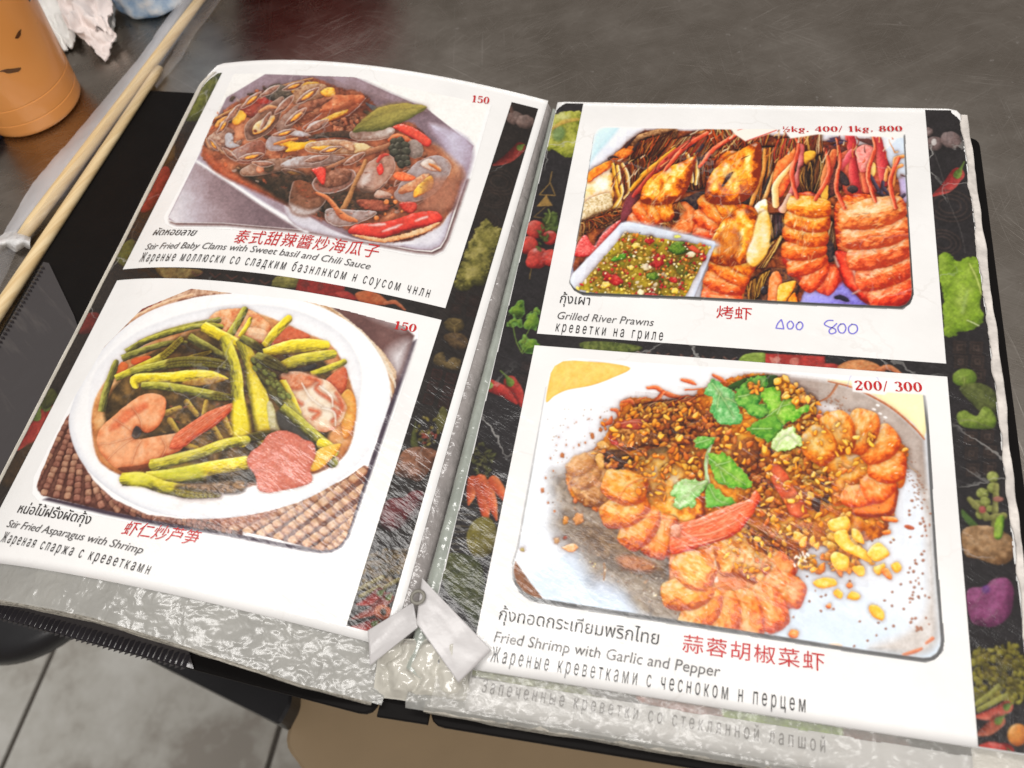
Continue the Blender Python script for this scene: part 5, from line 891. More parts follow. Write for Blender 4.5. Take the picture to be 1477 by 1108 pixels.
def border_R(c):
    c.frame(0,0,1); c.C[:] = col((40,36,38)); c.warp(.6, 5); c.sh = .2
    # inner strip
    c.puff([(800,165),(840,165),(832,222),(815,226),(800,218),(786,214),(784,200),(790,180)], ((110,120,24),(160,166,40),(196,196,70),(222,222,130)), r=20, tex=.7, ts=9, rough=3, rs=6)
    c.ell(806,193,9,11,20,((90,140,80),(130,170,110)),tex=.5,feather=5,alpha=.7); c.tube([(798,185),(812,176),(834,172)],[2,3,2],((236,190,80),(220,150,60)),alpha=.6)
    G = (186,140,60)
    c.line([(796,248),(793,264),(778,281),(801,282),(794,264)],1.6,G,.8,sm=False); c.puff([(788,281),(797,297),(774,298)],(G,G),r=3,tex=.1,sm=False,alpha=.85); c.line([(786,299),(770,313),(792,316)],1.4,G,.6,sm=False)
    c.puff([(785,312),(800,304),(806,318),(804,345),(790,350),(784,335)], ((40,56,18),(76,96,34),(110,130,60)), r=12, tex=.7, ts=5, rough=3); c.tube([(791,302),(793,312),(788,322)],[1,1.4,1.2],((170,190,90),(110,130,50)))
    TM = ((130,14,14),(196,40,32),(224,70,56),(244,130,110))
    for x,y,r in [(772,331,14),(762,354,14),(793,343,11),(776,372,16),(794,372,13),(768,378,10)]: c.ell(x,y,r,r*.95,0,TM,spec=.8,tex=.15)
    for i in range(24): c.ell(785+c.rng.normal()*6,345+c.rng.normal()*14,3,1.5,c.rng.uniform(0,180),((60,80,30),(110,130,50)))
    c.line([(766,388),(764,402)],1.5,(170,130,50),.8)
    for x,y in [(738,452),(748,446),(743,462),(764,456),(772,450),(768,466),(732,470),(778,468),(762,494),(768,500)]:
        sprig(c, [(x+7*math.cos(t)*(1+.25*math.sin(3*t)), y+7*math.sin(t)*(1+.25*math.sin(3*t))) for t in np.linspace(0,6.283,10,endpoint=False)], [], GRN)
    for z in ([(740,470),(744,490),(752,508)],[(766,470),(756,490),(753,508)],[(764,498),(754,510)]): c.line(z,1.4,(120,160,50))
    squares(c, [(760,530),(752,548)], 16, .2, ((60,48,48),(66,52,52)))
    chili(c,(736,552),(752,586),10,(722,535)); chili(c,(706,556),(745,582),9,(700,550))
    c.strew([(690,640),(712,650),(710,670),(700,690),(690,690),(680,660)], 60, (2,6), (((56,64,30),(110,116,60)),((80,86,40),(140,140,80))), asp=(.2,.4))
    for a,b,w in (((682,694),(676,728),8),((693,694),(702,758),10),((702,700),(716,750),8),((712,694),(732,726),8)): c.tube([a,((a[0]+b[0])/2+1,(a[1]+b[1])/2),b],[w,w*.9,1.5],((240,130,70),(224,92,46),(180,60,30)),tex=.3)
    for i in range(9): c.line([(660-i*2.5,722+i*9),(690-i*1.5,728+i*8)],1,(150,130,70),.6)
    c.ell(695,775,22,30,10,((80,70,20),(116,104,34),(136,126,50)),tex=.2)
    c.puff([(640,800),(690,808),(700,860),(690,905),(668,880),(640,845)], ((40,50,24),(74,84,34),(110,116,54)), r=20, tex=.7, ts=8, alpha=.7)
    # middle band
    c.puff([(838,494),(880,493),(924,500),(918,508),(880,512),(845,506)], ((50,60,20),(90,104,36),(130,140,60)), r=6, tex=.7, ts=4)
    for x,y in [(928,512),(956,514),(990,517),(1021,519),(1052,520),(1085,522)]: c.line([(x-8,y-5),(x,y+2),(x+9,y-4)], 2.2, (140,92,76), .85, sm=False)
    c.puff([(1063,524),(1075,511),(1104,510),(1105,528),(1070,527)], ((80,110,20),(130,160,44),(176,200,90)), r=9, tex=.4, asp=4, ts=8)
    c.puff([(1104,510),(1190,514),(1190,536),(1104,530)], ((180,34,30),(206,54,44)), r=5, tex=.25, sm=False)
    c.puff([(1110,515),(1116,516),(1120,514),(1126,518),(1118,527),(1112,522)],((226,130,110),(232,150,130)),r=4,alpha=.8); c.puff([(1141,517),(1152,517),(1150,527),(1140,526)],((226,130,110),(232,150,130)),r=4,alpha=.7)
    c.puff([(1170,530),(1195,524),(1216,530),(1214,540),(1175,537)], CH, r=8); c.puff([(1208,530),(1222,521),(1244,519),(1266,526),(1276,538),(1240,542),(1214,538)], ((190,90,30),(226,130,66),(244,176,110)), r=12, tex=.5, asp=3, ts=8)
    c.tube([(1268,533),(1282,530),(1300,540)],[3,4,2],((240,150,90),(196,96,50)))
    # outer strip
    garlic(c,1347,207,13); garlic(c,1372,202,15,20); garlic(c,1338,190,8); c.ell(1347,205,4,5,0,((210,200,196),(236,230,226)))
    chili(c,(1381,252),(1346,282),10,(1391,233),((130,20,24),(190,48,46),(220,84,76)))
    rings(c,1370,297,34,22,.15,.5); rings(c,1360,350,26,18,.2,.45)
    c.puff([(1352,372),(1369,366),(1380,377),(1393,372),(1416,372),(1418,402),(1415,440),(1419,462),(1404,476),(1385,478),(1378,484),(1362,482),(1360,430)], ((90,124,16),(128,166,24),(158,192,50),(190,216,90)), r=44, tex=.45, ts=14, rough=3, rs=5, k=.2)
    c.tube([(1398,380),(1408,400),(1416,425)],[.8,1.2,.8],((220,232,130),(190,210,90))); c.tube([(1395,462),(1412,470)],[.8,1],((230,240,190),(210,230,150))); c.tube([(1395,420),(1388,450)],[2,3],((180,206,110),(160,196,80)),feather=4,alpha=.7)
    squares(c, [(1384,501),(1408,502),(1386,522),(1410,522),(1412,542),(1400,632),(1424,630),(1401,654),(1428,652),(1403,678),(1428,676)], 19, .05)
    c.ell(1391,545,18,13,0,((80,110,24),(120,150,40),(160,186,80)),tex=.4,j=.05); c.line([(1391,545),(1391,557)],1,(190,206,110)); 
    c.puff([(1384,560),(1410,552),(1436,566),(1438,592),(1420,598),(1400,580)], ((60,70,24),(92,104,40),(120,130,60)), r=18, tex=.5, ts=6, alpha=.85)
    c.puff([(1380,598),(1392,592),(1408,600),(1420,586),(1436,600),(1432,618),(1400,618),(1384,612)], ((80,104,24),(120,146,40),(160,180,80)), r=12, tex=.5, ts=6)
    c.puff([(1387,734),(1396,742),(1412,760),(1400,760),(1388,745)], ((50,80,30),(90,124,50)), r=6)
    for x,y,r in [(1432,688,9),(1432,704,9),(1417,712,9),(1409,728,8),(1421,724,8),(1415,742,8),(1428,734,6)]: c.ell(x,y,r,r*.9,20,((100,110,40),(150,160,70),(190,196,110)),tex=.5,ts=4)
    for z in ([(1437,700),(1434,760)],[(1422,748),(1448,744)],[(1398,720),(1422,744)]): c.tube(z,[4,5],((170,170,90),(110,110,50)))
    c.ell(1417,735,5,5,0,((170,70,66),(200,100,90))); c.ell(1440,720,8,4,0,((140,80,70),(190,130,110)))
    c.puff([(1388,765),(1420,758),(1446,766),(1462,780),(1460,806),(1440,815),(1410,806),(1392,800)], ((110,74,40),(166,124,80),(200,160,116)), r=26, tex=.6, ts=8)
    c.puff([(1437,748),(1448,745),(1445,775),(1434,775)], GRN, r=6)
    c.puff([(1395,852),(1420,846),(1432,836),(1452,834),(1462,850),(1458,884),(1440,902),(1420,904),(1400,894)], ((90,30,70),(136,56,106),(166,90,140)), r=26, tex=.4, ts=8); c.ell(1422,850,6,6,0,((80,40,140),(100,60,160)),alpha=.6,feather=4)
    c.strew([(1404,942),(1430,938),(1470,936),(1480,1010),(1440,1010),(1408,1010)], 190, (3,7), (((100,100,16),(150,146,34),(186,180,70)),((120,118,24),(170,164,50)),((80,80,16),(130,126,34))), asp=(.5,1))
    for q in ([(1408,1016),(1430,1000),(1440,990)],[(1412,1024),(1450,1004)]): c.tube(q,[4]*len(q),((180,180,80),(120,116,40)))
    chili(c,(1452,1020),(1404,1034),9,(1460,1014),((150,40,30),(206,80,60),(226,120,96))); chili(c,(1440,1040),(1408,1060),10,(1452,1030),((120,40,24),(176,76,50),(210,116,84))); c.ell(1468,1060,15,16,0,((170,80,20),(222,130,40),(244,180,90)),spec=.6)
    chili(c,(1450,1085),(1415,1076),13,(1462,1088)); c.ell(1430,1090,26,20,0,CH,tex=.5,spec=.4)
    for z in ([(1345,215),(1358,250),(1368,290),(1385,330),(1392,365)],[(1376,610),(1400,606),(1420,614),(1436,620)],[(1400,880),(1415,860),(1440,830)],[(1404,900),(1430,890),(1440,880)]): c.line(z, 1, (150,146,140), .5)
    c.sh = 0; c.warp(); c.grain(.3, 2.2, 5); c.grain(.2, 9, 8); m = c.C.mean(-1, keepdims=True); c.C = (m + (c.C - m) * .88) * .92
def border_below(c):
    c.frame(0,0,1); c.C[:] = col((46,42,34)); c.sh = .2
    for a,b,p in (((660,955),(880,1005),((60,66,20),(104,112,36))),((860,990),(960,1016),((30,26,24),(50,44,40))),((930,1000),(1060,1036),((90,44,30),(140,76,56))),((1055,1026),(1240,1062),((76,100,20),(126,150,44))),((1230,1056),(1300,1080),((60,36,26),(110,70,52)))):
        c.tube([a,b],[14,14],p,tex=.6,ts=9)
    c.grain(.3, 2.2, 5); c.grain(.25, 9, 8)
# ------------------------------------------------------------------ surfaces of the two open pages
W, H1, HG, H2 = .175, .14270, .00700, .14603       # a menu card is W wide; two of them, H1 and H2 high, HG apart
SR = W + .0195
QL = [-0.02043, 0.00698, -0.0418, -0.0008, 0.00288, -0.00669, 0.05255, -0.00346, 0.00685, -0.02509, -0.01098, 0.00261, -0.00896, -0.00508, 0.00084, -0.00304, -0.0024, 0.00027]
EX = [(i, j) for i in range(5) for j in range(3)]
def surfL0(s, t):
    s = np.asarray(s, float); t = np.asarray(t, float); x0, y0, th = QL[:3]; c = QL[3:]
    def Z(s, t):
        a = (SR - s) / .2; b = t / .3
        return sum(k * a ** i * b ** j for k, (i, j) in zip(c, EX))
    n = 24; d = 1e-4; f = (np.arange(n) + .5) / n
    ss = SR + (s - SR)[..., None] * f; zs = (Z(ss + d, t[..., None]) - Z(ss - d, t[..., None])) / (2 * d)
    dx = np.sqrt(np.clip(1 - zs ** 2, .05, 1)).mean(-1) * (s - SR)
    tn = t[..., None] * f; zt = (Z(s[..., None], tn + d) - Z(s[..., None], tn - d)) / (2 * d)
    dy = np.sqrt(np.clip(1 - zt ** 2, .05, 1)).mean(-1) * t
    return np.stack([x0 + math.cos(th) * dx + math.sin(th) * dy, y0 + math.sin(th) * dx - math.cos(th) * dy, Z(s, t)], -1)
def surfL(s, t, dz=0.):
    p = surfL0(s, t); e = 1e-3
    if np.isscalar(dz) and dz == 0: return p
    n = np.cross(surfL0(np.asarray(s) + e, t) - p, p - surfL0(s, np.asarray(t) + e)); n /= np.linalg.norm(n, axis=-1, keepdims=True)
    return p + n * (np.asarray(dz)[..., None] if not np.isscalar(dz) else dz)
def surfR(s, t, dz=0.):
    s = np.asarray(s, float); t = np.asarray(t, float)
    return np.stack([s, -t, 0 * s + dz], -1)
# the camera's image pixel frame in which the printed artwork was traced
def proj(P):
    Y = (P - CAM_C) @ CAM_R.T
    return 738.5 + FPX * Y[..., 0] / Y[..., 2], 554 + FPX * Y[..., 1] / Y[..., 2]
def at(x, y, z):
    v = CAM_R.T @ np.array([(x - 738.5) / FPX, (y - 554) / FPX, 1.]); return CAM_C + (z - CAM_C[2]) / v[2] * v
def inv(surf, x, y):                               # image pixels -> page coordinates
    p = at(x, y, 0); s, t = p[0] + (.19 if surf is surfL else 0), -p[1]
    if surf is surfR: return s, t
    for _ in range(12):
        f = lambda a, b: np.array([float(v) for v in proj(surfL0(np.array([a]), np.array([b]))[0])])
        q = f(s, t); e = 1e-5; J = np.c_[(f(s + e, t) - q) / e, (f(s, t + e) - q) / e]
        d = np.linalg.solve(J, np.array([x, y]) - q); s, t = s + d[0], t + d[1]
    return s, t
# ------------------------------------------------------------------ building helpers
def org(o):
    v = np.zeros(3)
    while o is not None: v += np.array(o.location); o = o.parent
    return v
def tag(o, label=None, cat=None, group=None, kind=None):
    for k, v in (('label', label), ('category', cat), ('group', group), ('kind', kind)):
        if v: o[k] = v
    return o
def thing(name, loc, label, cat, group=None):
    o = bpy.data.objects.new(name, None); COL.objects.link(o); o.location = loc; o.empty_display_size = .01
    return tag(o, label, cat, group)
def obj(name, verts, faces, mat, parent=None, smooth=True, colors=None, uv=None, origin=None):
    v = np.asarray(verts, float).reshape(-1, 3); o0 = org(parent) if parent is not None else np.zeros(3)
    if origin is not None: o0 = np.array(origin, float)
    me = bpy.data.meshes.new(name)
    if isinstance(faces, np.ndarray):
        n, k = faces.shape; me.vertices.add(len(v)); me.vertices.foreach_set('co', (v - o0).ravel())
        me.loops.add(n * k); me.loops.foreach_set('vertex_index', faces.ravel().astype(np.int32))
        me.polygons.add(n); me.polygons.foreach_set('loop_start', np.arange(0, n * k, k, dtype=np.int32))
        me.update(calc_edges=True)
    else: me.from_pydata((v - o0).tolist(), [], [list(f) for f in faces])
    me.validate(); me.polygons.foreach_set('use_smooth', np.full(len(me.polygons), smooth))
    if colors is not None:
        a = me.color_attributes.new('ink', 'FLOAT_COLOR', 'POINT'); c = np.ones((len(v), 4)); c[:, :3] = colors; a.data.foreach_set('color', c.ravel())
    if uv is not None:
        l = me.uv_layers.new(name='page'); idx = np.empty(len(me.loops), np.int32); me.loops.foreach_get('vertex_index', idx); l.data.foreach_set('uv', np.asarray(uv, float)[idx].ravel())
    me.materials.append(mat.m); me.update()
    o = bpy.data.objects.new(name, me); COL.objects.link(o)
    if parent is not None: o.parent = parent
    if origin is not None: o.location = origin
    return o
def gridf(nr, nc, closed=False):
    i, j = np.meshgrid(np.arange(nr - 1), np.arange(nc if closed else nc - 1), indexing='ij'); k = (j + 1) % nc
    return np.stack([i * nc + j, (i + 1) * nc + j, (i + 1) * nc + k, i * nc + k], -1).reshape(-1, 4)
def prism(poly, z0, z1, bevel=0.):                  # poly: xy outline, counter-clockwise
    p = np.array(poly, float); n = len(p); a = [np.c_[p, np.full(n, z0)]]
    if bevel:
        c = p.mean(0); q = c + (p - c) * (1 - bevel / np.linalg.norm(p - c, axis=1, keepdims=True)); a += [np.c_[p, np.full(n, z1 - bevel * .8)], np.c_[q, np.full(n, z1)]]
    else: a += [np.c_[p, np.full(n, z1)]]
    v = np.concatenate(a); f = []; L = len(a)
    for k in range(L - 1): f += [(k*n+i, k*n+(i+1)%n, (k+1)*n+(i+1)%n, (k+1)*n+i) for i in range(n)]
    f += [tuple(range((L-1)*n, L*n)), tuple(range(n-1, -1, -1))]
    return v, f
def box(x0, x1, y0, y1, z0, z1): return prism([(x0, y0), (x1, y0), (x1, y1), (x0, y1)], z0, z1)
def rounded(poly, r, n=5):
    p = np.array(poly, float); out = []
    for i in range(len(p)):
        a, b, c = p[i-1], p[i], p[(i+1) % len(p)]; u = (a - b) / np.linalg.norm(a - b); w = (c - b) / np.linalg.norm(c - b); rr = min(r, np.linalg.norm(a - b) * .45, np.linalg.norm(c - b) * .45)
        for k in range(n + 1):
            t = k / n; out.append((1-t)**2 * (b + u * rr) + 2*t*(1-t) * b + t*t * (b + w * rr))
    return np.array(out)
def lathe(prof, n=72, c=(0, 0, 0)):
    a = np.linspace(0, 2 * math.pi, n, endpoint=False); p = np.array(prof, float)
    v = np.stack([c[0] + p[:, :1] * np.cos(a), c[1] + p[:, :1] * np.sin(a), c[2] + p[:, 1:] + 0 * a], -1).reshape(-1, 3)
    return v, gridf(len(p), n, True)[:, ::-1]
def pipe(pts, rad, n=12, flat=1.):
    p = np.array(pts, float); m = len(p); rad = np.broadcast_to(np.array(rad, float), (m,)); V = []
    for i in range(m):
        d = p[min(i+1, m-1)] - p[max(i-1, 0)]; d /= np.linalg.norm(d); u = np.cross(d, (0, 0, 1.)); u /= np.linalg.norm(u); w = np.cross(u, d)
        a = np.linspace(0, 2 * math.pi, n, endpoint=False); V.append(p[i] + rad[i] * (np.outer(np.cos(a), u) + flat * np.outer(np.sin(a), w)))
    v = np.concatenate(V); f = [tuple(q) for q in gridf(m, n, True)]
    f += [tuple(range(n)), tuple(range(m*n-1, (m-1)*n-1, -1))]
    return v, f
# ------------------------------------------------------------------ materials
class Mat:
    def __init__(s, name):
        s.m = bpy.data.materials.new(name); s.m.use_nodes = True; s.t = s.m.node_tree; s.b = s.t.nodes['Principled BSDF']; s.x = 0
    def n(s, typ, **kw):
        q = s.t.nodes.new('ShaderNode' + typ)
        for k, v in kw.items():
            if k[0] == 'i' and k[1:].isdigit(): q.inputs[int(k[1:])].default_value = v
            elif k in ('operation', 'blend_type', 'data_type', 'layer_name', 'attribute_name', 'bands_direction', 'wave_type', 'feature', 'uv_map', 'noise_dimensions', 'interpolation_type', 'vector_type'): setattr(q, k, v)
            else: q.inputs[k].default_value = v
        return q
    def l(s, a, b): s.t.links.new(a, b)
    def set(s, **kw):
        for k, v in kw.items():
            k = k.replace('_', ' '); q = s.b.inputs[k]; q.default_value = (*v, 1) if isinstance(v, tuple) and len(v) == 3 else v
        return s
    def math(s, op, a, b=None, clamp=False):
        q = s.t.nodes.new('ShaderNodeMath'); q.operation = op; q.use_clamp = clamp
        for i, v in enumerate((a, b)):
            if v is None: continue
            if isinstance(v, (int, float)): q.inputs[i].default_value = v
            else: s.l(v, q.inputs[i])
        return q.outputs[0]
    def ramp(s, fac, stops):
        q = s.t.nodes.new('ShaderNodeValToRGB'); e = q.color_ramp.elements
        while len(e) < len(stops): e.new(.5)
        for k, (p, c) in zip(e, stops): k.position = p; k.color = (*c, 1) if len(c) == 3 else c
        s.l(fac, q.inputs[0]); return q.outputs[0]
    def noise(s, vec, scale, detail=3, rough=.55, out=0):
        q = s.n('TexNoise'); q.inputs['Scale'].default_value = scale; q.inputs['Detail'].default_value = detail; q.inputs['Roughness'].default_value = rough
        if vec is not None: s.l(vec, q.inputs['Vector'])
        return q.outputs[out]
    def mapping(s, vec, rot=(0, 0, 0), scale=(1, 1, 1), loc=(0, 0, 0)):
        r = s.n('Mapping'); r.inputs['Rotation'].default_value = rot; s.l(vec, r.inputs[0])
        q = s.n('Mapping'); q.inputs['Scale'].default_value = scale; q.inputs['Location'].default_value = loc; s.l(r.outputs[0], q.inputs[0]); return q.outputs[0]
    def bump(s, h, strength, dist, to=('Normal',)):
        q = s.n('Bump'); q.inputs['Strength'].default_value = strength; q.inputs['Distance'].default_value = dist; s.l(h, q.inputs['Height'])
        for k in to: s.l(q.outputs[0], s.b.inputs[k])
        return q
    def pos(s): return s.n('NewGeometry').outputs['Position']
    def mix(s, f, a, b, mode='MIX'):
        q = s.t.nodes.new('ShaderNodeMix'); q.data_type = 'RGBA'; q.blend_type = mode
        for k, v in ((0, f), (6, a), (7, b)):
            if hasattr(v, 'links') or hasattr(v, 'is_output'): s.l(v, q.inputs[k])
            else: q.inputs[k].default_value = v if k == 0 else (*v, 1)
        return q.outputs[2]
def plain(name, c, rough=.5, metal=0., spec=.5, coat=0., var=.12, vs=60, bump=0., bs=300, bd=.001):
    m = Mat(name); p = m.pos(); f = m.noise(p, vs, 4)
    lo = tuple(max(0, v * (1 - var)) for v in c); hi = tuple(min(1, v * (1 + var)) for v in c)
    m.l(m.ramp(f, [(.3, lo), (.7, hi)]), m.b.inputs['Base Color']); m.set(Roughness=rough, Metallic=metal)
    m.b.inputs['Specular IOR Level'].default_value = spec; m.b.inputs['Coat Weight'].default_value = coat
    if bump: m.bump(m.noise(p, bs, 3), bump, bd)
    return m
# printed paper behind worn clear plastic: pebbled film, long creases, white scuffs where it has cracked
def film(m, scuff=.5, pebble=.35):
    p = m.pos()
    peb = m.noise(p, 1500, 2, .6); big = m.noise(p, 38, 3, .6)
    wr = m.noise(m.mapping(p, (0, 0, .5), (30, 110, 60)), 1, 4, .6)
    zone = m.ramp(m.noise(p, 9, 2), [(.42, (.25,)*3), (.66, (1,)*3)])
    h = m.math('ADD', m.math('MULTIPLY', m.math('MULTIPLY', peb, zone), pebble), m.math('ADD', m.math('MULTIPLY', wr, 1.6), m.math('MULTIPLY', big, 2.2)))
    b = m.n('Bump'); b.inputs['Strength'].default_value = .55; b.inputs['Distance'].default_value = .0009; m.l(h, b.inputs['Height'])
    m.l(b.outputs[0], m.b.inputs['Coat Normal'])
    m.set(Roughness=.6); m.b.inputs['Specular IOR Level'].default_value = .15; m.b.inputs['Coat Weight'].default_value = .9; m.b.inputs['Coat Roughness'].default_value = .13; m.b.inputs['Coat IOR'].default_value = 1.45
    v = m.n('TexVoronoi'); v.feature = 'DISTANCE_TO_EDGE'; v.inputs['Scale'].default_value = 26
    d = m.n('VectorMath'); d.operation = 'ADD'; q = m.n('VectorMath'); q.operation = 'SCALE'; q.inputs['Scale'].default_value = .012
    m.l(m.noise(p, 90, 3, .6, 1), q.inputs[0]); m.l(q.outputs[0], d.inputs[0]); m.l(p, d.inputs[1]); m.l(d.outputs[0], v.inputs['Vector'])
    line = m.ramp(v.outputs[0], [(.005, (1,)*3), (.018, (0,)*3)])
    where = m.ramp(m.noise(p, 17, 2), [(.50, (0,)*3), (.64, (1,)*3)])
    return m.math('MULTIPLY', m.math('MULTIPLY', line, where), scuff, True)
def ink_mat(name, scuff=.5):
    m = Mat(name); a = m.n('VertexColor'); a.layer_name = 'ink'; s = film(m, scuff)
    m.l(m.mix(s, a.outputs[0], (.62, .60, .57)), m.b.inputs['Base Color']); return m
def paper_mat(name, c=(.82, .815, .805), line=(.52, .48, .43)):
    m = Mat(name); s = film(m, .2); p = m.pos(); st = m.ramp(m.noise(p, 22, 5, .6), [(.35, tuple(v * .93 for v in c)), (.65, c)])
    m.l(m.mix(s, st, line), m.b.inputs['Base Color']); return m
M_INK = ink_mat('printed_border_under_film', .3); M_PHOTO = ink_mat('printed_photo_under_film', .12); M_PAPER = paper_mat('white_card_under_film')
def text_mat(name, c):
    m = Mat(name); film(m, 0); m.set(Base_Color=c); return m
M_BLACK = text_mat('black_print', (.02, .018, .018)); M_GREY = text_mat('thin_grey_print', (.10, .095, .095)); M_RED = text_mat('red_print', (.50, .012, .014)); M_BLUE = text_mat('blue_ballpoint', (.20, .18, .68)); M_FADE = text_mat('faded_print', (.07, .065, .06))
def steel():
    m = Mat('scratched_steel'); p = m.pos(); sc = None
    w = m.n('VectorMath'); w.operation = 'ADD'; q = m.n('VectorMath'); q.operation = 'SCALE'; q.inputs['Scale'].default_value = .02; m.l(m.noise(p, 6, 2, .5, 1), q.inputs[0]); m.l(q.outputs[0], w.inputs[0]); m.l(p, w.inputs[1])
    for k, (ang, s1, s2, th, am) in enumerate(((.5, 14, 900, .66, .8), (-.65, 22, 1100, .67, .9), (1.35, 16, 1000, .66, .7), (2.5, 30, 1300, .68, 1.), (.15, 20, 1200, .66, .7), (-1.1, 40, 1500, .68, 1.), (-.3, 26, 1000, .66, .6), (.9, 34, 1400, .67, .8), (2.0, 18, 1200, .66, .6))):
        f = m.noise(m.mapping(w.outputs[0], (0, 0, ang), (s1, s2, 1), (k * 3.1, k, 0)), 1, 1.5, .5)
        g = m.ramp(f, [(th - .06, (0,)*3), (th + .06, (am * .40,)*3)]); gate = m.ramp(m.noise(m.mapping(p, loc=(k * 2.7, k, 0)), 9 + 5 * k, 3), [(.45, (0,)*3), (.68, (1,)*3)])
        g = m.math('MULTIPLY', g, gate); sc = g if sc is None else m.math('MAXIMUM', sc, g)
    brush = m.noise(m.mapping(p, (0, 0, .35), (9, 900, 1)), 1, 3, .6); cloud = m.noise(p, 9, 6, .68); smear = m.noise(m.mapping(w.outputs[0], (0, 0, -.4), (16, 70, 1)), 1, 5, .65)
    mott = m.math('ADD', m.math('MULTIPLY', cloud, .78), m.math('MULTIPLY', smear, .22))
    base = m.ramp(mott, [(.32, (.265, .232, .195)), (.5, (.36, .325, .285)), (.68, (.48, .445, .40))])
    spots = m.ramp(m.noise(p, 190, 2), [(.71, (0,)*3), (.76, (1,)*3)])
    m.l(m.mix(m.math('MULTIPLY', m.math('MAXIMUM', sc, m.math('MULTIPLY', spots, .6)), .62), base, (.80, .77, .74)), m.b.inputs['Base Color'])
    m.set(Metallic=1.0); m.l(m.math('ADD', m.math('MULTIPLY', mott, .36), m.math('ADD', m.math('MULTIPLY', sc, .25), .10)), m.b.inputs['Roughness'])
    m.bump(m.math('ADD', m.math('MULTIPLY', brush, .35), m.math('ADD', m.math('MULTIPLY', cloud, .8), m.math('MULTIPLY', sc, .8))), .25, .0008); return m
M_STEEL = steel()
M_COVER = plain('black_cover_board', (.005, .0042, .004), .6, spec=.10, bump=.15, bs=700, bd=.0005)
def vinyl():
    m = Mat('smoky_vinyl'); p = m.pos(); st = m.noise(m.mapping(p, (0, 0, .62), (9, 70, 1)), 1, 5, .65)
    h = m.math('ADD', m.math('MULTIPLY', m.noise(p, 45, 3), 1.2), m.math('MULTIPLY', st, .5)); m.bump(h, .5, .0015)
    m.l(m.ramp(st, [(.55, (.050, .045, .046)), (.80, (.11, .098, .09))]), m.b.inputs['Base Color']); m.set(Roughness=.16); m.b.inputs['Specular IOR Level'].default_value = .6; return m
M_VINYL = vinyl(); M_SEAM = plain('welded_seam', (.035, .032, .036), .10, spec=1.)
def sleeve_mat(name, c, alpha, rough=.10, bs=230, strength=1., dist=.0035, lo=.72):
    m = Mat(name); p = m.pos(); w = m.n('VectorMath'); w.operation = 'ADD'; q = m.n('VectorMath'); q.operation = 'SCALE'; q.inputs['Scale'].default_value = .012; m.l(m.noise(p, 90, 2, .5, 1), q.inputs[0]); m.l(q.outputs[0], w.inputs[0]); m.l(p, w.inputs[1])
    h = m.math('ADD', m.noise(w.outputs[0], bs, 2.5, .55), m.math('MULTIPLY', m.noise(m.mapping(p, (0, 0, .12), (14, 80, 40)), 1, 2, .5), .8))
    m.bump(h, strength, dist); f = m.noise(p, 55, 4)
    m.l(m.ramp(f, [(.3, tuple(v * lo for v in c)), (.7, c)]), m.b.inputs['Base Color']); m.set(Roughness=rough, Alpha=alpha); m.b.inputs['Specular IOR Level'].default_value = .75; return m
M_SLEEVE = sleeve_mat('crinkled_clear_sleeve', (.36, .36, .34), .72, .19, 95, .7, .0026, .85); M_SLEEVE_THIN = sleeve_mat('thin_clear_sleeve', (.60, .59, .555), .34, .16, 80, .6, .003, .85); M_RIDGE = sleeve_mat('sleeve_weld', (.34, .37, .33), 1, .16, 200, .5, .0012); M_GUT = sleeve_mat('sleeve_gutter', (.30, .275, .265), 1, .2, 220, .6, .0014)
M_EDGE = sleeve_mat('sleeve_edges', (.66, .62, .54), 1, .28, 500, .6, .001); M_TORN = plain('torn_sleeve_edge', (.62, .58, .54), .4, var=.25, vs=120, bump=.5, bs=400)
M_TAPE = plain('cloudy_tape', (.50, .485, .485), .25, var=.03, vs=90, bump=.12, bs=160); M_CRUMPLE = sleeve_mat('crumpled_plastic', (.62, .60, .53), .85, .10, 60, .6, .003, .8)
# ------------------------------------------------------------------ the place: floor and table
TZ = -.012; FZ = -.76
def floor_mat():
    m = Mat('cement_floor_tile'); p = m.pos(); f = m.noise(p, 5, 5, .6); g = m.noise(p, 40, 3)
    q = m.ramp(m.math('ADD', m.math('MULTIPLY', f, .8), m.math('MULTIPLY', g, .2)), [(.36, (.30, .275, .24)), (.50, (.47, .46, .42)), (.64, (.56, .555, .52))])
    m.l(q, m.b.inputs['Base Color']); m.set(Roughness=.35); return m
M_TILE = floor_mat(); M_GROUT = plain('dark_grout', (.07, .06, .05), .9)
v, f = box(-3, 3, -2.5, 3, FZ - .05, FZ - .004); o = obj('floor', v, f, M_GROUT, None, False); o['kind'] = 'structure'
V = []; F = []
for i in range(-6, 6):
    for j in range(-6, 8):
        x0 = -.733 + i * .342; y0 = -.10 + j * .342; g = .0035
        a, b = prism(rounded([(x0 + g, y0 + g), (x0 + .342 - g, y0 + g), (x0 + .342 - g, y0 + .342 - g), (x0 + g, y0 + .342 - g)], .004, 2), FZ - .01, FZ, .0015)
        F += [tuple(k + len(V) for k in q) for q in b]; V += a.tolist()
o = obj('floor_tiles', V, F, M_TILE, None, False); o['kind'] = 'structure'
table = thing('steel_table', (0, .45, FZ), 'scratched grey stainless steel table under the open menu', 'table')
M_DARK = plain('dark_steel', (.03, .028, .027), .45, .6); M_BLACKPL = plain('black_plastic', (.012, .012, .014), .3)
v, f = prism(rounded([(-.395, -.255), (1.1, -.255), (1.1, 1.2), (-.70, 1.2), (-.70, .16), (-.40, -.02)], .008, 3), TZ - .022, TZ, .0015); top = obj('tabletop', v, f, M_STEEL, table, False)
for x, y in ((-.33, .0), (1.0, -.18), (1.0, 1.1), (-.6, 1.1)):
    v, f = pipe([(x, y, FZ + .001), (x, y, TZ - .024)], .018, 16); obj('leg', v, f, M_DARK, table)
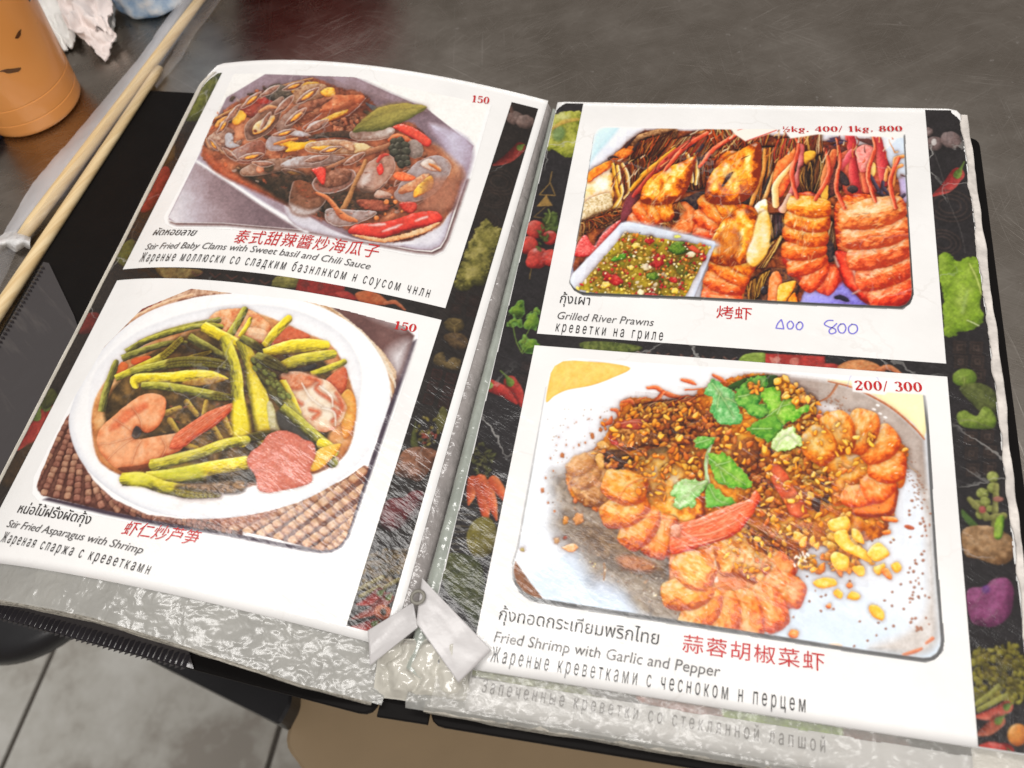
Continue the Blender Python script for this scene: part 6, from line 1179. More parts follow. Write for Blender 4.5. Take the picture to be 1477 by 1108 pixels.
# ------------------------------------------------------------------ the menu
menu = thing('open_menu', (-.02, -.15, TZ), 'worn plastic sleeved photo menu lying open at four prawn, clam and asparagus dishes', 'menu')
cover = obj('cover', *prism(rounded([(.2035, -.3150), (.2025, .0035), (-.0135, .0035), (-.0135, -.3165)], .006, 4)[::-1], TZ + .0005, TZ + .0026, .0006), M_COVER, menu, False); cover.name = 'cover'
cl = rounded([(-.289, .0285), (-.2845, -.2975), (-.0345, -.3170), (-.0345, .0165)], .007, 4)
obj('cover', *prism(cl, TZ + .0005, TZ + .0026, .0006), M_COVER, menu, False)
obj('spine', *prism([(-.0340, -.3166), (-.0140, -.3163), (-.0140, .0080), (-.0340, .0120)], TZ + .0003, TZ + .0021, .0005), M_COVER, menu, False)
# the smoky vinyl corner of the left cover, open edge cut on the slant
pk = np.array([(-.2825, -.1120), (-.2497, -.1470), (-.190, -.2300), (-.1175, -.3035), (-.1115, -.3115), (-.2800, -.2975)])
pk = np.array([(-.2838, -.1135), (-.2800, -.1140), (-.2480, -.1470), (-.1180, -.3035), (-.1125, -.3108), (-.2838, -.2970)])
pocket = obj('pocket', *prism(pk[::-1], TZ + .0028, TZ + .0036), M_VINYL, menu, False)
def seam(a, b, half=.0028):
    a, b = np.array(a), np.array(b); d = b - a; L = np.linalg.norm(d); d /= L; q = np.array([-d[1], d[0]]); V = []; F = []; n = int(L / .0026)
    for i in range(n):
        c = a + d * (i + .5) * L / n; u = d * .00085 + q * .0005; w = q * half
        k = len(V); V += [(*(c - u - w), TZ + .0037), (*(c + u - w), TZ + .0037), (*(c + u * 1.1 + w), TZ + .0037), (*(c - u * .4 + w), TZ + .0037), (*(c - w * .8), TZ + .0054), (*(c + w * .8), TZ + .0054)]
        F += [(k, k+1, k+4), (k+1, k+2, k+5, k+4), (k+2, k+3, k+5), (k+3, k, k+4, k+5)]
    return V, F
obj('seam', *seam((-.2810, -.2953), (-.1155, -.3090)), M_SEAM, pocket, False); obj('seam', *seam((-.2818, -.1165), (-.2812, -.2935), .0011), M_SEAM, pocket, False)
def sheet(surf, s0, s1, t0, t1, step, dz, keep=None, corner=0.):
    ns, nt = int(round((s1 - s0) / step)) + 1, int(round((t1 - t0) / step)) + 1
    s, t = np.meshgrid(np.linspace(s0, s1, ns), np.linspace(t0, t1, nt)); f = gridf(nt, ns)[:, ::-1]
    if surf is surfL or surf is surfR: pass
    p = surf(s.ravel(), t.ravel(), dz).reshape(nt, ns, 3)
    if keep is not None:
        k = keep(s, t, p).ravel(); f = f[k[f].all(1)]
        used = np.unique(f); m = np.full(ns * nt, -1); m[used] = np.arange(len(used))
        return s, t, p, m[f], used
    return s, t, p, f, None
def lin(c): c = np.clip(c, 0, 1); return np.where(c < .04045, c / 12.92, ((c + .055) / 1.055) ** 2.4) * .86
def printed(name, surf, s0, s1, t0, t1, step, dz, paint, parent, mat, keep):
    s, t, p, f, used = sheet(surf, s0, s1, t0, t1, step, dz, keep); X, Y = proj(p); c = Canvas(X, Y); paint(c)
    k = np.pad(c.C, ((1, 1), (1, 1), (0, 0)), 'edge'); k = (k[:-2] + 2 * k[1:-1] + k[2:]) / 4; soft = (k[:, :-2] + 2 * k[:, 1:-1] + k[:, 2:]) / 4; c.C = .25 * c.C + .75 * soft     # the dots of the print run into each other
    return obj(name, p.reshape(-1, 3)[used], f, mat, parent, True, lin(c.C.reshape(-1, 3)[used]))
def inside(poly, X, Y):
    r = np.zeros(X.shape, bool); p = np.array(poly, float)
    for (ax, ay), (bx, by) in zip(p, np.roll(p, -1, 0)):
        if ay != by: r ^= ((Y < ay) != (Y < by)) & (X < (bx - ax) * (Y - ay) / (by - ay) + ax)
    return r
def slab(surf, s0, s1, t0, t1, thick, mat, name, parent, r=.0, edge=None, step=.004):   # a leaf with thickness; the outline may be uneven
    ns, nt = int((s1 - s0) / step) + 2, int((t1 - t0) / step) + 2
    a, b = np.meshgrid(np.linspace(0, 1, ns), np.linspace(0, 1, nt)); S = s0 + (s1 - s0) * a; T = t0 + (t1 - t0) * b
    if edge is not None: S, T = edge(S, T, a, b)
    if r:                                            # rounded outer top corner
        for sx_, cs in ((0, s0), (1, s1)):
            if not (r[sx_]): continue
            rr = r[sx_]; u = np.clip(1 - np.abs(S - cs) / rr, 0, 1); T = T + (1 - b) ** 8 * rr * (1 - np.sqrt(np.clip(1 - u * u, 0, 1)))
    P = surf(S.ravel(), T.ravel(), 0.); D = surf(S.ravel(), T.ravel(), -thick); N = ns * nt
    f = [tuple(q) for q in gridf(nt, ns)[:, ::-1]] + [tuple(q + N) for q in gridf(nt, ns)]
    rim = list(range(ns)) + [i * ns + ns - 1 for i in range(1, nt)] + [(nt-1) * ns + j for j in range(ns-2, -1, -1)] + [i * ns for i in range(nt-2, 0, -1)]
    f += [(rim[i], rim[(i+1) % len(rim)], rim[(i+1) % len(rim)] + N, rim[i] + N) for i in range(len(rim))]
    o = obj(name, np.concatenate([P, D]), f, mat, parent, True)
    return o
wob = lambda x, k, sd: (fbm(x * 1.0, x * 0. + sd, k, 5, 3)) * 2
sl = [inv(surfL, x, y)[0] for x, y in ((296, 110), (240, 225), (186, 330), (140, 420), (85, 540), (20, 670))]; SL0 = float(np.mean(sl))
T_END = .3265
# left leaf: white card page, its printed border, two photographs, captions
pageL = slab(surfL, SL0 - .0002, SR - .0002, -.0078, .2958 + .0035, .0013, M_PAPER, 'page', menu, r=(.008, 0))
pageR = slab(surfR, -.0183, .1938, -.0006 - .0125, .2962, .0010, M_PAPER, 'page', menu, r=(.006, .008), edge=lambda S, T, a, b: (S + .003 * np.clip(.3 - T / .3, -1, .3) * (1 - a) * 0 + (1 - a) * (.0035 * (1 - T / .25)), T))
tag(pageL, 'white page showing the clam and asparagus dishes'); tag(pageR, 'white page showing the two prawn dishes')
card = lambda s, t: (s > 0) & (s < W) & (((t < H1)) | ((t > H1 + HG)))
DZ = .00015
def keepL(s, t, p): return ~card(s, t) & (s > SL0 + .0006 + .007 * (np.clip(1 - (t - .0) / .012, 0, 1)) ** 2.2) & (s < W + .0153) & (t > .0002) & (t < H1 + HG + H2)
def keepR(s, t, p): return ~card(s, t) & (s > -.0180 + .0034 * (1 - t / .25) + .005 * np.clip(1 - (t + .0125) / .008, 0, 1) ** 2) & (s < .1915 + .0016 * np.clip(t / .15, 0, 1) + .0005 * wob(t, .006, .5) - .004 * np.clip(1 - (t + .0105) / .008, 0, 1) ** 2) & (t > -.0122) & (t < .2958)
bl = printed('border_print', surfL, SL0, W + .0156, 0, H1 + HG + H2 + .0004, .00036, DZ, border_L, pageL, M_INK, keepL)
br = printed('border_print', surfR, -.0185, .1945, -.0126, .2960, .00036, DZ, border_R, pageR, M_INK, keepR)
PH = {}
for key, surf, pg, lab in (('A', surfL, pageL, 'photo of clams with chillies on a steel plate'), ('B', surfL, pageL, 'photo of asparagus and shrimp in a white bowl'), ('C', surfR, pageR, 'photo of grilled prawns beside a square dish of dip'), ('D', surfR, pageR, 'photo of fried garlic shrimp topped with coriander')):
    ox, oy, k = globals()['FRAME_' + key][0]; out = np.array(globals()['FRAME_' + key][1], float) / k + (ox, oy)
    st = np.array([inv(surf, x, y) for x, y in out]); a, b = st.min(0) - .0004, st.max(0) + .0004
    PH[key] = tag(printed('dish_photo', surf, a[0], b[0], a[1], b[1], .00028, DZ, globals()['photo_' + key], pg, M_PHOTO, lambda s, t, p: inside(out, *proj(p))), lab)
# ------------------------------------------------------------------ lettering
def glyphs(body, offset=0., shear=0., spacing=1.):     # outlines of the letters, filled by winding so that overlapping strokes stay whole
    c = bpy.data.curves.new('lettering', 'FONT'); c.body = body; c.size = 1; c.offset = offset; c.shear = shear; c.space_character = spacing; c.dimensions = '2D'; c.fill_mode = 'NONE'; c.resolution_u = 3
    o = bpy.data.objects.new('lettering', c); COL.objects.link(o); bpy.context.view_layer.update()
    e = o.evaluated_get(bpy.context.evaluated_depsgraph_get()); me = e.to_mesh()
    v = np.array([q.co[:2] for q in me.vertices]); ed = np.array([tuple(q.vertices) for q in me.edges]); e.to_mesh_clear(); bpy.data.objects.remove(o); bpy.data.curves.remove(c)
    co, _, fa, _, _, _ = delaunay_2d_cdt([Vector(q) for q in v], [tuple(int(i) for i in q) for q in ed], [], 0, 1e-6)
    co = np.array([tuple(q) for q in co]); fa = np.array([tuple(q) for q in fa]); m = co[fa].mean(1); wn_ = np.zeros(len(m), int)
    for i, j in ed:
        (ax, ay), (bx, by) = v[i], v[j]
        if ay == by: continue
        hit = ((m[:, 1] < ay) != (m[:, 1] < by)) & (m[:, 0] < (bx - ax) * (m[:, 1] - ay) / (by - ay) + ax); wn_ += hit * (1 if by > ay else -1)
    return co, [tuple(int(i) for i in q) for q in fa[wn_ != 0]]
def lay(surf, v, f, p0, p1, up, name, mat, parent, dz=.0004):
    """v in a unit frame: x 0..1 along p0-p1 (image pixels), y in heights towards up"""
    a, b, c = (np.array(inv(surf, *q)) for q in (p0, p1, up)); e = b - a; h = c - a; h = h - e * (h @ e) / (e @ e)
    st = a + v[:, :1] * e + v[:, 1:2] * h
    P = surf(st[:, 0], st[:, 1], dz); n = np.cross(P[f[0][1]] - P[f[0][0]], P[f[0][2]] - P[f[0][0]])
    if n[2] < 0: f = [q[::-1] for q in f]
    return obj(name, P, f, mat, parent, False)
def caption(surf, body, p0, p1, hpx, mat, parent, name='caption', h=.72, dz=.0004, **kw):
    v, f = glyphs(body, **kw); v = v.copy(); x0, x1 = v[:, 0].min(), v[:, 0].max(); v[:, 0] = (v[:, 0] - x0) / (x1 - x0); v[:, 1] /= h
    return lay(surf, v, f, p0, p1, (p0[0] + hpx * .12, p0[1] - hpx), name, mat, parent, dz)
# bold figures with thick and thin strokes
def ribbon(pts, ws, V, F, z):
    p = np.array(pts, float); d = np.gradient(p, axis=0); d /= np.linalg.norm(d, axis=1, keepdims=True) + 1e-9; q = np.c_[-d[:, 1], d[:, 0]]; w = np.array(ws)[:, None] / 2; k = len(V); n = len(p)
    V += np.c_[p + q * w, np.full(n, z)].tolist() + np.c_[p - q * w, np.full(n, z)].tolist(); F += [(k+i, k+n+i, k+n+i+1, k+i+1) for i in range(n - 1)]
def ell_pts(cx, cy, rx, ry, a0, a1, n=22): t = np.radians(np.linspace(a0, a1, n)); return np.c_[cx + rx * np.cos(t), cy + ry * np.sin(t)], t
def serif(ch):
    B, T = .19, .05; S = []
    def arc(cx, cy, rx, ry, a0, a1, n=22):
        p, t = ell_pts(cx, cy, rx, ry, a0, a1, n); S.append((p, T + (B - T) * np.abs(np.cos(t)) ** 1.4))
    def ln(*p, w=B): S.append((np.array(p, float), np.full(len(p), w)))
    if ch == '0': arc(.30, .5, .21, .46, 0, 360, 40); W_ = .64
    elif ch == '1': ln((.28, .02), (.28, .98)); ln((.10, .03), (.46, .03), w=.06); ln((.08, .82), (.30, .95), w=.09); W_ = .54
    elif ch == '2': arc(.30, .72, .20, .24, 170, -25, 16); ln((.46, .60), (.12, .10), w=.12); ln((.07, .08), (.55, .08), w=.17); ln((.53, .08), (.55, .30), w=.05); W_ = .64
    elif ch == '3': arc(.28, .74, .18, .22, 160, -80, 16); arc(.28, .27, .22, .25, 85, -150, 18); W_ = .62
    elif ch == '4': ln((.44, .02), (.44, .98), w=.18); ln((.42, .96), (.04, .32), w=.06); ln((.03, .29), (.60, .29), w=.09); ln((.30, .03), (.58, .03), w=.05); W_ = .66
    elif ch == '5': ln((.13, .92), (.52, .92), w=.14); ln((.13, .96), (.11, .52), w=.06); arc(.28, .32, .23, .29, 130, -150, 20); W_ = .62
    elif ch == '8': arc(.30, .74, .17, .22, 0, 360, 28); arc(.30, .26, .21, .24, 0, 360, 28); W_ = .64
    elif ch == '/': ln((.02, -.05), (.30, 1.02), w=.07); W_ = .36
    elif ch == '.': ln((.06, .07), (.22, .07), w=.15); W_ = .34
    elif ch == 'k': ln((.14, .02), (.14, 1.02), w=.16); ln((.03, .03), (.27, .03), w=.05); ln((.20, .30), (.48, .62), w=.06); ln((.26, .40), (.54, .03), w=.15); ln((.36, .64), (.58, .64), w=.05); W_ = .64
    elif ch == 'g': arc(.27, .45, .17, .19, 0, 360, 26); ln((.20, .26), (.14, .16), (.40, .08), w=.10); arc(.27, -.10, .22, .14, 40, 330, 20); ln((.40, .60), (.54, .66), w=.07); W_ = .58
    elif ch == '½': ln((.14, .55), (.14, 1.0), w=.10); ln((.06, .57), (.22, .57), w=.04); ln((.10, .02), (.56, 1.0), w=.05); arc(.52, .36, .11, .11, 170, -30, 12); ln((.62, .30), (.42, .05), w=.06); ln((.42, .05), (.68, .05), w=.08); W_ = .74
    else: W_ = .34
    return S, W_
def price(surf, body, p0, p1, hpx, parent, name='price', mat=None):
    V, F = [], []; x = 0; k = 0
    for ch in body:
        S, w = serif(ch)
        for p, ws in S: ribbon(np.c_[p[:, 0] + x, p[:, 1]], ws, V, F, k * .00001); k += 1
        x += w + .05
    V = np.array(V); xs = V[:, 0]; V[:, 0] = (xs - xs.min()) / (xs.max() - xs.min())
    a, b, c = (np.array(inv(surf, *q)) for q in (p0, p1, (p0[0] + hpx * .12, p0[1] - hpx))); e = b - a; h = c - a; h = h - e * (h @ e) / (e @ e)
    st = a + V[:, :1] * e + V[:, 1:2] * h; P = surf(st[:, 0], st[:, 1], .0004 + V[:, 2])
    G = []
    for q in F:
        n = np.cross(P[q[1]] - P[q[0]], P[q[3]] - P[q[0]]); G.append(q if n[2] > 0 else q[::-1])
    return obj(name, P, G, mat or M_RED, parent, False)
def pen(surf, strokes, parent, w=1.5, name='handwriting', mat=None):
    V, F = [], []
    for i, s in enumerate(strokes):
        q = smooth(np.array(s, float), 6, False); st = np.array([inv(surf, *z) for z in q]); ribbon(st, np.full(len(st), w * .00035), V, F, i * .00001)
    V = np.array(V); P = surf(V[:, 0], V[:, 1], .0004 + V[:, 2]); G = []
    for q in F:
        n = np.cross(P[q[1]] - P[q[0]], P[q[3]] - P[q[0]]); G.append(q if n[2] > 0 else q[::-1])
    return obj(name, P, G, mat or M_BLUE, parent, False)
THAI = dict(offset=.016); ENG = dict(offset=-.004, shear=.22); RUS = dict(offset=.007, spacing=1.6, h=.60)
caption(surfL, 'ผัดหอยลาย', (220, 340), (281.5, 340.8), 8.5, M_BLACK, pageL, h=.62, offset=.008, shear=.2)
caption(surfL, '泰式甜辣醬炒海瓜子', (336.5, 349.8), (544, 372), 18.5, M_RED, pageL, h=.86, offset=-.004, shear=.12, spacing=1.12)
caption(surfL, 'Stir Fried Baby Clams with Sweet basil and Chili Sauce', (209, 361), (533, 389.5), 9, M_GREY, pageL, **ENG)
caption(surfL, 'Жареные моллюски со сладким базнлнком н соусом чнлн', (200.5, 378.5), (618, 430), 11, M_BLACK, pageL, **RUS)
price(surfL, '150', (680.5, 148), (705, 151), 10, pageL)
caption(surfL, 'หน่อไม้ฝรั่งผัดกุ้ง', (25, 740), (128.5, 757), 12.5, M_BLACK, pageL, h=.62, **THAI)
caption(surfL, '虾仁炒芦笋', (175, 770), (286, 786), 20, M_RED, pageL, h=.86, offset=-.002, shear=.25)
caption(surfL, 'Stir Fried Asparagus with Shrimp', (9.5, 760.5), (204.5, 799.5), 11.5, M_GREY, pageL, **ENG)
caption(surfL, 'Жареная спаржа с креветкамн', (1, 782), (213.5, 829), 13, M_BLACK, pageL, **RUS)
price(surfL, '150', (568, 475), (599, 480.5), 12, pageL)
caption(surfR, 'กุ้งเผา', (807, 437.5), (850, 441), 12, M_BLACK, pageR, h=.62, **THAI)
caption(surfR, '烤虾', (1033, 458), (1084, 461), 17, M_RED, pageR, h=.86)
caption(surfR, 'Grilled River Prawns', (803.5, 460.5), (942.5, 471), 11, M_GREY, pageR, offset=-.002, shear=.2)
caption(surfR, 'креветки на гриле', (801, 478.5), (955.5, 492), 12.5, M_BLACK, pageR, **RUS)
price(surfR, '½kg. 400/ 1kg. 800', (1129, 191.3), (1301.5, 191.2), 8, pageR)
pen(surfR, [[(1127, 461.5), (1122, 467), (1119, 474.5)], [(1127, 461.5), (1129, 468), (1130.5, 475)], [(1119, 474), (1125, 474.5), (1131, 475)], [(1140, 463.5), (1135.5, 468), (1137, 474.5), (1142, 474.5), (1144.5, 469), (1141, 463.5)], [(1153, 465), (1148.5, 470), (1150, 475.5), (1155, 475.5), (1158, 470), (1155, 465.2), (1151, 466)]], pageR)
pen(surfR, [[(1202, 463), (1194, 463), (1189, 468), (1195, 472), (1204, 475), (1205, 480), (1198, 482), (1196, 477), (1203, 471), (1207, 467)], [(1213, 467.5), (1208.5, 473), (1211, 480), (1217, 480.5), (1220, 474), (1217, 468), (1212, 468.5)], [(1229, 468), (1224, 473), (1225, 480), (1231, 482), (1236.5, 477), (1235, 470), (1228, 468.2)]], pageR)
caption(surfR, 'กุ้งทอดกระเทียมพริกไทย', (719, 894.5), (949.5, 930.5), 15.5, M_BLACK, pageR, h=.60, offset=.02)
caption(surfR, '蒜蓉胡椒菜虾', (984, 938.5), (1189, 967), 24, M_RED, pageR, h=.86, offset=.004, spacing=1.12)
caption(surfR, 'Fried Shrimp with Garlic and Pepper', (712, 926), (1038.5, 977), 16, M_GREY, pageR, offset=-.002, shear=.1)
caption(surfR, 'Жареные креветками с чесноком н перцем', (707, 954.5), (1161.5, 1028), 18.5, M_BLACK, pageR, **RUS)
price(surfR, '200/ 300', (1233, 563.5), (1330.5, 566.5), 14, pageR)
# ------------------------------------------------------------------ the leaf under the right page, and the clear margins of the sleeves
M_UNDER = paper_mat('grey_white_card', (.56, .55, .53))
under = slab(lambda s, t, d=0.: surfR(s, t, d - .0016), .0005, .1735, .2890, .3105, .0006, M_UNDER, 'page', menu)
tag(under, 'next page showing below the prawn page, its caption blurred by the clear margin')
printed('border_print', lambda s, t, d: surfR(s, t, d - .0016), .0010, .1733, .2955, .2995, .00036, DZ, border_below, under, M_INK, lambda s, t, p: t < .2990 + .0003 * wob(s, .01, 2.))
caption(lambda s, t, d=0.: surfR(s, t, d - .0016), 'Запеченные креветки со стеклянной лапшой', (695, 1000), (1190, 1086), 17, M_FADE, under, **RUS) if False else None
_s = surfR
def surfU(s, t, d=0.): return surfR(s, t, d - .0016)
def inv_under(x, y): p = at(x, y, -.0016); return p[0], -p[1]
_inv = inv
def inv(surf, x, y): return inv_under(x, y) if surf is surfU else _inv(surf, x, y)
caption(surfU, 'Запеченные креветки со стеклянной лапшой', (694, 999), (1190, 1086), 17, M_FADE, under, **RUS)
def crinkle(S, T, sc, amp, seed):                  # sharp-crested folds, as stiff film makes
    u, v = S + fbm(S, T, sc * 1.5, seed + 1, 2) * sc, T + fbm(S, T, sc * 1.5, seed + 2, 2) * sc
    return (.5 - np.abs(fbm(u, v * .8, sc, seed, 2)) * 2.2 + (.4 - np.abs(fbm(u + v * .6, v - u, sc * .45, seed + 9, 2)) * 1.6) * .5) * amp * 1.6
def margin(name, fn, s0, s1, t0, t1, amp, sc, mat, step=.0008, seed=3, lip=None, stretch=None):
    ns, nt = int((s1 - s0) / step) + 2, int((t1 - t0) / step) + 2; S, T = np.meshgrid(np.linspace(s0, s1, ns), np.linspace(t0, t1, nt))
    if stretch is not None: T = T + stretch(S) * (T - t0) / (t1 - t0)
    p = fn(S.ravel(), T.ravel(), crinkle(S, T, sc, amp, seed).ravel() + (0 if lip is None else lip(S, T).ravel())); return obj(name, p, gridf(nt, ns)[:, ::-1], mat, menu, True)
TL = .2958 + .0035
margin('sleeve', lambda s, t, d: surfL(s, t, d - .0007), SL0 - .001, SR + .002, TL - .002, .3140, .0006, .022, M_SLEEVE, seed=4, stretch=lambda S: .0062 * np.clip((S - .075) / .09, 0, 1))
for i, (dz, te) in enumerate(((-.0022, .3146), (-.0034, .3142), (-.0046, .3149))):
    slab(lambda s, t, d=0., z=dz: surfL(s, t, d + z), SL0 - .0006 * i, SR - .002, .05, te, .0009, M_EDGE, 'sleeve', menu, edge=lambda S, T, a, b: (S, T + b ** 6 * (.0007 * wob(S, .02, i * 3.) + .0062 * np.clip((S - .075) / .09, 0, 1))))
margin('sleeve', lambda s, t, d: surfR(s, t, d - .0007), -.012, .196, .2962, .3118, .0005, .010, M_SLEEVE_THIN, seed=6)
margin('sleeve', lambda s, t, d: surfR(s, t, d - .0028), -.022, .2000, .3075, .3128, .0010, .006, M_SLEEVE, seed=8, lip=lambda S, T: -.004 * np.clip((T - .3095) / .0045, 0, 1) ** 2)
for i, (dz, te) in enumerate(((-.0040, .3128), (-.0058, .3124), (-.0074, .3129))):
    slab(lambda s, t, d=0., z=dz: surfR(s, t, d + z), -.0150, .1945 + .0006 * i, .0 - .008, te, .0010, M_EDGE, 'sleeve', menu, edge=lambda S, T, a, b: (S, T + b ** 6 * .0008 * wob(S, .015, i * 3. + 20)))
# torn, curling outer edge of the right sleeve
def edgeR(S, T, a, b): return (S + a * .0011 * wob(T, .02, 7.) + (1 - a) * .0012 * wob(T, .008, 2.) + .002 * np.clip(T / .2, 0, 1) * (1 - a) + a * .0010 * np.clip(T / .1, 0, 1), T)
slab(lambda s, t, d=0.: surfR(s, t, d + .0004), .1912, .1950, -.0085, .312, .0014, M_TORN, 'sleeve', menu, edge=edgeR, step=.0011)
# pale lip along the left leaf's outer edge
slab(lambda s, t, d=0.: surfL(s, t, d + .0003), SL0 - .0026, SL0 + .0008, -.001, .322, .0016, M_EDGE, 'sleeve', menu, edge=lambda S, T, a, b: (S + .0004 * wob(T, .03, 4.) + .005 * np.clip(1 - T / .01, 0, 1) ** 2, T), step=.001)
# the gutter: the left sleeve slopes down, the right one rises in a welded tube
def gutter(name, prof, mat, seed, amp=.0004):
    t = np.linspace(-.0055, .302, 260); P = np.zeros((len(t), len(prof), 3))
    for j, (fx, z) in enumerate(prof):
        L = surfL0(np.full_like(t, SR), t)                # spine edge of the left leaf
        Rr = np.stack([-.0180 + .0034 * (1 - t / .25), -t, 0 * t], -1)
        P[:, j] = L * (1 - fx) + Rr * fx; P[:, j, 2] = np.where(fx < .5, L[:, 2], 0) + z
        P[:, j, 2] += crinkle(t, t * 0 + j * .0012, .006, amp, seed); P[:, j, 0] += fbm(t, t * 0 + j, .03, seed + 3, 2) * .0008
    return obj(name, P.reshape(-1, 3), gridf(len(t), len(prof))[:, ::-1], mat, menu, True)
gutter('sleeve', [(-.12, -.0006), (.05, -.0004), (.14, -.0007), (.24, -.0012), (.34, -.0022), (.42, -.0035), (.46, -.006)], M_GUT, 3)
gutter('sleeve', [(.50, -.0060), (.52, -.0030), (.58, -.0012), (.66, -.0002), (.76, .0003), (.86, .0001), (.95, -.0004), (1.06, -.0008)], M_RIDGE, 5, .0002)
# crumpled film and cloudy tape where the gutter ends
n = 70; a, b = np.meshgrid(np.linspace(0, 1, n), np.linspace(0, 1, n))
c4 = [np.array(q) for q in ((-.0365, -.2900, .000), (-.0050, -.2860, .0006), (.0030, -.3080, .0006), (-.0360, -.3110, -.003))]
P = (1-a)[..., None]*(1-b)[..., None]*c4[0] + a[..., None]*(1-b)[..., None]*c4[1] + a[..., None]*b[..., None]*c4[2] + (1-a)[..., None]*b[..., None]*c4[3]
fold = np.abs(np.sin(11 * a + 2.2 * b + fbm(a, b, .5, 8) * 4)) * .0030 + crinkle(a, b * .4, .16, .0007, 12); P[..., 2] += fold * np.clip(np.minimum(np.minimum(a, 1-a), np.minimum(b, 1-b)) * 8, .15, 1) - .0006 - .0035 * b ** 3
P[..., 1] += .003 * fbm(a, b * 0, .2, 31) * b
obj('crumpled_film', P.reshape(-1, 3), gridf(n, n)[:, ::-1], M_CRUMPLE, menu, True)
def tape(q, z, seed, folds):
    n = 30; a, b = np.meshgrid(np.linspace(0, 1, n), np.linspace(0, 1, n)); q = [np.array(at(x, y, zz)) for (x, y), zz in zip(q, z)]
    P = (1-a)[..., None]*(1-b)[..., None]*q[0] + a[..., None]*(1-b)[..., None]*q[1] + a[..., None]*b[..., None]*q[2] + (1-a)[..., None]*b[..., None]*q[3]
    P[..., 2] += np.abs(np.sin(folds * a * 3.14 + b)) * .00012 + (a - .5) ** 2 * .004 * b + crinkle(a, b, .5, .00010, seed); Q = P.copy(); Q[..., 2] -= .00025
    f = gridf(n, n); N = n * n; rim = list(range(n)) + [i*n+n-1 for i in range(1, n)] + [(n-1)*n+j for j in range(n-2, -1, -1)] + [i*n for i in range(n-2, 0, -1)]
    F = [tuple(k[::-1]) for k in f] + [tuple(k + N) for k in f] + [(rim[i], rim[(i+1) % len(rim)], rim[(i+1) % len(rim)] + N, rim[i] + N) for i in range(len(rim))]
    return obj('tape', np.concatenate([P.reshape(-1, 3), Q.reshape(-1, 3)]), F, M_TAPE, menu, True)
tape([(609, 834), (709, 938), (662, 986), (601, 900)], (.003, .0022, .0028, .003), 2, 3)
tape([(596, 869), (603, 905), (534, 962), (531, 911)], (.001, .001, .0045, .0050), 5, 1)
v, f = lathe([(.0019, 0), (.0030, 0), (.0032, .0006), (.0026, .0011), (.0019, .0009), (.0019, 0)], 32, at(603, 862, .004)); obj('eyelet', v, f, plain('dull_eyelet', (.22, .21, .18), .55), menu)
# ------------------------------------------------------------------ cup of iced tea
def tea_mat():
    m = Mat('milky_orange_tea'); p = m.pos(); st = m.ramp(m.noise(m.mapping(p, (0, .5, .3), (40, 40, 95)), 1, 3), [(.66, (0,)*3), (.74, (1,)*3)])
    m.l(m.mix(st, (.93, .385, .10), (.20, .09, .04)), m.b.inputs['Base Color']); m.set(Roughness=.32, Coat_Weight=.35, Coat_Roughness=.12); return m
M_TEA = tea_mat(); cc = (-.3575, .0140, TZ + .0003)
cup = thing('plastic_cup', cc, 'plastic cup of milky orange iced tea by the chopsticks', 'cup')
rz = lambda z: .0306 + .121 * z
_z = np.unique(np.concatenate([np.linspace(.002, .118, 60), np.linspace(.0095, .0125, 25), np.linspace(.0213, .0243, 25)]))
prof = [(.0, .0), (.026, .0), (.0286, .0004), (.0300, .0012)] + [(rz(z) - .00035 * (math.exp(-((z - .011) / .00035) ** 2) + math.exp(-((z - .0228) / .00035) ** 2)), z) for z in _z]
obj('cup_wall', *lathe(prof, 96, cc), M_TEA, cup)
def wallpatch(h, ang, w, hh, tilt):
    A = np.linspace(0, 2 * math.pi, 18, endpoint=False); V = []
    for t in A:
        u, z = w * math.cos(t) * (1 + .25 * math.sin(3 * t)), hh * math.sin(t) + tilt * w * math.cos(t); r = np.interp(h + z, [q[1] for q in prof], [q[0] for q in prof]) + .00025; g = ang + u / r; V.append((cc[0] + r * math.cos(g), cc[1] + r * math.sin(g), cc[2] + h + z))
    r = np.interp(h, [q[1] for q in prof], [q[0] for q in prof]) + .0003; V.append((cc[0] + r * math.cos(ang), cc[1] + r * math.sin(ang), cc[2] + h))
    return V, [(i, (i + 1) % 18, 18) for i in range(18)]
M_ICE = plain('dark_gap_between_ice', (.13, .05, .018), .25, coat=.4)
for h, ang, w, hh, tl in ((.062, -.30, .0028, .0013, .3), (.088, -.22, .0017, .0036, .0), (.096, -.55, .0032, .0022, .3), (.047, -.72, .0052, .0016, -.45), (.104, .05, .0016, .0030, .2), (.076, -.85, .0030, .0015, .3), (.070, .25, .0016, .0012, .2)):
    obj('ice_gap', *wallpatch(h, ang, w, hh, tl), M_ICE, cup)
M_RIM = plain('clear_rim', (.75, .74, .72), .15); obj('rim', *lathe([(.045, .118), (.0465, .1195), (.045, .121), (.0438, .1195), (.045, .118)], 96, cc), M_RIM, cup)
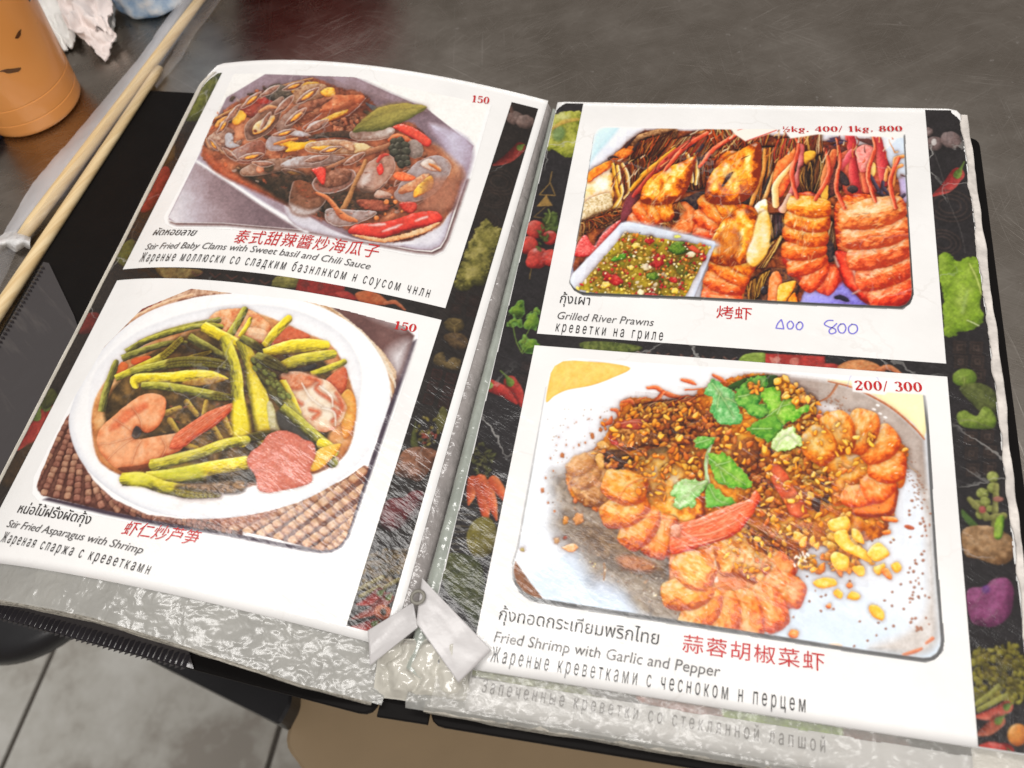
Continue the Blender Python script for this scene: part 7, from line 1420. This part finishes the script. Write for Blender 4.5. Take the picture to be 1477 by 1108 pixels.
# ------------------------------------------------------------------ chopsticks in their paper sleeve
M_WOOD = Mat('pale_bamboo'); _p = M_WOOD.pos(); _g = M_WOOD.noise(M_WOOD.mapping(_p, (0, 0, .24), (900, 14, 60)), 1, 4); M_WOOD.l(M_WOOD.ramp(_g, [(.3, (.60, .42, .20)), (.65, (.76, .60, .35))]), M_WOOD.b.inputs['Base Color']); M_WOOD.set(Roughness=.5)
def stick(a, b, r0, r1, label):
    a = np.array(at(*a[:2], a[2])); b = np.array(at(*b[:2], b[2])); n = 24; P = [a + (b - a) * t for t in np.linspace(0, 1, n)]; rr = np.linspace(r0, r1, n); rr[0] *= .86; rr[-1] *= .8
    o = tag(obj('chopstick', *pipe(P, rr, 14, .8), M_WOOD, None, True, origin=tuple(b)), label, 'chopstick'); return o
z0 = TZ + .0046
stick((318, -40, z0), (33, 340, z0), .0033, .0044, 'pale bamboo chopstick nearer the cup with its blunt end in torn paper')
s2 = stick((230, 98, z0 - .0002), (-36, 500, z0 - .0004), .0030, .0043, 'pale bamboo chopstick nearer the menu running out past the torn paper')
M_WRAP = sleeve_mat('translucent_paper_wrapper', (.78, .78, .82), .12, .3, 90, .4, .0015)
wrap = thing('paper_wrapper', at(130, 180, TZ), 'translucent white paper wrapper torn open round the chopsticks', 'wrapper')
def film_strip(top, bot, n, m, seed, name, mat=None, h=.0032, amp=.0006):
    V = []; t = np.linspace(0, 1, n)
    for i, k in enumerate(t):
        for j, u in enumerate(np.linspace(0, 1, m)):
            l = np.array([np.interp(k, np.linspace(0, 1, len(top)), [q[0] for q in top]), np.interp(k, np.linspace(0, 1, len(top)), [q[1] for q in top])]); r = np.array([np.interp(k, np.linspace(0, 1, len(bot)), [q[0] for q in bot]), np.interp(k, np.linspace(0, 1, len(bot)), [q[1] for q in bot])])
            x, y = l * (1 - u) + r * u; z = TZ + .0012 + h * math.sin(math.pi * min(1, u * 1.0)) ** .8; p = at(x, y, z)
            p[2] += crinkle(np.array([p[0]]), np.array([p[1]]), .012, amp, seed)[0]; V.append(p)
    return obj(name, V, gridf(n, m), mat or M_WRAP, wrap, True)
film_strip([(300, -30), (212, 84), (140, 186), (72, 270), (16, 345)], [(326, -30), (246, 96), (170, 190), (102, 290), (46, 345)], 60, 16, 4, 'paper_film', h=.0100)
film_strip([(280, -30), (198, 88), (114, 188), (46, 266), (-2, 350)], [(306, -34), (222, 84), (152, 180), (84, 268), (22, 345)], 60, 10, 14, 'paper_film', sleeve_mat('paper_flap', (.80, .80, .83), .50, .32, 70, .4, .0015, .9), h=.0030)
film_strip([(322, -28), (270, 40), (246, 84), (222, 122)], [(334, -20), (282, 50), (258, 90), (226, 128)], 30, 5, 7, 'paper_film', h=.0012)
film_strip([(0, 355), (-22, 392), (-60, 450)], [(30, 352), (2, 410), (-20, 470)], 24, 6, 17, 'paper_film', h=.0022)
film_strip([(-2, 346), (10, 338), (24, 333), (36, 338), (46, 344)], [(0, 362), (12, 358), (25, 366), (36, 358), (45, 362)], 26, 9, 12, 'torn_end', sleeve_mat('torn_paper', (.84, .84, .84), .9, .4, 150, .8, .002), h=.0068, amp=.0016)
# ------------------------------------------------------------------ tissue, melon, water cup, pouch, red bowl
M_TISSUE = plain('pinkish_tissue', (.80, .72, .69), .9, var=.05, bump=.3, bs=500); M_WHITE = plain('white_tissue', (.86, .85, .82), .9, var=.04, bump=.3, bs=500)
def tissue(name, poly, z, amp, sc, seed, mat, parent, th=.0006, n=34, lift=None):
    a, b = np.meshgrid(np.linspace(0, 1, n), np.linspace(0, 1, n)); q = [np.array(at(x, y, zz)) for (x, y), zz in zip(poly, z)]
    P = (1-a)[..., None]*(1-b)[..., None]*q[0] + a[..., None]*(1-b)[..., None]*q[1] + a[..., None]*b[..., None]*q[2] + (1-a)[..., None]*b[..., None]*q[3]
    P[..., 2] += np.abs(crinkle(a, b, sc, amp, seed)); P[..., 0] += fbm(a, b, .25, seed + 2) * .006 * (b + .2); P[..., 1] += fbm(a, b, .25, seed + 4) * .006
    Q = P.copy(); Q[..., 2] -= th; f = gridf(n, n); N = n * n; rim = list(range(n)) + [i*n+n-1 for i in range(1, n)] + [(n-1)*n+j for j in range(n-2, -1, -1)] + [i*n for i in range(n-2, 0, -1)]
    F = [tuple(k[::-1]) for k in f] + [tuple(k + N) for k in f] + [(rim[i], rim[(i+1) % len(rim)], rim[(i+1) % len(rim)] + N, rim[i] + N) for i in range(len(rim))]
    return obj(name, np.concatenate([P.reshape(-1, 3), Q.reshape(-1, 3)]), F, mat, parent, True)
nap = thing('crumpled_tissue', at(120, 60, TZ), 'crumpled pinkish white paper tissue behind the tea cup', 'tissue')
tissue('white_ply', [(36, -20), (120, -24), (112, 70), (82, 80)], (TZ + .001,) * 4, .006, .35, 5, M_WHITE, nap)
tissue('white_ply', [(140, -10), (172, 4), (170, 62), (148, 44)], (TZ + .004, TZ + .001, TZ + .001, TZ + .003), .006, .5, 9, M_WHITE, nap)
tissue('pink_ply', [(76, -14), (158, -26), (166, 50), (104, 52)], (TZ + .016, TZ + .018, TZ + .008, TZ + .014), .010, .45, 12, M_TISSUE, nap)
tissue('pink_ply', [(100, 40), (136, 36), (170, 52), (150, 90)], (TZ + .014, TZ + .012, TZ + .006, TZ + .001), .006, .6, 15, M_TISSUE, nap)
mel = thing('melon_rind', at(70, 15, TZ), 'green striped melon rind with a trace of red flesh on the tissue', 'melon rind')
def wedge(z, r0, r1, th, mat, name):
    c = np.array(at(92, -38, TZ)); A = np.linspace(R_(188), R_(282), 24); V = []; 
    for t in A:
        d = np.array([math.cos(t), math.sin(t), 0])
        for r, h in ((r0, 0), (r1, 0), (r1, th), (r0, th)): V.append(c + d * r + (0, 0, z + h))
    F = [tuple(q) for q in gridf(len(A), 4, True)] + [(0, 1, 2, 3), tuple(range(len(V) - 1, len(V) - 5, -1))]
    return obj(name, V, F, mat, mel, True)
M_RIND = Mat('striped_rind'); _n = M_RIND.noise(M_RIND.mapping(M_RIND.pos(), (0, 0, .4), (60, 240, 60)), 1, 3); M_RIND.l(M_RIND.ramp(_n, [(.4, (.09, .15, .02)), (.6, (.36, .38, .10))]), M_RIND.b.inputs['Base Color']); M_RIND.set(Roughness=.35)
wedge(.006, .0265, .0335, .012, M_RIND, 'rind'); wedge(.0072, .0215, .0263, .0098, plain('pale_melon_flesh', (.70, .62, .38), .4), 'pale_flesh'); wedge(.0074, .012, .0213, .0094, plain('red_melon_flesh', (.62, .10, .07), .35), 'red_flesh')
wc = (at(205, 33, TZ)[0], at(205, 33, TZ)[1] + .0285, TZ + .0004)
M_WATER = Mat('clear_blue_cup'); _p = M_WATER.pos(); _n = M_WATER.noise(_p, 70, 4); M_WATER.l(M_WATER.ramp(_n, [(.35, (.16, .34, .62)), (.5, (.50, .66, .84)), (.66, (.86, .90, .94))]), M_WATER.b.inputs['Base Color']); M_WATER.set(Roughness=.08, Coat_Weight=.8); M_WATER.bump(_n, .6, .003)
wcup = thing('water_cup', wc, 'clear pale blue plastic cup of iced water at the far edge', 'cup')
a = np.linspace(0, 2 * math.pi, 120, endpoint=False); pr = np.array([(.0, .0005), (.024, .0), (.0278, .002), (.0290, .006), (.0284, .010), (.0296, .016), (.033, .06), (.036, .10)])
V = np.stack([wc[0] + pr[:, :1] * np.cos(a) * (1 + .018 * np.sin(10 * a)), wc[1] + pr[:, :1] * np.sin(a) * (1 + .018 * np.sin(10 * a)), wc[2] + pr[:, 1:] + 0 * a], -1).reshape(-1, 3); obj('cup_wall', V, gridf(len(pr), 120, True)[:, ::-1], M_WATER, wcup)
obj('rim', *lathe([(.036, .10), (.0372, .1012), (.036, .1024), (.035, .1012), (.036, .10)], 80, wc), M_RIM, wcup)
pz = [at(-70, 60, TZ), at(2, 150, TZ), at(20, 175, TZ), at(-8, 214, TZ), at(-120, 320, TZ)]
tag(obj('zip_pouch', *prism(rounded([p[:2] for p in pz][::-1], .004, 3)[::-1] if False else rounded([p[:2] for p in pz], .004, 3), TZ + .0004, TZ + .009, .002), plain('navy_cloth', (.010, .010, .028), .6, bump=.3), None, False, origin=tuple(pz[1])), 'dark navy pouch corner behind the tea cup', 'pouch')
bc = (-.2330, .1790, TZ + .0004); bowl = thing('red_bowl', bc, 'dark red plastic bowl mirrored in the steel table', 'bowl')
obj('bowl_wall', *lathe([(0, .002), (.034, .0), (.038, .004), (.050, .020), (.060, .045), (.064, .066), (.062, .066), (.058, .046), (.048, .022), (.0, .006)], 80, bc), plain('dark_red_plastic', (.26, .02, .018), .3), bowl)
# ------------------------------------------------------------------ stools below
def rr_seat(c, pts): return rounded(pts, .02, 5)
SZ = -.30
tan = thing('tan_stool', (*at(650, 1100, SZ)[:2], FZ), 'tan wooden stool tucked under the menu overhang', 'stool')
q = [at(x, y, SZ)[:2] for x, y in ((424, 1012), (409, 1074), (438, 1112))]; M_TAN = plain('tan_wood', (.30, .215, .125), .4, var=.08, vs=12)
sp = [q[0], q[1], q[2], (q[2][0] + .02, q[2][1] - .03), (.16, -.40), (.30, -.33), (.26, -.12), (q[0][0] - .004, -.14)]
obj('seat', *prism(rounded(sp, .008, 3), SZ - .03, SZ, .003), M_TAN, tan, False)
for x, y in ((-.10, -.20), (.12, -.33), (.18, -.18), (-.06, -.30)): obj('leg', *pipe([(x, y, FZ + .001), (x, y, SZ - .031)], .014, 12), M_TAN, tan)
bs = thing('black_stool', (*at(0, 880, SZ)[:2], FZ), 'round black stool with a glossy rim under the menu corner', 'stool')
c = at(-10, 880, SZ); obj('seat', *lathe([(0, .0), (.070, .0), (.078, -.003), (.083, -.010), (.083, -.020), (.078, -.026), (0, -.026)][::-1], 80, (c[0], c[1] + .045, SZ)), M_BLACKPL, bs)
for k in range(4): obj('leg', *pipe([(c[0] + .05 * math.cos(k * 1.57 + .5), c[1] + .045 + .05 * math.sin(k * 1.57 + .5), FZ + .001), (c[0] + .05 * math.cos(k * 1.57 + .5), c[1] + .045 + .05 * math.sin(k * 1.57 + .5), SZ - .027)], .010, 12), M_BLACKPL, bs)
bn = thing('black_bench', (*at(300, 950, -.28)[:2], FZ), 'long black bench edge between the two stools', 'bench')
q = [at(x, y, -.28)[:2] for x, y in ((120, 900), (215, 952), (403, 1046), (420, 1014), (420, 960))]
obj('seat', *prism(rounded(q, .004, 3), -.31, -.28, .002), M_BLACKPL, bn, False)
mx = np.mean(q, 0)
for dx, dy in ((-.02, .02), (.02, .0)): obj('leg', *pipe([(mx[0] + dx, mx[1] + dy, FZ + .001), (mx[0] + dx, mx[1] + dy, -.311)], .008, 12), M_BLACKPL, bn)
bpy.context.view_layer.update()
